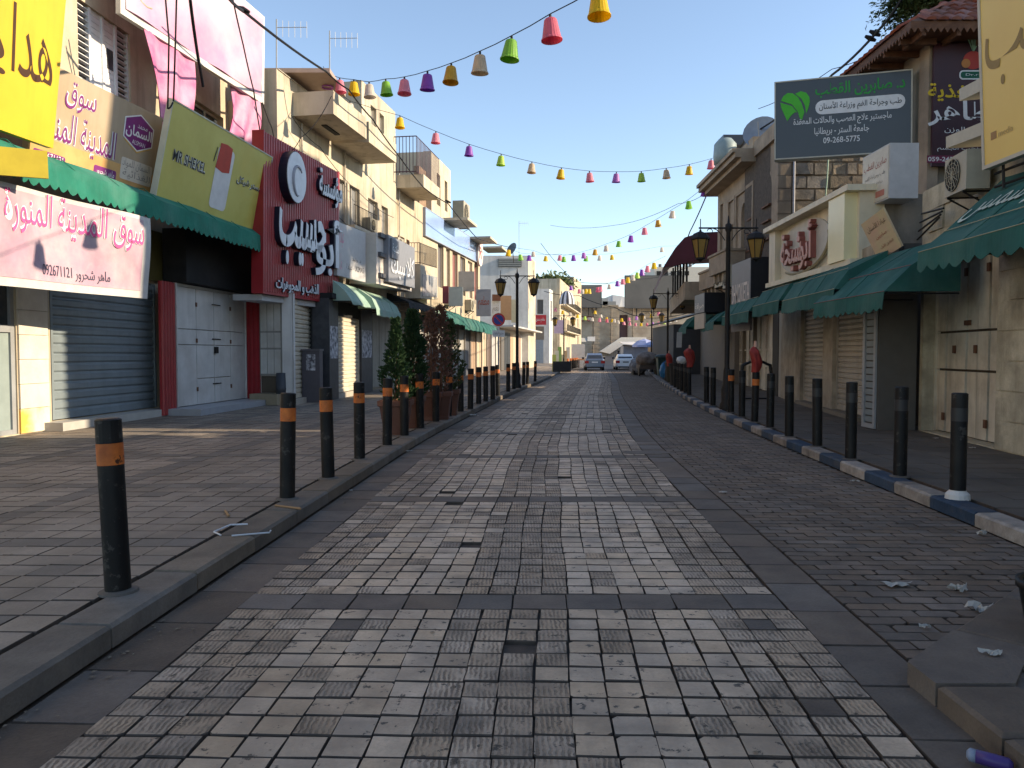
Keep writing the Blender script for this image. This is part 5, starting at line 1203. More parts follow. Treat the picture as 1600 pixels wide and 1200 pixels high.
MB().tube([FF.p(.48,3,.12),FF.p(.48,8.3,.12)],.035,8).build('drain_pipe',flat((.42,.42,.44)),b11,smooth=True)
MB().tube([FF.p(1.55,8.0,.13),FF.p(1.5,6.9,.15),FF.p(1.45,6.3,.16),FF.p(1.6,5.7,.15),FF.p(1.95,5.2,.13)],.022,6).build('green_hose',flat((.3,.45,.35)),label='pale green hose hanging over the rough stone wall',cat='hose')
# roof things
dsh=thing('satellite_dish','large grey satellite dish on the arched building roof','satellite dish',at(1190,225,27.5))
c=at(1190,210,27.5); ax=V((-.45,-.85,.35)).normalized(); fq=ax.to_track_quat('Z','Y').to_matrix()
b=MB(); vs=[]
for j in range(6):
    r=.62*j/5+.001
    for k in range(20): a=2*math.pi*k/20; vs.append(c+fq@V((r*math.cos(a),r*math.sin(a),r*r*.45)))
b.add(vs,[(j*20+k,j*20+(k+1)%20,(j+1)*20+(k+1)%20,(j+1)*20+k) for j in range(5) for k in range(20)]); b.build('reflector',flat((.26,.29,.34),.45),dsh,smooth=True)
MB().tube([c+fq@V((0,-.6,.2)),c+fq@V((0,0,.75))],.018,5).build('feed_arm',M['grey'],dsh); MB().tube([c,c+V((.3,.5,-.9))],.035,6).build('mast',M['grey'],dsh)
tk=at(1146,222,30.5); MB().wbox(tk.x-.5,tk.x+.9,tk.y-.4,tk.y+.8,tk.z-.2,tk.z+.18).build('solar_panel_box',flat((.05,.06,.08),.3),label='dark flat solar heater box on the arched building roof',cat='solar heater')
c=at(1133,240,30); MB().lathe(c+V((0,0,-.4)),[(0,0),(.42,0),(.45,.3),(.42,.75),(.25,.95),(0,1.0)],18).build('water_tank',flat((.25,.31,.31),.5),label='pale grey green water tank at the cornice edge',cat='water tank',smooth=True)
# hanging black boxes
def hbox(x0,x1,yt,yb,Y,dep,label,t,z0b=None):
    a=at(x0,yb,Y); w=(x1-x0)/1200*Y; hh=(yb-yt)/1200*Y; r=thing('hanging_sign_box',label,'sign',a+V((w/2,dep/2,0)))
    MB().wbox(a.x,a.x+w,a.y,a.y+dep,a.z,a.z+hh).build('box_body',M['blackr'],r)
    f=Fr(V((a.x-.002,a.y+dep,a.z)),V((0,-dep,0)),V((0,0,hh))); MB().box(f,.02,f.W-.02,.02,hh-.02,0,.015).build('sign_face',flat((.2,.2,.21),.5),r)
    text(f,.1,f.W-.1,hh*.15,hh*.55,t,flat((.7,.62,.56)),r,d=.02,bold=.01); return r,f
hb1,ff=hbox(1173,1210,402,482,22,1.9,'large black sign box with pinkish Latin letters, right','SHMOKIETA')
MB().box(ff,0,ff.W,-.62,-.05,-.05,.01).build('lower_panel',flat((.18,.16,.17)),hb1)
hb2,f2_=hbox(1101,1138,457,488,30,1.6,'smaller black sign box above the grey awning, right','صرافة'); MB().box(f2_,.02,f2_.W-.02,-.62,-.02,-.05,.016).build('lit_face',flat((.45,.38,.3)),hb2)
# first floor balconies on the arched building
for i,(x0,x1,yt,yb,Y) in enumerate(((1103,1121,425,462,32.5),(1120,1137,405,440,29))):
    a=at(x0,yb,Y); r=thing('stone_balcony',['carved','plain topped'][i]+' stone balcony box, '+['farther one over the small black sign','nearer one behind the lamp post'][i],'balcony',a)
    MB().wbox(a.x,9.4,a.y-1.2,a.y+1.2,a.z+.3,a.z+1.0).build('parapet',M['stone2'],r)
    for k in range(4): MB().wbox(a.x+.12,9.3,a.y-1.1+k*.62,a.y-.9+k*.62,a.z,a.z+.3).build('corbel',M['stone2'],r)
    MB().wbox(a.x-.05,9.4,a.y-1.25,a.y+1.25,a.z+1.0,a.z+1.08).build('coping',M['stone2'],r)
acunit(F8,h8(1141,420),4.05,.1,'air conditioner hung on the arched building above the black sign',w=1.2,h=.75,dep=.5)
acunit(F8,h8(1156,430)+.1,3.9,.1,'second air conditioner on the arched building, nearer the pink letters',w=1.0,h=.8,dep=.55)
# ---- maroon awning building
b12=thing('maroon_awning_building','dark balconied building with maroon canopy, farther right','building',(11,42,0))
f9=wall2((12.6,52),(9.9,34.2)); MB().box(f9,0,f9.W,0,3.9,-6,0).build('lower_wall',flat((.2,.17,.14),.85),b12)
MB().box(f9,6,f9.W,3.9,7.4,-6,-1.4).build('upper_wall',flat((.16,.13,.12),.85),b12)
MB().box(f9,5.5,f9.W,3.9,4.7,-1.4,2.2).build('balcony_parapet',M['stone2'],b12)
for i in range(6): MB().tube([f9.p(6.2+i*2.2,4.7,2.05),f9.p(6.2+i*2.2,6.6,2.05)],.05,8).build('column',M['iron'],b12)
aw=thing('maroon_canopy','large dark maroon rounded canopy over a balcony, right','canopy',f9.p(11,6,1))
b=MB(); L=12.5; s0=5.3
prof=[(-.2,6.95),(1.5,6.9),(2.2,6.7),(2.6,6.25),(2.95,5.7),(3.15,5.35)]
def cp(i,j): 
    s=s0+L*i/14; return f9.p(s,prof[j][1],prof[j][0])
vs=[cp(i,j) for i in range(15) for j in range(6)]; b.add(vs,[(i*6+j,i*6+j+1,i*6+j+7,i*6+j+6) for i in range(14) for j in range(5)]); b.add([cp(14,j) for j in range(6)]+[f9.p(s0+L,6.0,-.2)],[tuple(range(7))])
b.build('canopy',M['maroon'],aw); 
b=MB(); vs=[]
for i in range(61): s=s0+L*i/60; vs+=[f9.p(s,5.36,3.15),f9.p(s,5.15-.12*abs(math.sin(i*math.pi/4)),3.16)]
b.add(vs,[(2*i,2*i+1,2*i+3,2*i+2) for i in range(60)]).build('valance',M['maroon'],aw)

hs_=thing('hanging_banner','narrow white hanging sign beneath the far teal awning','sign',at(1061,543,36)); f=quadfr(at(1057,543,36),at(1065,543,36),at(1058,519,36)); MB().box(f,0,f.W,0,f.H,-.03,0).build('banner_sheet',flat((.5,.48,.45)),hs_)
# ================================================================ the far end of the street
FZ=Fr(V((11,151,0)),(1,0,0)); b13=thing('far_stone_wall','long pale stone wall building closing the street end','building',(25,151,1))
wzs=[FZ.rect(940,945,498,505),FZ.rect(930,935,530,536),FZ.rect(945,948,536,540),FZ.rect(906,911,531,537),FZ.rect(995,999,500,506),FZ.rect(1010,1014,500,506),FZ.rect(1030,1034,500,506),FZ.rect(1048,1052,500,506),FZ.rect(918,922,534,540)]
al=FZ.rect(968,981,492,528)
wall(FZ,0,34,.5,10.6,wzs+[(al[0],al[1],al[2],al[3])],M['stonef'],b13,depth=.8); core(FZ,0,34,10.6,M['stonef'],b13,d=-1.5)
MB().box(FZ,al[0]-.1,al[1]+.1,al[2],al[3],-.9,-.85).build('alley_back',flat((.14,.08,.08)),b13)
for w in wzs: MB().box(FZ,w[0],w[1],w[2],w[3],-.75,-.7).build('window',M['dark'],b13)
for i in range(9):
    for j in range(3): pass
for x in (927,955,989): s=FZ.hit(x,520)[0]; MB().tube([FZ.p(s,1,.15),FZ.p(s,10.4,.15)],.09,6).build('wall_pipe',flat((.2,.17,.14)),b13)
b=thing('eyeglasses_sign','big brown outline eyeglasses sign on the far stone wall','sign',at(915,505,149))
for cx in (909.5,921):
    c=at(cx,498,149.5); g=MB(); pts=[c+V((.62*math.cos(t)*(1.1 if math.sin(t)>0 else .9),0,.42*math.sin(t))) for t in [k*2*math.pi/16 for k in range(17)]]
    g.tube(pts,.13,6,cap=False).build('lens_rim',flat((.22,.07,.06)),b); g=MB(); g.prism(Fr(c,(1,0,0)),[(.55*math.cos(t),.36*math.sin(t)) for t in [k*2*math.pi/16 for k in range(16)]],0,.02).build('lens',flat((.6,.5,.4)),b)
MB().tube([at(913.5,496,149.4),at(917,496,149.4)],.12,6).build('bridge',flat((.22,.07,.06)),b)
# stair
stt=thing('white_staircase','broad white outdoor staircase with solid parapet, street end','staircase',at(970,550,146))
f=Fr(V((0,146,0)),(1,0,0)); pq=lambda x,y:f.hit(x,y)
MB().prism(f,[pq(937,549),pq(953,553),pq(975,538),pq(1010,536),pq(1010,527),pq(971,527)],-.8,0).build('parapet',flat((.85,.8,.72)),stt)
for k in range(12):
    a=pq(938+k*3,550-k*1.9); MB().box(f,a[0],a[0]+.45,.9,a[1],-3,-.8).build('stair_step',flat((.5,.45,.38)),stt)
MB().prism(f,[pq(953,553.5),pq(975,539),pq(1010,537),pq(1010,554)],-1.2,-.9).build('under_wall',flat((.18,.13,.1)),stt)
# billboards
for nm,x0,x1,yt,yb,Y,lab in (('billboard',900,939.5,446,480,149,'smaller grey blank billboard back above the far stone wall'),('billboard',977,1067,431,481,149,'huge grey blank billboard back above the far stone wall')):
    f=quadfr(at(x0,yb,Y),at(x1,yb,Y),at(x0,yt,Y)); r=board(nm,lab,'billboard',f,mat('board_back_%d'%x0,(.17,.158,.143),(.13,.122,.112),scale=.25),.4,frame=flat((.08,.08,.08)),fw=.1)
    for s in (.2,.5,.8): MB().tube([f.p(f.W*s,0,-.25),f.p(f.W*s,-1.6,-.25)],.12,6).build('post',M['iron'],r)
q=at(1022,480,165); b=thing('hill_house','white flat roofed house behind the huge billboard','house',q)
q2=at(1078,417,165); MB().wbox(q.x,q2.x+10,165,178,1,q2.z).build('wall',flat((.6,.55,.47)),b)
for k in range(5): MB().wbox(q.x+.5+k*1.5,q.x+1.4+k*1.5,164.9,165,q2.z-1.8,q2.z-.9).build('window',M['dark'],b)
for k in range(6): a=q2+V((-6+k*1.3,0,0)); MB().lathe(V((a.x,167,a.z)),[(0,0),(.35,0),(.35,.8),(0,.85)],10).build('water_tank',flat((.1,.1,.11)),label='black roof water tank, number %s along the house behind the huge billboard'%['one','two','three','four','five','six'][k],cat='water tank')
b=MB(); n=40; vs=[]
pk=[(-900,0),(-300,8),(40,18),(70,34),(92,52),(110,35),(150,30),(200,36),(300,20),(900,0)]
c0=at(960,461,700)
for i in range(n*4+1):
    x=-600+1400*i/(n*4); zt=lerp([(-600,10),(20,30),(55,38),(c0.x,c0.z),(c0.x+22,c0.z-7),(160,40),(800,10)],x); vs+=[(x,700,-2),(x,690+R()*8,zt*.5),(x,700,zt+R()*1.2),(x,900,-2)]
m=len(vs)//4; b.add(vs,[(4*i+j,4*i+4+j,4*i+5+j,4*i+1+j) for i in range(m-1) for j in range(3)]).build('hill',M['hill'],kind='structure',loc=(0,700,0))
# far right frontage
b=thing('far_right_row','low pale shop row beyond the dark shed, right','building',(20,85,0)); f=wall2((25,150),(14.2,62)); wall(f,0,f.W,0,3.6,[],M['stone2'],b); MB().box(f,.01,f.W-.01,0,3.58,-5,-.3).build('side_wall',M['stone2'],b)

b=MB()
for k in range(22):
    z=1.1+k*.44; b.box(FZ,.02,al[0]-.2,z,z+.4,.0,.02+.03*(k%2)); b.box(FZ,al[1]+.2,33.9,z,z+.4,.0,.02+.03*((k+1)%2))
b.build('stone_course',M['stonef'],b13,kind='stuff')
MB().box(FZ,-.1,al[0]-.3,10.6,10.95,-.6,.25).box(FZ,al[1]+.3,34.1,10.6,10.95,-.6,.25).build('parapet_coping',M['stonef'],b13,kind='stuff')
for k,(x0,x1,yt,yb,c) in enumerate(((903,917,528,534,(.5,.47,.42)),(918,930,526,533,(.42,.42,.42)),(1030,1050,522,530,(.45,.4,.34)),(1052,1068,518,527,(.2,.3,.28)))):
    f=quadfr(at(x0,yb,146),at(x1,yb,146),at(x0,yt,147.5)); MB().box(f,0,f.W,0,f.H,-.06,0).build('shop_awning',flat(c,.8),label=['leftmost pale','second pale grey','pale brown','dull green rightmost'][k]+' small awning at the foot of the far stone wall',cat='awning')
for k,(x,w,h,c) in enumerate(((1085,7,5,(.5,.46,.4)),(1100,9,7,(.42,.38,.32)),(935,4.5,2.2,(.5,.47,.43)),(952,3.2,1.4,(.42,.39,.35)))):
    q=at(x,480,185); MB().wbox(q.x-w/2,q.x+w/2,185,193,3,q.z+h).build('distant_house',flat(c,.9),label=['pale cream distant house at the far right roofline','larger tan distant house behind the pale cream one','small pale distant house under the hill','tiny tan distant house just left of the hill top'][k],cat='house')
# ================================================================ street furniture
ORD=['nearest','second','third','fourth','fifth','sixth','seventh','eighth','ninth','tenth','eleventh','twelfth','thirteenth','fourteenth','fifteenth','sixteenth','seventeenth','eighteenth','nineteenth','twentieth','twenty-first','twenty-second']
def bollard(name,label,loc,orange=True,lean=(0,0),grp=None,capw=False):
    r=thing(name,label,'bollard',loc,grp); x,y,z=loc; R_=.071
    MB().lathe(loc,[(R_,0),(R_,.74),(R_,.742)],20).build('post',M['black'],r,smooth=True)
    MB().lathe(loc,[(R_+.0015,.743),(R_+.0015,.867)],20).build('reflective_band',M['orange'] if orange else flat((.03,.03,.032),.35),r,smooth=True)
    MB().lathe(loc,[(R_,.868),(R_,1.0),(R_-.012,1.008),(0.002,1.01)],20).build('cap',M['black'] if not capw else flat((.4,.4,.38)),r,smooth=False)
    MB().lathe(loc,[(R_+.04,0),(R_+.035,.012),(R_,.02)],20).build('foot_ring',M['conc'],r)
    return r
LB=[(185,925),(449,780),(513,748),(562,718),(605,697),(632,682),(657,670),(681,660),(701,651),(720,644),(735,640),(748,632),(759,628),(770,625),(778,619),(794,612.5),(803,608),(818,602),(824,600.5),(836,596.5)]
pb=bollard('bollard','black bollard with chipped orange band, nearest along the left kerb',gnd(*LB[0],.12),grp='bollards along the left kerb')
pb.rotation_euler=(0,math.radians(-2.2),0)
for i,p in enumerate(LB[1:],1):
    g=gnd(*p,.12); c=copy_tree(pb,g-V(pb.location),'black bollard with orange band, %s from the camera along the left kerb'%(ORD[i] if i<len(ORD) else 'last')); c.rotation_euler=(R()*.04-.02,R()*.05-.025,R()*6)
pr_=bollard('bollard','plain black bollard with white cement foot, nearest along the right kerb',gnd(1496,780,.12),orange=False,grp='bollards along the right kerb')
MB().lathe(gnd(1496,780,.12),[(.11,0),(.105,.05),(.075,.08),(.073,.09)],16).build('cement_foot',flat((.55,.53,.5)),pr_)
po=bollard('bollard','black bollard with bright orange band beside the nearer right street lamp',gnd(1142,645,.12),grp='bollards along the right kerb')
RBl=[(1406,745),(1329,718),(1277,698),(1233,683),(1203,669),(1179,660),(1159,652),(1114,634),(1104,630),(1077,618),(1071,614.5),(1065,612),(1060,609),(1055,606)]
for i,p in enumerate(RBl):
    src=po if i in (5,) else pr_; n=ORD[i+1] if i<6 else ORD[i+2]
    g=gnd(*p,.12); c=copy_tree(src,g-V(src.location),'%s black bollard, %s from the camera along the right kerb'%('orange banded' if i==5 else 'plain',n)); c.rotation_euler=(R()*.03-.015,R()*.04-.02,R()*6)
    for ch in list(c.children):
        if ch.name.startswith('cement') : bpy.data.objects.remove(ch)
def lamp(loc,H,arm,label,rz=0.,k=1.):
    r=thing('street_lamp',label,'street lamp',loc,'double street lamps'); x,y,z=loc
    MB().lathe(loc,[(.17*k,0),(.17*k,.12),(.13*k,.2),(.14*k,.5),(.1*k,.62),(.085*k,.95),(.06*k,1.05),(.055*k,H-.1),(.08*k,H-.05),(.08*k,H+.08),(.03,H+.12),(.012,H+.3)],14).build('pole',M['iron'],r,smooth=True)
    c,s=math.cos(rz),math.sin(rz); A=lambda u,h,v=0:V(loc)+V((u*c-v*s,u*s+v*c,h))
    for sg in (-1,1):
        MB().tube([A(0,H),A(sg*arm,H),A(sg*(arm+.04),H)],.022,6).build('arm',M['iron'],r)
        b=MB(); b.tube([A(sg*(.08+.28*t/8),H-.3+.28*math.sin(t/8*math.pi/2)) for t in range(9)],.012,5); b.tube([A(sg*(.45+.07*math.cos(t*.7)),H-.08+.06*math.sin(t*.7)) for t in range(9)],.01,5); b.build('scroll',M['iron'],r,kind='stuff')
        MB().tube([A(sg*arm,H+.22),A(sg*arm,H-.12)],.012,5).build('hanger',M['iron'],r)
        q=A(sg*arm,H-.78)
        head=MB().lathe(q+V((0,0,.5)),[(.235,0),(.24,.03),(.17,.14),(.06,.19),(.03,.2),(.025,.24)],6).build('lantern_roof',M['iron'],r)
        MB().lathe(q,[(.105,.05),(.2,.49)],6,closed=True).build('glass_body',M['amber'],head)
        b=MB(); 
        for t in range(6): a=2*math.pi*t/6; b.tube([q+V((.11*math.cos(a),.11*math.sin(a),.05)),q+V((.206*math.cos(a),.206*math.sin(a),.5))],.012,4)
        b.build('lantern_rib',M['iron'],head,kind='stuff')
        MB().lathe(q,[(.0,-.05),(.03,-.03),(.05,.0),(.12,.03),(.12,.06),(.1,.065)],12).build('lantern_base',M['iron'],head)
    return r
M['amber']=mat('amber_glass',(.42,.27,.075),(.36,.22,.06),rough=.25,spec=.5,trans=.35,scale=4)
for (px,py,H,arm,lab) in ((1135,640,4.42,.68,'black double street lamp with amber lanterns, nearest on the right'),(808,606,4.45,.66,'black double street lamp among the left kerb bollards')):
    lamp(gnd(px,py,.12),H,arm,lab)
q=at(1043,552,39); lamp(V((q.x,39,.12)),4.4,.73,'farther double street lamp before the huge billboard back',k=.9)
q=at(1018,552,56); lamp(V((q.x,56,.12)),4.4,.73,'small distant double street lamp beside the alley, right',k=.9)
q=at(881,552,60); lamp(V((q.x,60,.12)),4.3,.7,'distant double street lamp in front of the striped awning, left',k=.9)
# no parking sign
q=at(779,552,26.2); g0=V((q.x,26.2,.12)); ns=thing('no_parking_sign','round red and blue no parking sign on a white post','road sign',g0)
MB().tube([g0,g0+V((0,0,2.75))],.028,8).build('post',flat((.4,.4,.4),.4),ns)
f=Fr(g0+V((0,-.04,2.52)),(1,0,0)); o=MB().prism(f,ellipse(0,0,.225,.225,32),0,.012).build('rim_disc',flat((.5,.02,.03),.35),ns); MB().prism(f,ellipse(0,0,.165,.165,32),.012,.016).build('blue_disc',flat((.02,.035,.25),.35),o)
MB().prism(f,[(-.13,.1),(-.1,.13),(.13,-.1),(.1,-.13)],.016,.02).build('slash',flat((.5,.02,.03),.35),o)
MB().box(f,-.21,.21,-.58,-.36,0,.01).build('plate',flat((.62,.62,.62),.4),ns); text(f,-.17,.17,-.54,-.41,'ممنوع الوقوف',flat((.1,.1,.12)),ns,d=.013)
MB().box(f,-.03,.03,-.36,-.22,-.01,.008).build('clamp',flat((.6,.6,.6)),ns)
# potted cypresses
def cypress(loc,H,wd,mm,label,potw=.34,seed=1,sparse=1.,shape_=.75):
    rr_=random.Random(seed); r=thing('potted_cypress',label,'potted tree',loc,'potted cypresses behind the left bollards'); L=V(loc)
    MB().lathe(L,[(potw*.72,0),(potw*.74,.06),(potw*.72,.07),(potw*.95,.48),(potw*1.06,.49),(potw*1.08,.58),(potw*.98,.585),(potw*.92,.5),(0.01,.5)],4,sq=1).build('pot',M['terra'],r)
    MB().tube([L+V((0,0,.5)),L+V((.02,0,.5+H*.45)),L+V((0,.01,.5+H*.92))],[.03,.02,.006],6).build('trunk',M['wood'],r)
    b=MB(); n=int(1500*sparse)
    for _ in range(n):
        t=rr_.random()**.9; a=rr_.random()*6.283; lob=1+.34*math.sin(a*3+seed+t*6)+.3*math.sin(t*23+a*2)+.25*(rr_.random()-.3)
        rad=wd*(1-t)**shape_*(.35+.65*min(1,t*6))*lob*(.35+.65*rr_.random()**.5)
        p=L+V((rad*math.cos(a),rad*math.sin(a),.52+t*H)); out=V((math.cos(a),math.sin(a),0)); up=(V((0,0,1))+out*(.45+.3*rr_.random())).normalized(); sd=V((-out.y,out.x,0)); l=.07+.07*rr_.random(); w=.016+.014*rr_.random()
        tw=rr_.random()*2-1; sd=(sd+out*tw).normalized()
        b.add([p,p+up*l*.5+sd*w,p+up*l,p+up*l*.5-sd*w],[(0,1,2,3)])
        p2=p+up*l*.4; u2=(up+sd*.8).normalized(); u3=(up-sd*.8).normalized()
        b.add([p2,p2+u2*l*.5+out*w,p2+u2*l*.7,p2+u2*l*.4-out*w],[(0,1,2,3)]); b.add([p2,p2+u3*l*.5+out*w,p2+u3*l*.7,p2+u3*l*.4-out*w],[(0,1,2,3)])
    b.build('foliage',mm,r)
cypress(gnd(619,678,.12),1.38,.3,M['leaf'],'bushy dark cypress with pointed top in the nearest brown pot',.36,1,.5,1.25)
cypress(gnd(645,668,.12),1.6,.27,M['leaf'],'dense green cone shaped cypress in the second brown pot',.3,2,.9,.62)
cypress(gnd(673,657,.12),1.7,.22,M['leafb'],'thin brown dried cypress in the third brown pot',.32,3,.22,.6)
cypress(gnd(689,655,.12),1.8,.26,M['leafb'],'taller brown dried cypress in the fourth brown pot',.32,4,.26,.55)
cypress(gnd(703,649,.12),1.55,.3,mat('mixed_leaf',(.08,.075,.035),(.045,.08,.03),scale=3,trans=.2,rough=.8),'half brown half green bushy cypress, last in the pot row',.3,5,.42,.8)
# ---------------------------------------------------------------- string lanterns
LC={'yellow':(.85,.6,.02),'gold':(.7,.42,.05),'purple':(.36,.1,.55),'pink':(.85,.33,.42),'rose':(.78,.2,.28),'green':(.3,.6,.08),'white':(.75,.68,.6),'cream':(.75,.6,.42),'lilac':(.6,.25,.68),'lime':(.55,.75,.12)}
LM={}; LMESH={}
def lmesh(c,low=False):
    k=(c,low)
    if k not in LMESH:
        m=LM.setdefault(c,mat('lantern_'+c,LC[c],tuple(x*.85 for x in LC[c]),rough=.4,trans=.45,scale=8,spec=.3))
        b=MB(); n=40 if not low else 10
        prof=[(.006,0),(.085,-.002),(.1,-.02),(.125,-.16),(.148,-.29),(.165,-.315),(.168,-.335),(.158,-.335),(.143,-.3),(.095,-.03),(.006,-.012)]
        if low: prof=[(.02,0),(.095,-.01),(.12,-.16),(.165,-.33),(.155,-.33)]
        b.lathe((0,0,0),prof,n,flute=.012 if not low else 0)
        me=bpy.data.meshes.new('shade'); me.from_pydata(b.v,[],b.f); me.materials.append(m)
        LMESH[k]=me
    return LMESH[k]
b=MB(); b.lathe((0,0,0),[(0,.06),(.022,.06),(.024,-.01),(0,-.01)],8); SOCK=bpy.data.meshes.new('socket'); SOCK.from_pydata(b.v,[],b.f); SOCK.materials.append(M['cable'])
def lstring(pts,sname,near,ends=(),sc=1.,grp=None,r=.009):
    P=[]; 
    for i,(x,y,Y,c) in enumerate(pts):
        p=at(x,y,Y); P.append(p)     # y: centre of the shade
        lab='%s basket lantern, %s from the left on %s'%(c,['first' if i==0 else ORD[i] if i<22 else 'late'][0],sname)
        rt=(R()*.12-.06,R()*.2-.1,R()*6)
        if near:
            t=thing('string_lantern',lab,'lantern',p+V((0,0,.16*sc)),grp); t.rotation_euler=rt
            s=inst(lmesh(c),'shade',p+V((0,0,.16*sc)),t,scale=(sc,)*3); k=inst(SOCK,'socket',p+V((0,0,.17*sc)),t,scale=(sc,)*3)
        else:
            o=inst(lmesh(c,True),'string_lantern',p+V((0,0,.16*sc)),scale=(sc,)*3,rot=rt); tag(o,lab,'lantern',grp)
    cp=[V(e) for e in ends[:1]]+[p+V((0,0,.24*sc)) for p in P]+[V(e) for e in ends[1:]]
    out=[]
    for a,c in zip(cp,cp[1:]): out+=[a,(a+c)/2-V((0,0,.008*(c-a).length))]
    out.append(cp[-1])
    MB().tube(out,r,5).build('light_cable',M['cable'],label='thin black cable of '+sname,cat='cable')
S1=[(512,128,22.5,'lilac'),(531,135,22.2,'pink'),(553,138,21.6,'yellow'),(577,142,21,'white'),(603,138,20.2,'green'),(632,136,18.6,'pink'),(668,128,17.2,'purple'),(705,117,16.2,'gold'),(750,100,14.8,'cream'),(799,78,13.5,'green'),(860,46,12.2,'rose'),(935,8,11.0,'yellow')]
lstring(S1,'the big nearest string',True,[at(505,104,22.9),at(1010,-60,9.6)],grp='lanterns on the big nearest string')
S2=[(547,170,24,'white'),(625,192,26,'yellow'),(681,216,27,'pink'),(733,236,27.6,'purple'),(783,251,28,'lime'),(831,263,28.6,'cream'),(877,272,29.2,'yellow'),(921,277,29.8,'pink'),(963,278,30.4,'lilac'),(1002,277,31,'lime'),(1041,272,31.6,'cream'),(1077,266,32.2,'yellow'),(1111,257,32.6,'pink'),(1145,246,30,'purple'),(1175,235,28.4,'green')]
lstring(S2,'the long middle string across the sky',True,[at(536,150,23.5),at(1205,212,27.6)],sc=1.0,grp='lanterns on the long middle string')
S3=[(833,397,50,'white'),(853,404,49,'yellow'),(875,403,48,'pink'),(881,405,47.5,'green'),(896,403,46.5,'purple'),(912,399,45.5,'lilac'),(930,394,44,'gold'),(947,388,43,'white'),(967,381,41.5,'green'),(986,373,40,'purple'),(1007,361,38.5,'pink'),(1028,349,37,'gold'),(1051,335,35.5,'white'),(1076,320,34,'green'),(1101,300,32.5,'purple'),(1128,283,31.2,'pink'),(1156,257,29.8,'gold')]
lstring(S3,'the string ending at the cornice',False,[at(795,385,52),at(1178,238,28.8)],grp='lanterns on the string ending by the cornice')
S4=[(795,395,50,'yellow'),(813,402,52,'green'),(827,403,54,'purple'),(916,404,58,'green'),(937,403,60,'white'),(956,402,62,'yellow'),(1034,390,66,'white')]
lstring(S4,'the faint flat far string',False,[at(786,388,49),at(1070,383,68)],sc=1.2,grp='lanterns on the faint flat string')
S5=[(892,450,72,'purple'),(905,455,71,'pink'),(910,455.5,70,'white'),(915.6,455,69,'yellow'),(921,455,68,'yellow'),(934,452.5,66,'rose'),(939,451.5,65,'pink'),(952,448,63,'white'),(965,443,61,'purple'),(973,440,60,'pink'),(981,437.5,58,'yellow'),(989,433.5,57,'white'),(996,430,56,'lime'),(1003,425.5,54.5,'purple'),(1012,420,53,'pink'),(1022,415,52,'yellow')]
lstring(S5,'the rising far string',False,[at(880,445,73),at(1040,400,50)],sc=1.25,grp='lanterns on the rising far string')
cs5=['pink','yellow','white','yellow','lime','white','pink','rose','white','yellow','pink','lilac','white','yellow','pink']
S6=[(868+i*11.5,[484,488,491,494,497,499,500,501,501,500,499,497,495,493,490][i],88,cs5[i]) for i in range(15)]
lstring(S6,'the low far string',False,[at(862,480,88),at(1042,485,88)],sc=1.25,grp='lanterns on the low far string')
S7=[(930+i*9.,[488,494,498,501,503,505,506,507,507,507,506,505,504,502,500][i],100,cs5[(i*4+1)%15]) for i in range(15)]
lstring(S7,'the lowest farthest string',False,[at(920,482,100),at(1066,496,100)],sc=1.3,grp='lanterns on the lowest far string')
# power cables
def cable(label,pts,r=.02,sag=.0,knots=()):
    P=[at(*p) for p in pts]; out=[]
    for a,c in zip(P,P[1:]):
        for k in range(6): t=k/6; out.append(a.lerp(c,t)-V((0,0,sag*4*t*(1-t))))
    out.append(P[-1]); b=MB(); b.tube(out,r,6)
    for kx in knots: q=at(*kx); b.tube([q-V((.12,0,-.05)),q,q+V((.12,0,-.05))],[.03,.06,.03],6)
    b.build('power_cable',M['cable'],label=label,cat='cable')
cable('thick black power cable running over the pink hoarding',[(345,-20,12),(380,17,15),(510,112,21)],.028,.05,[(380,15,15)])
cable('black cable dropping along the balconies to the blue sign',[(510,112,21),(545,140,21.2),(582,186,23.6),(625,246,27),(662,293,30),(700,318,33),(745,372,41),(795,386,50)],.022,.04,[(700,315,33)])
cable('thick black power cable from the tiled roof to the arched building',[(1420,-20,15.5),(1372,48,17),(1300,117,20),(1250,158,24),(1168,213,29),(1106,300,35),(1078,362,40),(1062,400,44)],.03,.06,[(1360,60,17.4),(1367,52,17.2)])
cable('thin black wire crossing the sky near the lantern strings',[(860,352,60),(960,352,52),(1060,318,42),(1118,290,35)],.012,.2)
cable('thin wire high above the right roofs',[(1185,170,26),(1300,108,21),(1400,60,18)],.01,.1)
cable('long black wire from far left houses down to the alley',[(850,455,95),(905,462,92),(960,480,90),(1010,497,88),(1080,488,80)],.04,.2)
cable('second long black wire over the far houses',[(845,380,80),(900,440,85),(1000,436,70),(1100,405,45)],.025,.3)
for i,(pts,lab) in enumerate((([(258,-10,14.3),(264,60,14.5),(262,170,14.9),(270,160,15)],'dark wire hanging left over the pink cloth'),([(276,-10,14.2),(273,100,14.6),(271,158,15)],'dark wire hanging down in front of the pink cloth'),([(296,-10,14.2),(305,60,15),(317,135,15.8)],'thick dark wire hanging down over the hoarding middle'),([(362,-10,16),(380,70,17.5),(396,140,19),(408,215,19.6)],'thin wire slanting over the hoarding right half'),([(410,160,20),(425,200,20.3),(438,255,20.5)],'thin wire looping from the hoarding corner to the red sign'))):
    cable(lab,pts,.016 if i!=2 else .03,.03)
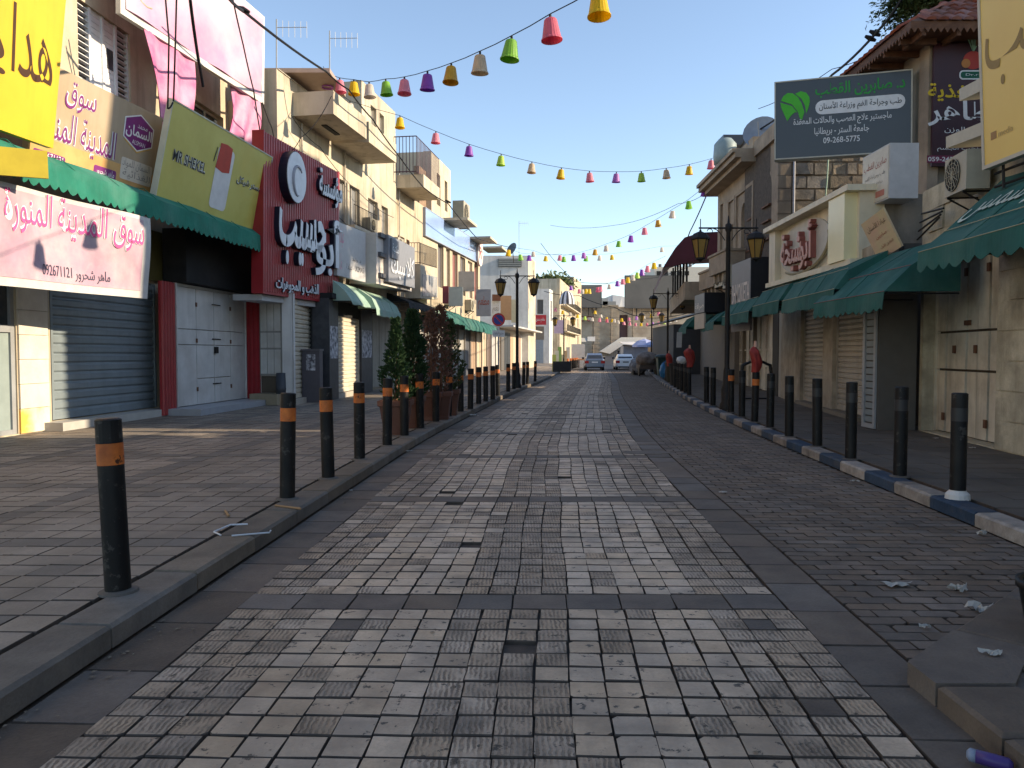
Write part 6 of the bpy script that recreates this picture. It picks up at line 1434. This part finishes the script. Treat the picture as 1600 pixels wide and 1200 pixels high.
# antennas
def antenna(px,yb,yt,Y,label,n=6):
    a=at(px,yb,Y); t=at(px,yt,Y); r=thing('tv_antenna',label,'antenna',a); MB().tube([a,t],.022,5).build('mast',M['grey'],r)
    b=MB(); d=t-V((0,0,.25)); b.tube([d,d+V((.9,.1,.05))],.012,4)
    for k in range(n): q=d+V((.9*k/(n-1),.1*k/(n-1),0)); b.tube([q-V((0,0,.28)),q+V((0,0,.22))],.007,4)
    b.build('antenna_rods',M['grey'],r,kind='stuff')
antenna(515,110,48,26,'tv antenna on a pale mast above the balcony building')
antenna(432,112,30,24,'crooked tv antenna beside the pink hoarding')
antenna(811,405,345,75,'thin tall tv antenna above the white gable building')
dd=thing('dark_satellite_dish','dark satellite dish on the white gable building roof','satellite dish',at(800,402,70)); c=at(801,390,70)
b=MB(); ax=V((-.7,-.6,.4)).normalized(); fq=ax.to_track_quat('Z','Y').to_matrix(); vs=[]
for j in range(5):
    r=.62*j/4+.001
    for k in range(16): a=2*math.pi*k/16; vs.append(c+fq@V((r*math.cos(a),r*math.sin(a),r*r*.4)))
b.add(vs,[(j*16+k,j*16+(k+1)%16,(j+1)*16+(k+1)%16,(j+1)*16+k) for j in range(4) for k in range(16)]).build('reflector',flat((.09,.1,.12),.5),dd,smooth=True); MB().tube([c,c+V((.1,.2,-1.2))],.04,5).build('mast',M['iron'],dd)
# olive tree behind the tiled roof
def tree(loc,label,H,cr,cen,n,mm,leaf=.1,seed=3):
    q=random.Random(seed); r=thing('tree',label,'tree',loc); L=V(loc); Cn=V(cen)
    MB().tube([L,L+V((.1,0,H*.4)),Cn-V((0,0,cr[2]*.6))],[.22,.17,.1],8).build('trunk',M['wood'],r)
    lim=MB(); tips=[]
    for k in range(26):
        a=q.random()*6.28; e=q.random()*1.6-.5; t=Cn+V((cr[0]*math.cos(a)*math.cos(e),cr[1]*math.sin(a)*math.cos(e),cr[2]*math.sin(e)))*(.6+.4*q.random()); tips.append(t)
        lim.tube([Cn-V((0,0,cr[2]*.6)),(Cn+t)/2,t],[.07,.04,.012],5)
    lim.build('limbs',M['wood'],r,kind='stuff'); b=MB()
    for _ in range(n):
        t=q.choice(tips)+V((q.gauss(0,.3),q.gauss(0,.3),q.gauss(0,.25))); d=V((q.gauss(0,1),q.gauss(0,1),q.gauss(0,.7))).normalized(); s=d.orthogonal().normalized()*leaf*.3; d*=leaf
        b.add([t,t+d*.5+s,t+d,t+d*.5-s],[(0,1,2,3)])
    b.build('crown',mm,r)
c=at(1465,2,24); tree((c.x+1,25,0),'leafy olive green tree showing above the tiled roof',9,(1.5,1.4,.8),c,15000,M['leaft'],.17)
c=at(1418,-8,23); 
c=at(866,440,126); b=MB(); q=random.Random(5)
for _ in range(900):
    t=c+V((q.gauss(0,1.3),q.gauss(0,.5),q.gauss(0,.5))); d=V((q.gauss(0,1),q.gauss(0,1),q.gauss(0,1))).normalized()*.4; s=d.orthogonal()*.4; b.add([t,t+d+s,t+d*2,t+d-s],[(0,1,2,3)])
b.build('roof_shrub',M['leaft'],label='green shrub growing on the far left roof terrace',cat='shrub')
# ---------------------------------------------------------------- cars
def car(loc,label,m,L=4.3,W=1.75,H=1.45,hatch=True,rz=0.,plate=(.6,.6,.62),trunk=.5):
    r=thing('parked_car' if not hatch else 'car',label,'car',loc); 
    # origin at the rear centre, the car points away (+Y)
    f=Fr(V(loc),(math.cos(rz),math.sin(rz),0)); ax=f.n*-1
    P=lambda x,y,z:V(loc)+f.r*x+ax*y+V((0,0,z))
    sec=[(0.0,.42,.95,.90),(.08,.3,1.02,.97),(.5+trunk*.2,.22,1.04,1.0),(1.2,.2,1.0,1.0),(2.2,.2,.98,1.0),(3.0,.2,.97,1.0),(3.7,.22,.88,.97),(4.15,.3,.75,.86),(4.3,.42,.6,.7)]
    b=MB(); n=10; vs=[]
    for y,zb,zt,wf in sec:
        w=W/2*wf
        ring=[(-w*.92,zb),(-w,zb+.12),(-w*1.0,(zb+zt)/2),(-w*.97,zt-.08),(-w*.88,zt),(w*.88,zt),(w*.97,zt-.08),(w,(zb+zt)/2),(w,zb+.12),(w*.92,zb)]
        vs+=[P(x,y,z) for x,z in ring]
    m_=len(sec); b.add(vs,[(i*n+k,i*n+(k+1)%n,(i+1)*n+(k+1)%n,(i+1)*n+k) for i in range(m_-1) for k in range(n)]+[tuple(range(n-1,-1,-1)),tuple(range((m_-1)*n,m_*n))]).build('body',m,r,smooth=False)
    cab=[(.12 if hatch else .35+trunk*.35,.98,.86),(.42 if hatch else .9,H-.12,.74),(.8 if hatch else 1.3,H,.7),(2.0,H,.7),(2.5,H-.08,.72),(3.25,.97,.84)]
    b=MB(); vs=[]
    for y,z,wf in cab: vs+=[P(-W/2*.86,y,.97),P(-W/2*wf,y,z),P(W/2*wf,y,z),P(W/2*.86,y,.97)]
    b.add(vs,[(4*i+k,4*i+k+1,4*i+4+k+1,4*i+4+k) for i in range(len(cab)-1) for k in range(3)]+[(3,2,1,0)]).build('cabin',m,r)
    y0,z0,w0=cab[0]; y1,z1,w1=cab[1]
    a=P(-W/2*w0+.1,y0-.012,z0+.03); c_=P(W/2*w0-.1,y0-.012,z0+.03); e=P(W/2*w1-.06,y1-.02,z1-.03); g=P(-W/2*w1+.06,y1-.02,z1-.03)
    MB().add([a,c_,e,g]+[q+ax*.02 for q in (a,c_,e,g)],[(0,1,2,3),(7,6,5,4),(0,4,5,1),(1,5,6,2),(2,6,7,3),(3,7,4,0)]).build('rear_window',M['glass'],r)
    for sg in (-1,1):
        b=MB(); b.add([P(sg*(W/2*.845),cab[0][0]+.45,1.0),P(sg*(W/2*.845),2.95,1.0),P(sg*(W/2*.735),2.4,H-.14),P(sg*(W/2*.735),cab[1][0]+.35,H-.12)],[(0,1,2,3)]); b.build('side_window',M['glass'],r)
        MB().box(Fr(P(0,0,0),f.r),sg*W/2-(.33 if sg>0 else .02),sg*W/2+(.02 if sg>0 else .33),.62,.84,-.02,.03).build('tail_light',flat((.35,.02,.02),.2),r)
        MB().box(Fr(P(0,2.6,0),f.r),sg*(W/2+.08)-.1,sg*(W/2+.08)+.1,.98,1.14,-.06,.06).build('mirror',M['black'],r)
        for yy in (.75,3.45):
            c=P(sg*(W/2-.11),yy,.31); ff=Fr(c,ax,(0,0,1)); o=MB().prism(ff,ellipse(0,0,.31,.31,20),-.1,.1).build('wheel',flat((.02,.02,.02),.8),r); MB().prism(ff,ellipse(0,0,.19,.19,16),-.104,.104).build('rim',M['grey'],o)
    fr0=Fr(P(0,0,0),f.r)
    MB().box(fr0,-W/2*.86,W/2*.86,.33,.56,-.05,.06).build('bumper',m,r); MB().box(fr0,-W/2*.75,W/2*.75,.22,.34,-.1,.03).build('bumper_grille',M['black'],r)
    MB().box(fr0,-.26,.26,.66,.77,.0,.035).build('number_plate',flat(plate,.4),r)
    return r
SIL=mat('silver_blue_paint',(.2,.24,.32),(.18,.22,.3),rough=.25,metal=.5,spec=.5,scale=1); WP=mat('white_paint',(.72,.72,.72),(.68,.68,.68),rough=.25,spec=.5,scale=1)
q=at(929.5,552,67); car((q.x,67,0),'silver blue hatchback car driving away down the street',SIL,W=1.72,H=1.5,rz=-.06)
q=at(978,552,69); car((q.x,69,0),'white sedan car parked on the right beside the market stall',WP,W=1.75,H=1.42,hatch=False,rz=-.06,plate=(.1,.12,.12))
# ---------------------------------------------------------------- market stall and clutter on the right
um=thing('market_umbrella','big pale blue round umbrella over the market stall','umbrella',at(1006,575,72)); c=at(1007,529,72)
b=MB(); n=8; R_=1.15
for k in range(n):
    a0,a1=2*math.pi*k/n,2*math.pi*(k+1)/n; g=MB()
    vs=[c,c+V((R_*.6*math.cos(a0),R_*.6*math.sin(a0),-.22)),c+V((R_*.6*math.cos(a1),R_*.6*math.sin(a1),-.22)),c+V((R_*math.cos(a0),R_*math.sin(a0),-.62)),c+V((R_*math.cos(a1),R_*math.sin(a1),-.62)),c+V((R_*math.cos(a0),R_*math.sin(a0),-.8)),c+V((R_*math.cos(a1),R_*math.sin(a1),-.8))]
    g.add(vs,[(0,1,2),(1,3,4,2),(3,5,6,4)]).build('umbrella_gore',flat((.36,.4,.6),.7),um)
MB().tube([V((c.x,c.y,0)),c],.03,6).build('pole',M['grey'],um)
st_=thing('market_stall','covered market stall with pale grey sheets under a white canopy','stall',at(988,575,75)); a=at(974,572,76); e=at(1012,572,76)
MB().wbox(a.x,e.x,76,78,.1,2.2).build('sheet_wall',mat('stall_sheet',(.36,.38,.42),(.28,.29,.33),scale=2.5,bump=.3),st_)
b=MB(); b.hexa([V(p) for p in ((a.x-.2,75,2.35),(e.x-1.,75,2.2),(e.x-1.,78,2.6),(a.x-.2,78,2.6),(a.x-.2,75,2.42),(e.x-1.,75,2.27),(e.x-1.,78,2.67),(a.x-.2,78,2.67))]); b.build('canopy_sheet',flat((.6,.56,.52)),st_)
MB().wbox(e.x-1.2,e.x-.1,75.6,76,2.15,2.35).build('blue_edge',flat((.05,.06,.2)),st_)
rg=thing('red_ring_rack','rack with red ring shaped goods beside the stall','rack',at(1009,568,74))
for k in range(5):
    c=at(1006+k*1.6,553+(k%2)*5,74); MB().tube([c+V((.16*math.cos(t),0,.16*math.sin(t))) for t in [i*.7 for i in range(10)]],.05,5).build('ring',flat((.4,.03,.04)),rg)
def lump(c,rx,ry,rz,seed,amp=.15,n=16,mm=8):
    q=random.Random(seed); ph=[q.random()*6 for _ in range(6)]; b=MB()
    def fn(u,v):
        a=2*math.pi*u; e=math.pi*(v-.5); k=1+amp*(math.sin(a*3+ph[0]+e*2)+.6*math.sin(a*7+ph[1]-e*5)+.5*math.sin(e*9+ph[2]+a*2))
        return V(c)+V((rx*math.cos(a)*math.cos(e)*k,ry*math.sin(a)*math.cos(e)*k,rz*math.sin(e)*(1+amp*.4*math.sin(a*5+ph[3]))))
    b.grid(fn,n*2,mm*2); return b
# covered carts
q=gnd(1013,588,0); ct=thing('covered_cart','handcart under a brown and grey patterned cover','cart',q)
MB().wbox(q.x-.55,q.x+.55,q.y,q.y+1.5,.45,.75).build('cart_bed',flat((.08,.06,.05)),ct); lump((q.x,q.y+.7,1.1),.72,.9,.5,3,.08).build('cover',mat('pattern_cover',(.22,.18,.15),(.1,.08,.07),scale=4,bump=.3),ct,smooth=True)
for sg in (-1,1): MB().prism(Fr((q.x+sg*.55,q.y+.3,.3),(0,1,0)),ellipse(0,0,.3,.3,16),-.04,.04).build('wheel',M['black'],ct)
q=gnd(999,586,0); ct=thing('sheeted_cart','low cart wrapped in pale grey plastic sheeting behind the white car','cart',q); lump((q.x,q.y+.6,.62),.62,.8,.62,8,.12).build('plastic_sheet',mat('grey_sheet',(.26,.27,.29),(.12,.12,.13),scale=3,bump=.4),ct,smooth=True); MB().wbox(q.x-.4,q.x+.4,q.y+.1,q.y+1.1,.02,.3).build('cart_bed',M['black'],ct)
# bins, bags
q=gnd(1040,592,.12); bb=thing('blue_bag','big blue plastic bag hanging on a dark bin','bag',q); lump((q.x,q.y,.45+.12),.34,.3,.46,4,.1).build('bag_body',flat((.03,.15,.32),.35),bb,smooth=True); MB().tube([(q.x-.2,q.y,.95),(q.x,q.y,1.1),(q.x+.2,q.y,.95)],.03,5).build('bag_tie',flat((.03,.1,.22),.4),bb)
q=gnd(1039,590,.12); bn_=thing('open_bin','dark green wheeled bin behind the blue bag','bin',q+V((0,.6,0))); MB().lathe(V((q.x,q.y+.7,.12)),[(.38,.1),(.46,1.05),(.5,1.07),(.5,1.14),(.42,1.14)],4,sq=1,closed=False).build('bin_body',flat((.02,.05,.045),.5),bn_); MB().lathe(V((q.x,q.y+.7,1.3)),[(.5,-.03),(.5,.02),(.3,.12),(0,.14)],12).build('lid',flat((.015,.035,.035),.5),bn_)
for i,(x,y,h,c,lab) in enumerate(((1049,597,.95,(.03,.028,.02),'dark brown rubbish bin nearest the bollards end, right'),(1056,602,.95,(.02,.02,.02),'black rubbish bin under the white bag, right'),(1027,584,.8,(.04,.05,.035),'dark olive sack stack beside the far bin'))):
    q=gnd(x,y,.12); t=thing('rubbish_bin',lab,'bin',q); MB().lathe(q,[(.24,0),(.3,h*.9),(.33,h*.9),(.33,h),(.0,h)],12).build('bin_body',flat(c,.6),t)
q=gnd(1064,604,.12); lump((q.x,q.y,1.2),.2,.18,.17,9,.12).build('white_bag',flat((.6,.58,.55),.5),label='crumpled white plastic bag on top of the black bins',cat='bag',smooth=True)
def redcover(loc,label,h,w,seed):
    r=thing('red_cover',label,'cover',loc); L=V(loc)
    b=MB(); q=random.Random(seed)
    def fn(u,v):
        a=u*2*math.pi; t=v; rad=w*(.55+.45*math.sin(min(1,t*1.3)*math.pi*.5+.2))*(1-.85*max(0,(t-.8)/.2)**1.5)*(1+.14*math.sin(a*4+t*5+seed)+.07*math.sin(a*9))
        return L+V((rad*math.cos(a)+.03*math.sin(t*5),rad*math.sin(a),h*t))
    b.grid(fn,28,14); b.build('red_cloth',mat('red_plastic_%d'%seed,(.3,.035,.025),(.2,.02,.018),scale=6,rough=.6),r,smooth=True)
    b=MB(); b.grid(lambda u,v:L+V((.045*(1-v*.4)*math.cos(u*6.283),.045*(1-v*.4)*math.sin(u*6.283),h*.97+.12*v)),10,4); b.build('tied_top',flat((.5,.3,.22),.6),r,smooth=True)
g=gnd(1179,660,.12); redcover(g+V((0,0,1.0)),'red plastic wrapped bundle standing on the orange banded right bollard',.52,.1,2)
g=gnd(1077,618,.12); redcover(g+V((0,0,.93)),'wide red plastic bag tied over a far right bollard',.62,.15,5)
g=gnd(1045,600,.12); redcover(g+V((0,0,.8)),'small red cloth bundle beside the open bin',.6,.13,7)
g=gnd(1183,652,.12); cf=thing('trolley_frame','black bent tube trolley frame behind the red wrapped bundle','trolley',g)
for sg in (-1,1): MB().tube([g+V((sg*.3,.1,.35)),g+V((sg*.34,.1,.8)),g+V((sg*.3,.1,1.12)),g+V((sg*.12,.1,1.2))],[.03,.035,.04,.03],6).build('side_tube',M['black'],cf)
MB().tube([g+V((-.3,.1,.4)),g+V((.3,.1,.4))],.02,6).build('cross_tube',M['black'],cf); MB().tube([g+V((0,.1,0)),g+V((0,.1,.4))],.03,6).build('post',M['black'],cf)
# left clutter beyond the lamp
for i,(x,y,Y,c,lab) in enumerate(((849,600,44,(.02,.05,.03),'dark green goods rack at the far left kerb'),)): pass
r=thing('flower_stand','stand with yellow green and white goods, far left pavement','stand',V((at(872,552,58).x,58,.12)))
for k in range(6):
    p=V((at(866+k*4.2,552,58+k).x,58+k*.9,.12)); MB().wbox(p.x-.14,p.x+.14,p.y,p.y+.3,.12,1.1+.9*((k*7)%3)/3+.3).build('goods_roll',flat([(.45,.5,.12),(.7,.65,.5),(.25,.4,.12),(.7,.6,.4),(.5,.35,.2),(.65,.6,.5)][k]),r)
MB().wbox(at(864,552,57).x,at(892,552,57).x,57,57.5,.12,.9).build('base_box',flat((.03,.03,.03)),r)
for i in range(7):
    x=at(893+i*3.2,552,62+i*1.4).x; lab='far orange topped post, %s of the row beside the silver car'%ORD[i]
    t=thing('row_post',lab,'post',V((x-.3,62+i*2,.12)),'posts beside the silver car'); MB().lathe(V((x-.3,62+i*2,.12)),[(.07,0),(.07,.85)],8,closed=True).build('post',M['black'],t); MB().lathe(V((x-.3,62+i*2,.12)),[(.072,.75),(.072,.95),(.0,.96)],8).build('reflective_band',M['orange'],t)
tb=thing('orange_topped_table','long table with orange cloth before the far left shops','table',V((at(905,552,80).x,80,.12))); p=at(897,552,76); MB().wbox(p.x,p.x+1,72,84,.85,.95).build('tabletop',flat((.5,.22,.08)),tb)
for y in (72.2,76,80,83.6): MB().wbox(p.x+.1,p.x+.2,y,y+.1,.12,.85).build('leg',M['wood'],tb)
q=V((at(908,552,82).x,84,.12)); MB().wbox(q.x-.8,q.x+.6,84,85,.12,2.5).build('white_stall_box',flat((.5,.48,.45)),label='pale box stall far left behind the silver car',cat='stall')
# ---------------------------------------------------------------- people (far down the street)
def person(loc,label,h=1.7,top=(.03,.03,.05),leg=(.03,.03,.04),rz=0.):
    r=thing('person',label,'person',loc); L=V(loc); c,s=math.cos(rz),math.sin(rz)
    A=lambda x,y,z:(L.x+x*c-y*s,L.y+x*s+y*c,L.z+z*h/1.7)
    pts={'pel':((0,0,.95),.14),'wa':((0,0,1.1),.13),'ch':((0,.0,1.32),.16),'ne':((0,0,1.47),.055),'hd0':((0,-.01,1.56),.085),'hd':((0,-.01,1.64),.09),'sl':((-.17,0,1.38),.07),'el':((-.24,.02,1.12),.045),'wl':((-.2,-.1,.9),.035),'hl':((-.2,-.13,.83),.04),'sr':((.17,0,1.38),.07),'er':((.24,.02,1.12),.045),'wr':((.22,-.08,.88),.035),'hr':((.22,-.11,.81),.04),'kl':((-.1,-.02,.5),.07),'al':((-.11,.03,.09),.045),'tl':((-.11,-.1,.04),.04),'kr':((.1,-.06,.5),.07),'ar':((.12,.04,.09),.045),'tr':((.12,-.09,.04),.04)}
    E=[('pel','wa'),('wa','ch'),('ch','ne'),('ne','hd0'),('hd0','hd'),('ch','sl'),('sl','el'),('el','wl'),('wl','hl'),('ch','sr'),('sr','er'),('er','wr'),('wr','hr'),('pel','kl'),('kl','al'),('al','tl'),('pel','kr'),('kr','ar'),('ar','tr')]
    ks=list(pts); me=bpy.data.meshes.new('body'); me.from_pydata([tuple(V(A(*pts[k][0]))-L) for k in ks],[(ks.index(a),ks.index(b)) for a,b in E],[])
    o=bpy.data.objects.new('body',me); link(o,r); md=o.modifiers.new('skin','SKIN'); sv=me.skin_vertices[0].data
    for i,k in enumerate(ks): sv[i].radius=(pts[k][1],)*2
    sv[0].use_root=True; o.modifiers.new('sub','SUBSURF').levels=1; o.modifiers['sub'].render_levels=2
    me.materials.append(flat(top,.8))
    MB().lathe(L+V((0,0,1.52*h/1.7)),[(.0,.24),(.07,.22),(.102,.15),(.104,.1),(.095,.08)],12).build('hair',flat((.012,.01,.01)),r)
    return r
q=at(966.5,552,76); person((q.x,76,0),'dark clothed person standing left of the white car',1.72,(.025,.02,.025))
q=at(984,552,77); person((q.x,77,0),'person in dark top behind the white car roof',1.85,(.02,.02,.04))
# ---------------------------------------------------------------- litter
def scrap(px,py,z,w,l,c,label,name='paper_scrap',seed=1,hgt=.03,cat='litter',m=None):
    q=random.Random(seed); g=gnd(px,py,z); b=MB(); n=6
    H=[[q.random()*hgt for _ in range(n+1)] for _ in range(n+1)]; o=[q.random()*.3+.7 for _ in range(4*n+4)]
    def fn(u,v):
        i=int(u*n+.5); j=int(v*n+.5); k=.72+.28*math.sin(u*7+seed)*math.cos(v*5+seed)
        return g+V(((u-.5)*w*(k+.3*v),(v-.5)*l*(k+.25*(1-u)),.006+H[i][j]))
    b.grid(fn,n,n); b.build(name,m or flat(c,.6),label=label,cat=cat)
SC=[(638,706,0,.16,.12,'small white paper scrap in the left gutter, under the potted trees'),(738,650,0,.35,.3,'crumpled white plastic bag in the left gutter beyond the pots'),(548,768,0,.05,.05,'tiny white paper crumb beside the left kerb'),(1130,771,0,.12,.1,'small tan paper scrap on the dark pavers, middle right'),(1538,957,0,.2,.16,'cream crumpled paper cup on the right dark pavers'),(1552,1024,.1,.13,.07,'white tissue scrap on the raised stone platform'),(1446,982,0,.08,.05,'white paper scrap left of the raised platform'),(1402,916,0,.28,.12,'flattened clear plastic bag on the right dark pavers'),(1500,925,0,.14,.1,'grey paper smear near the cream paper cup'),(1535,837,0,.1,.08,'small white cup lying by the right kerb, near the blue stone'),(1336,753,0,.15,.06,'white flake by the right kerb below the third bollard'),(1068,612,.13,.3,.3,'white rubbish pile at the far right kerb bins'),(1057,609,0,.4,.4,'scattered white rubbish under the far right bins'),(848,596,0,.6,.5,'white flat paper on the road beside the last left bollards'),(1463,686,.12,.12,.07,'white scrap on the right pavement near the cream door'),(1520,701,.12,.14,.08,'second white scrap at the foot of the cream door')]
for i,(x,y,z,w,l,lab) in enumerate(SC): scrap(x,y,z,w*.7,l*.7,(.4,.37,.33),lab,seed=i+3,hgt=.05 if 'cup' in lab or 'bag' in lab and 'flat' not in lab else .02,name='plastic_bag' if 'bag' in lab else 'paper_scrap')
for (x0,y0),(x1,y1),lab in (((430,790),(470,795),'thin brown wooden stick near the second left bollard'),((352,798),(358,806),'short wooden chip near the bent white strip')):
    a,c=gnd(x0,y0,.135),gnd(x1,y1,.135); MB().tube([a,c],.011,4).build('wooden_stick',flat((.3,.18,.09)),label=lab,cat='stick')
pts=[gnd(*p,.14) for p in ((362,838),(333,830),(358,820),(387,820))]; b=MB()
MB().tube([gnd(*p,.138) for p in ((387,819),(360,820),(334,831),(345,836))],.007,5).build('plastic_strip',flat((.6,.62,.65),.4),label='bent white plastic strip lying on the left pavement',cat='strip')
MB().tube([gnd(*p,.138) for p in ((362,837),(421,832),(423,829))],.007,5).build('plastic_strip',flat((.55,.57,.6),.4),label='straight white plastic strip beside the bent one, left pavement',cat='strip')
g=gnd(1560,1206,0); bt=thing('plastic_bottle','purple and white plastic bottle lying by the raised platform','bottle',g)
f_=V((.8,-.6,0)).normalized(); c=V((g.x,g.y,.035)); P=[c-f_*.1+f_*t for t in (0,.01,.03,.09,.13,.145)]
MB().tube(P[:3],[.012,.024,.024],12).build('bottle_top',flat((.22,.25,.32),.3),bt,smooth=True); MB().tube(P[2:],[.024,.025,.024,.012],12).build('bottle_label',flat((.06,.035,.16),.35),bt,smooth=True)

# ---------------------------------------------------------------- more of the left facades: pipes, boxes, wires
for f_,x,z0,z1,lab in ((F2,622,3.3,8.6,'thin drain pipe at the far corner of the balcony building'),(F2,470,4.8,8.0,'pale drain pipe under the nearest balcony'),(F2,537,5.4,8.9,'thin pipe running up between the balcony building windows')):
    s_=f_.hit(x,340)[0]; MB().tube([f_.p(s_,z0,.06),f_.p(s_,z1,.06)],.03,6).build('drain_pipe',flat((.4,.36,.3)),label=lab,cat='pipe')
acunit(F2,F2.hit(566,345)[0],5.75,.02,'small air conditioner hung beside the iron railing on the balcony building',w=.7,h=.45,dep=.28)
acunit(F3,F3.hit(694,440)[0],3.9,.02,'air conditioner under the blue sign near the dark red panel',w=.9,h=.6,dep=.35)
acunit(F3,F3.hit(726,430)[0],3.9,.02,'air conditioner under the blue sign, farther along',w=.9,h=.6,dep=.35)
cable('thin wire drooping along the balcony building wall',[(440,250,20.8),(480,300,22),(530,340,24),(600,390,28),(640,420,31)],.012,.12)
cable('second thin wire sagging below the first balcony',[(455,180,21),(500,230,22.4),(560,300,26),(615,340,29.5)],.01,.1)
cable('loose wire from the first balcony corner to the red sign',[(518,150,21.3),(470,215,20.6),(440,240,20.2)],.01,.15)
for i,(x,y,Y) in enumerate(((447,575,20.2),)): pass

# grit, dry leaves and paper crumbs gathered along the kerbs
b=MB(); q=random.Random(21)
for _ in range(700):
    y=2.5+q.random()**1.6*40; k=q.random()
    if k<.45: x=KL(y)+.02+abs(q.gauss(0,.12)); z=.004
    elif k<.8: x=KR(y)-.03-abs(q.gauss(0,.35)); z=.004
    elif k<.9: x=KL(y)-.3-abs(q.gauss(0,2)); z=.127
    else: x=PL(y)+q.random()*PW; z=.004
    a=q.random()*6.28; r=.006+.014*q.random()**2; c,s_=math.cos(a)*r,math.sin(a)*r; h=q.random()*.008
    b.add([(x-c,y-s_,z),(x+s_*.6,y-c*.6,z+h),(x+c,y+s_,z+.002),(x-s_*.6,y+c*.6,z+h)],[(0,1,2,3)])
b.build('street_grit',mat('street_grit',(.3,.24,.17),(.1,.075,.05),scale=30,rough=.9),kind='stuff',loc=(0,5,0))
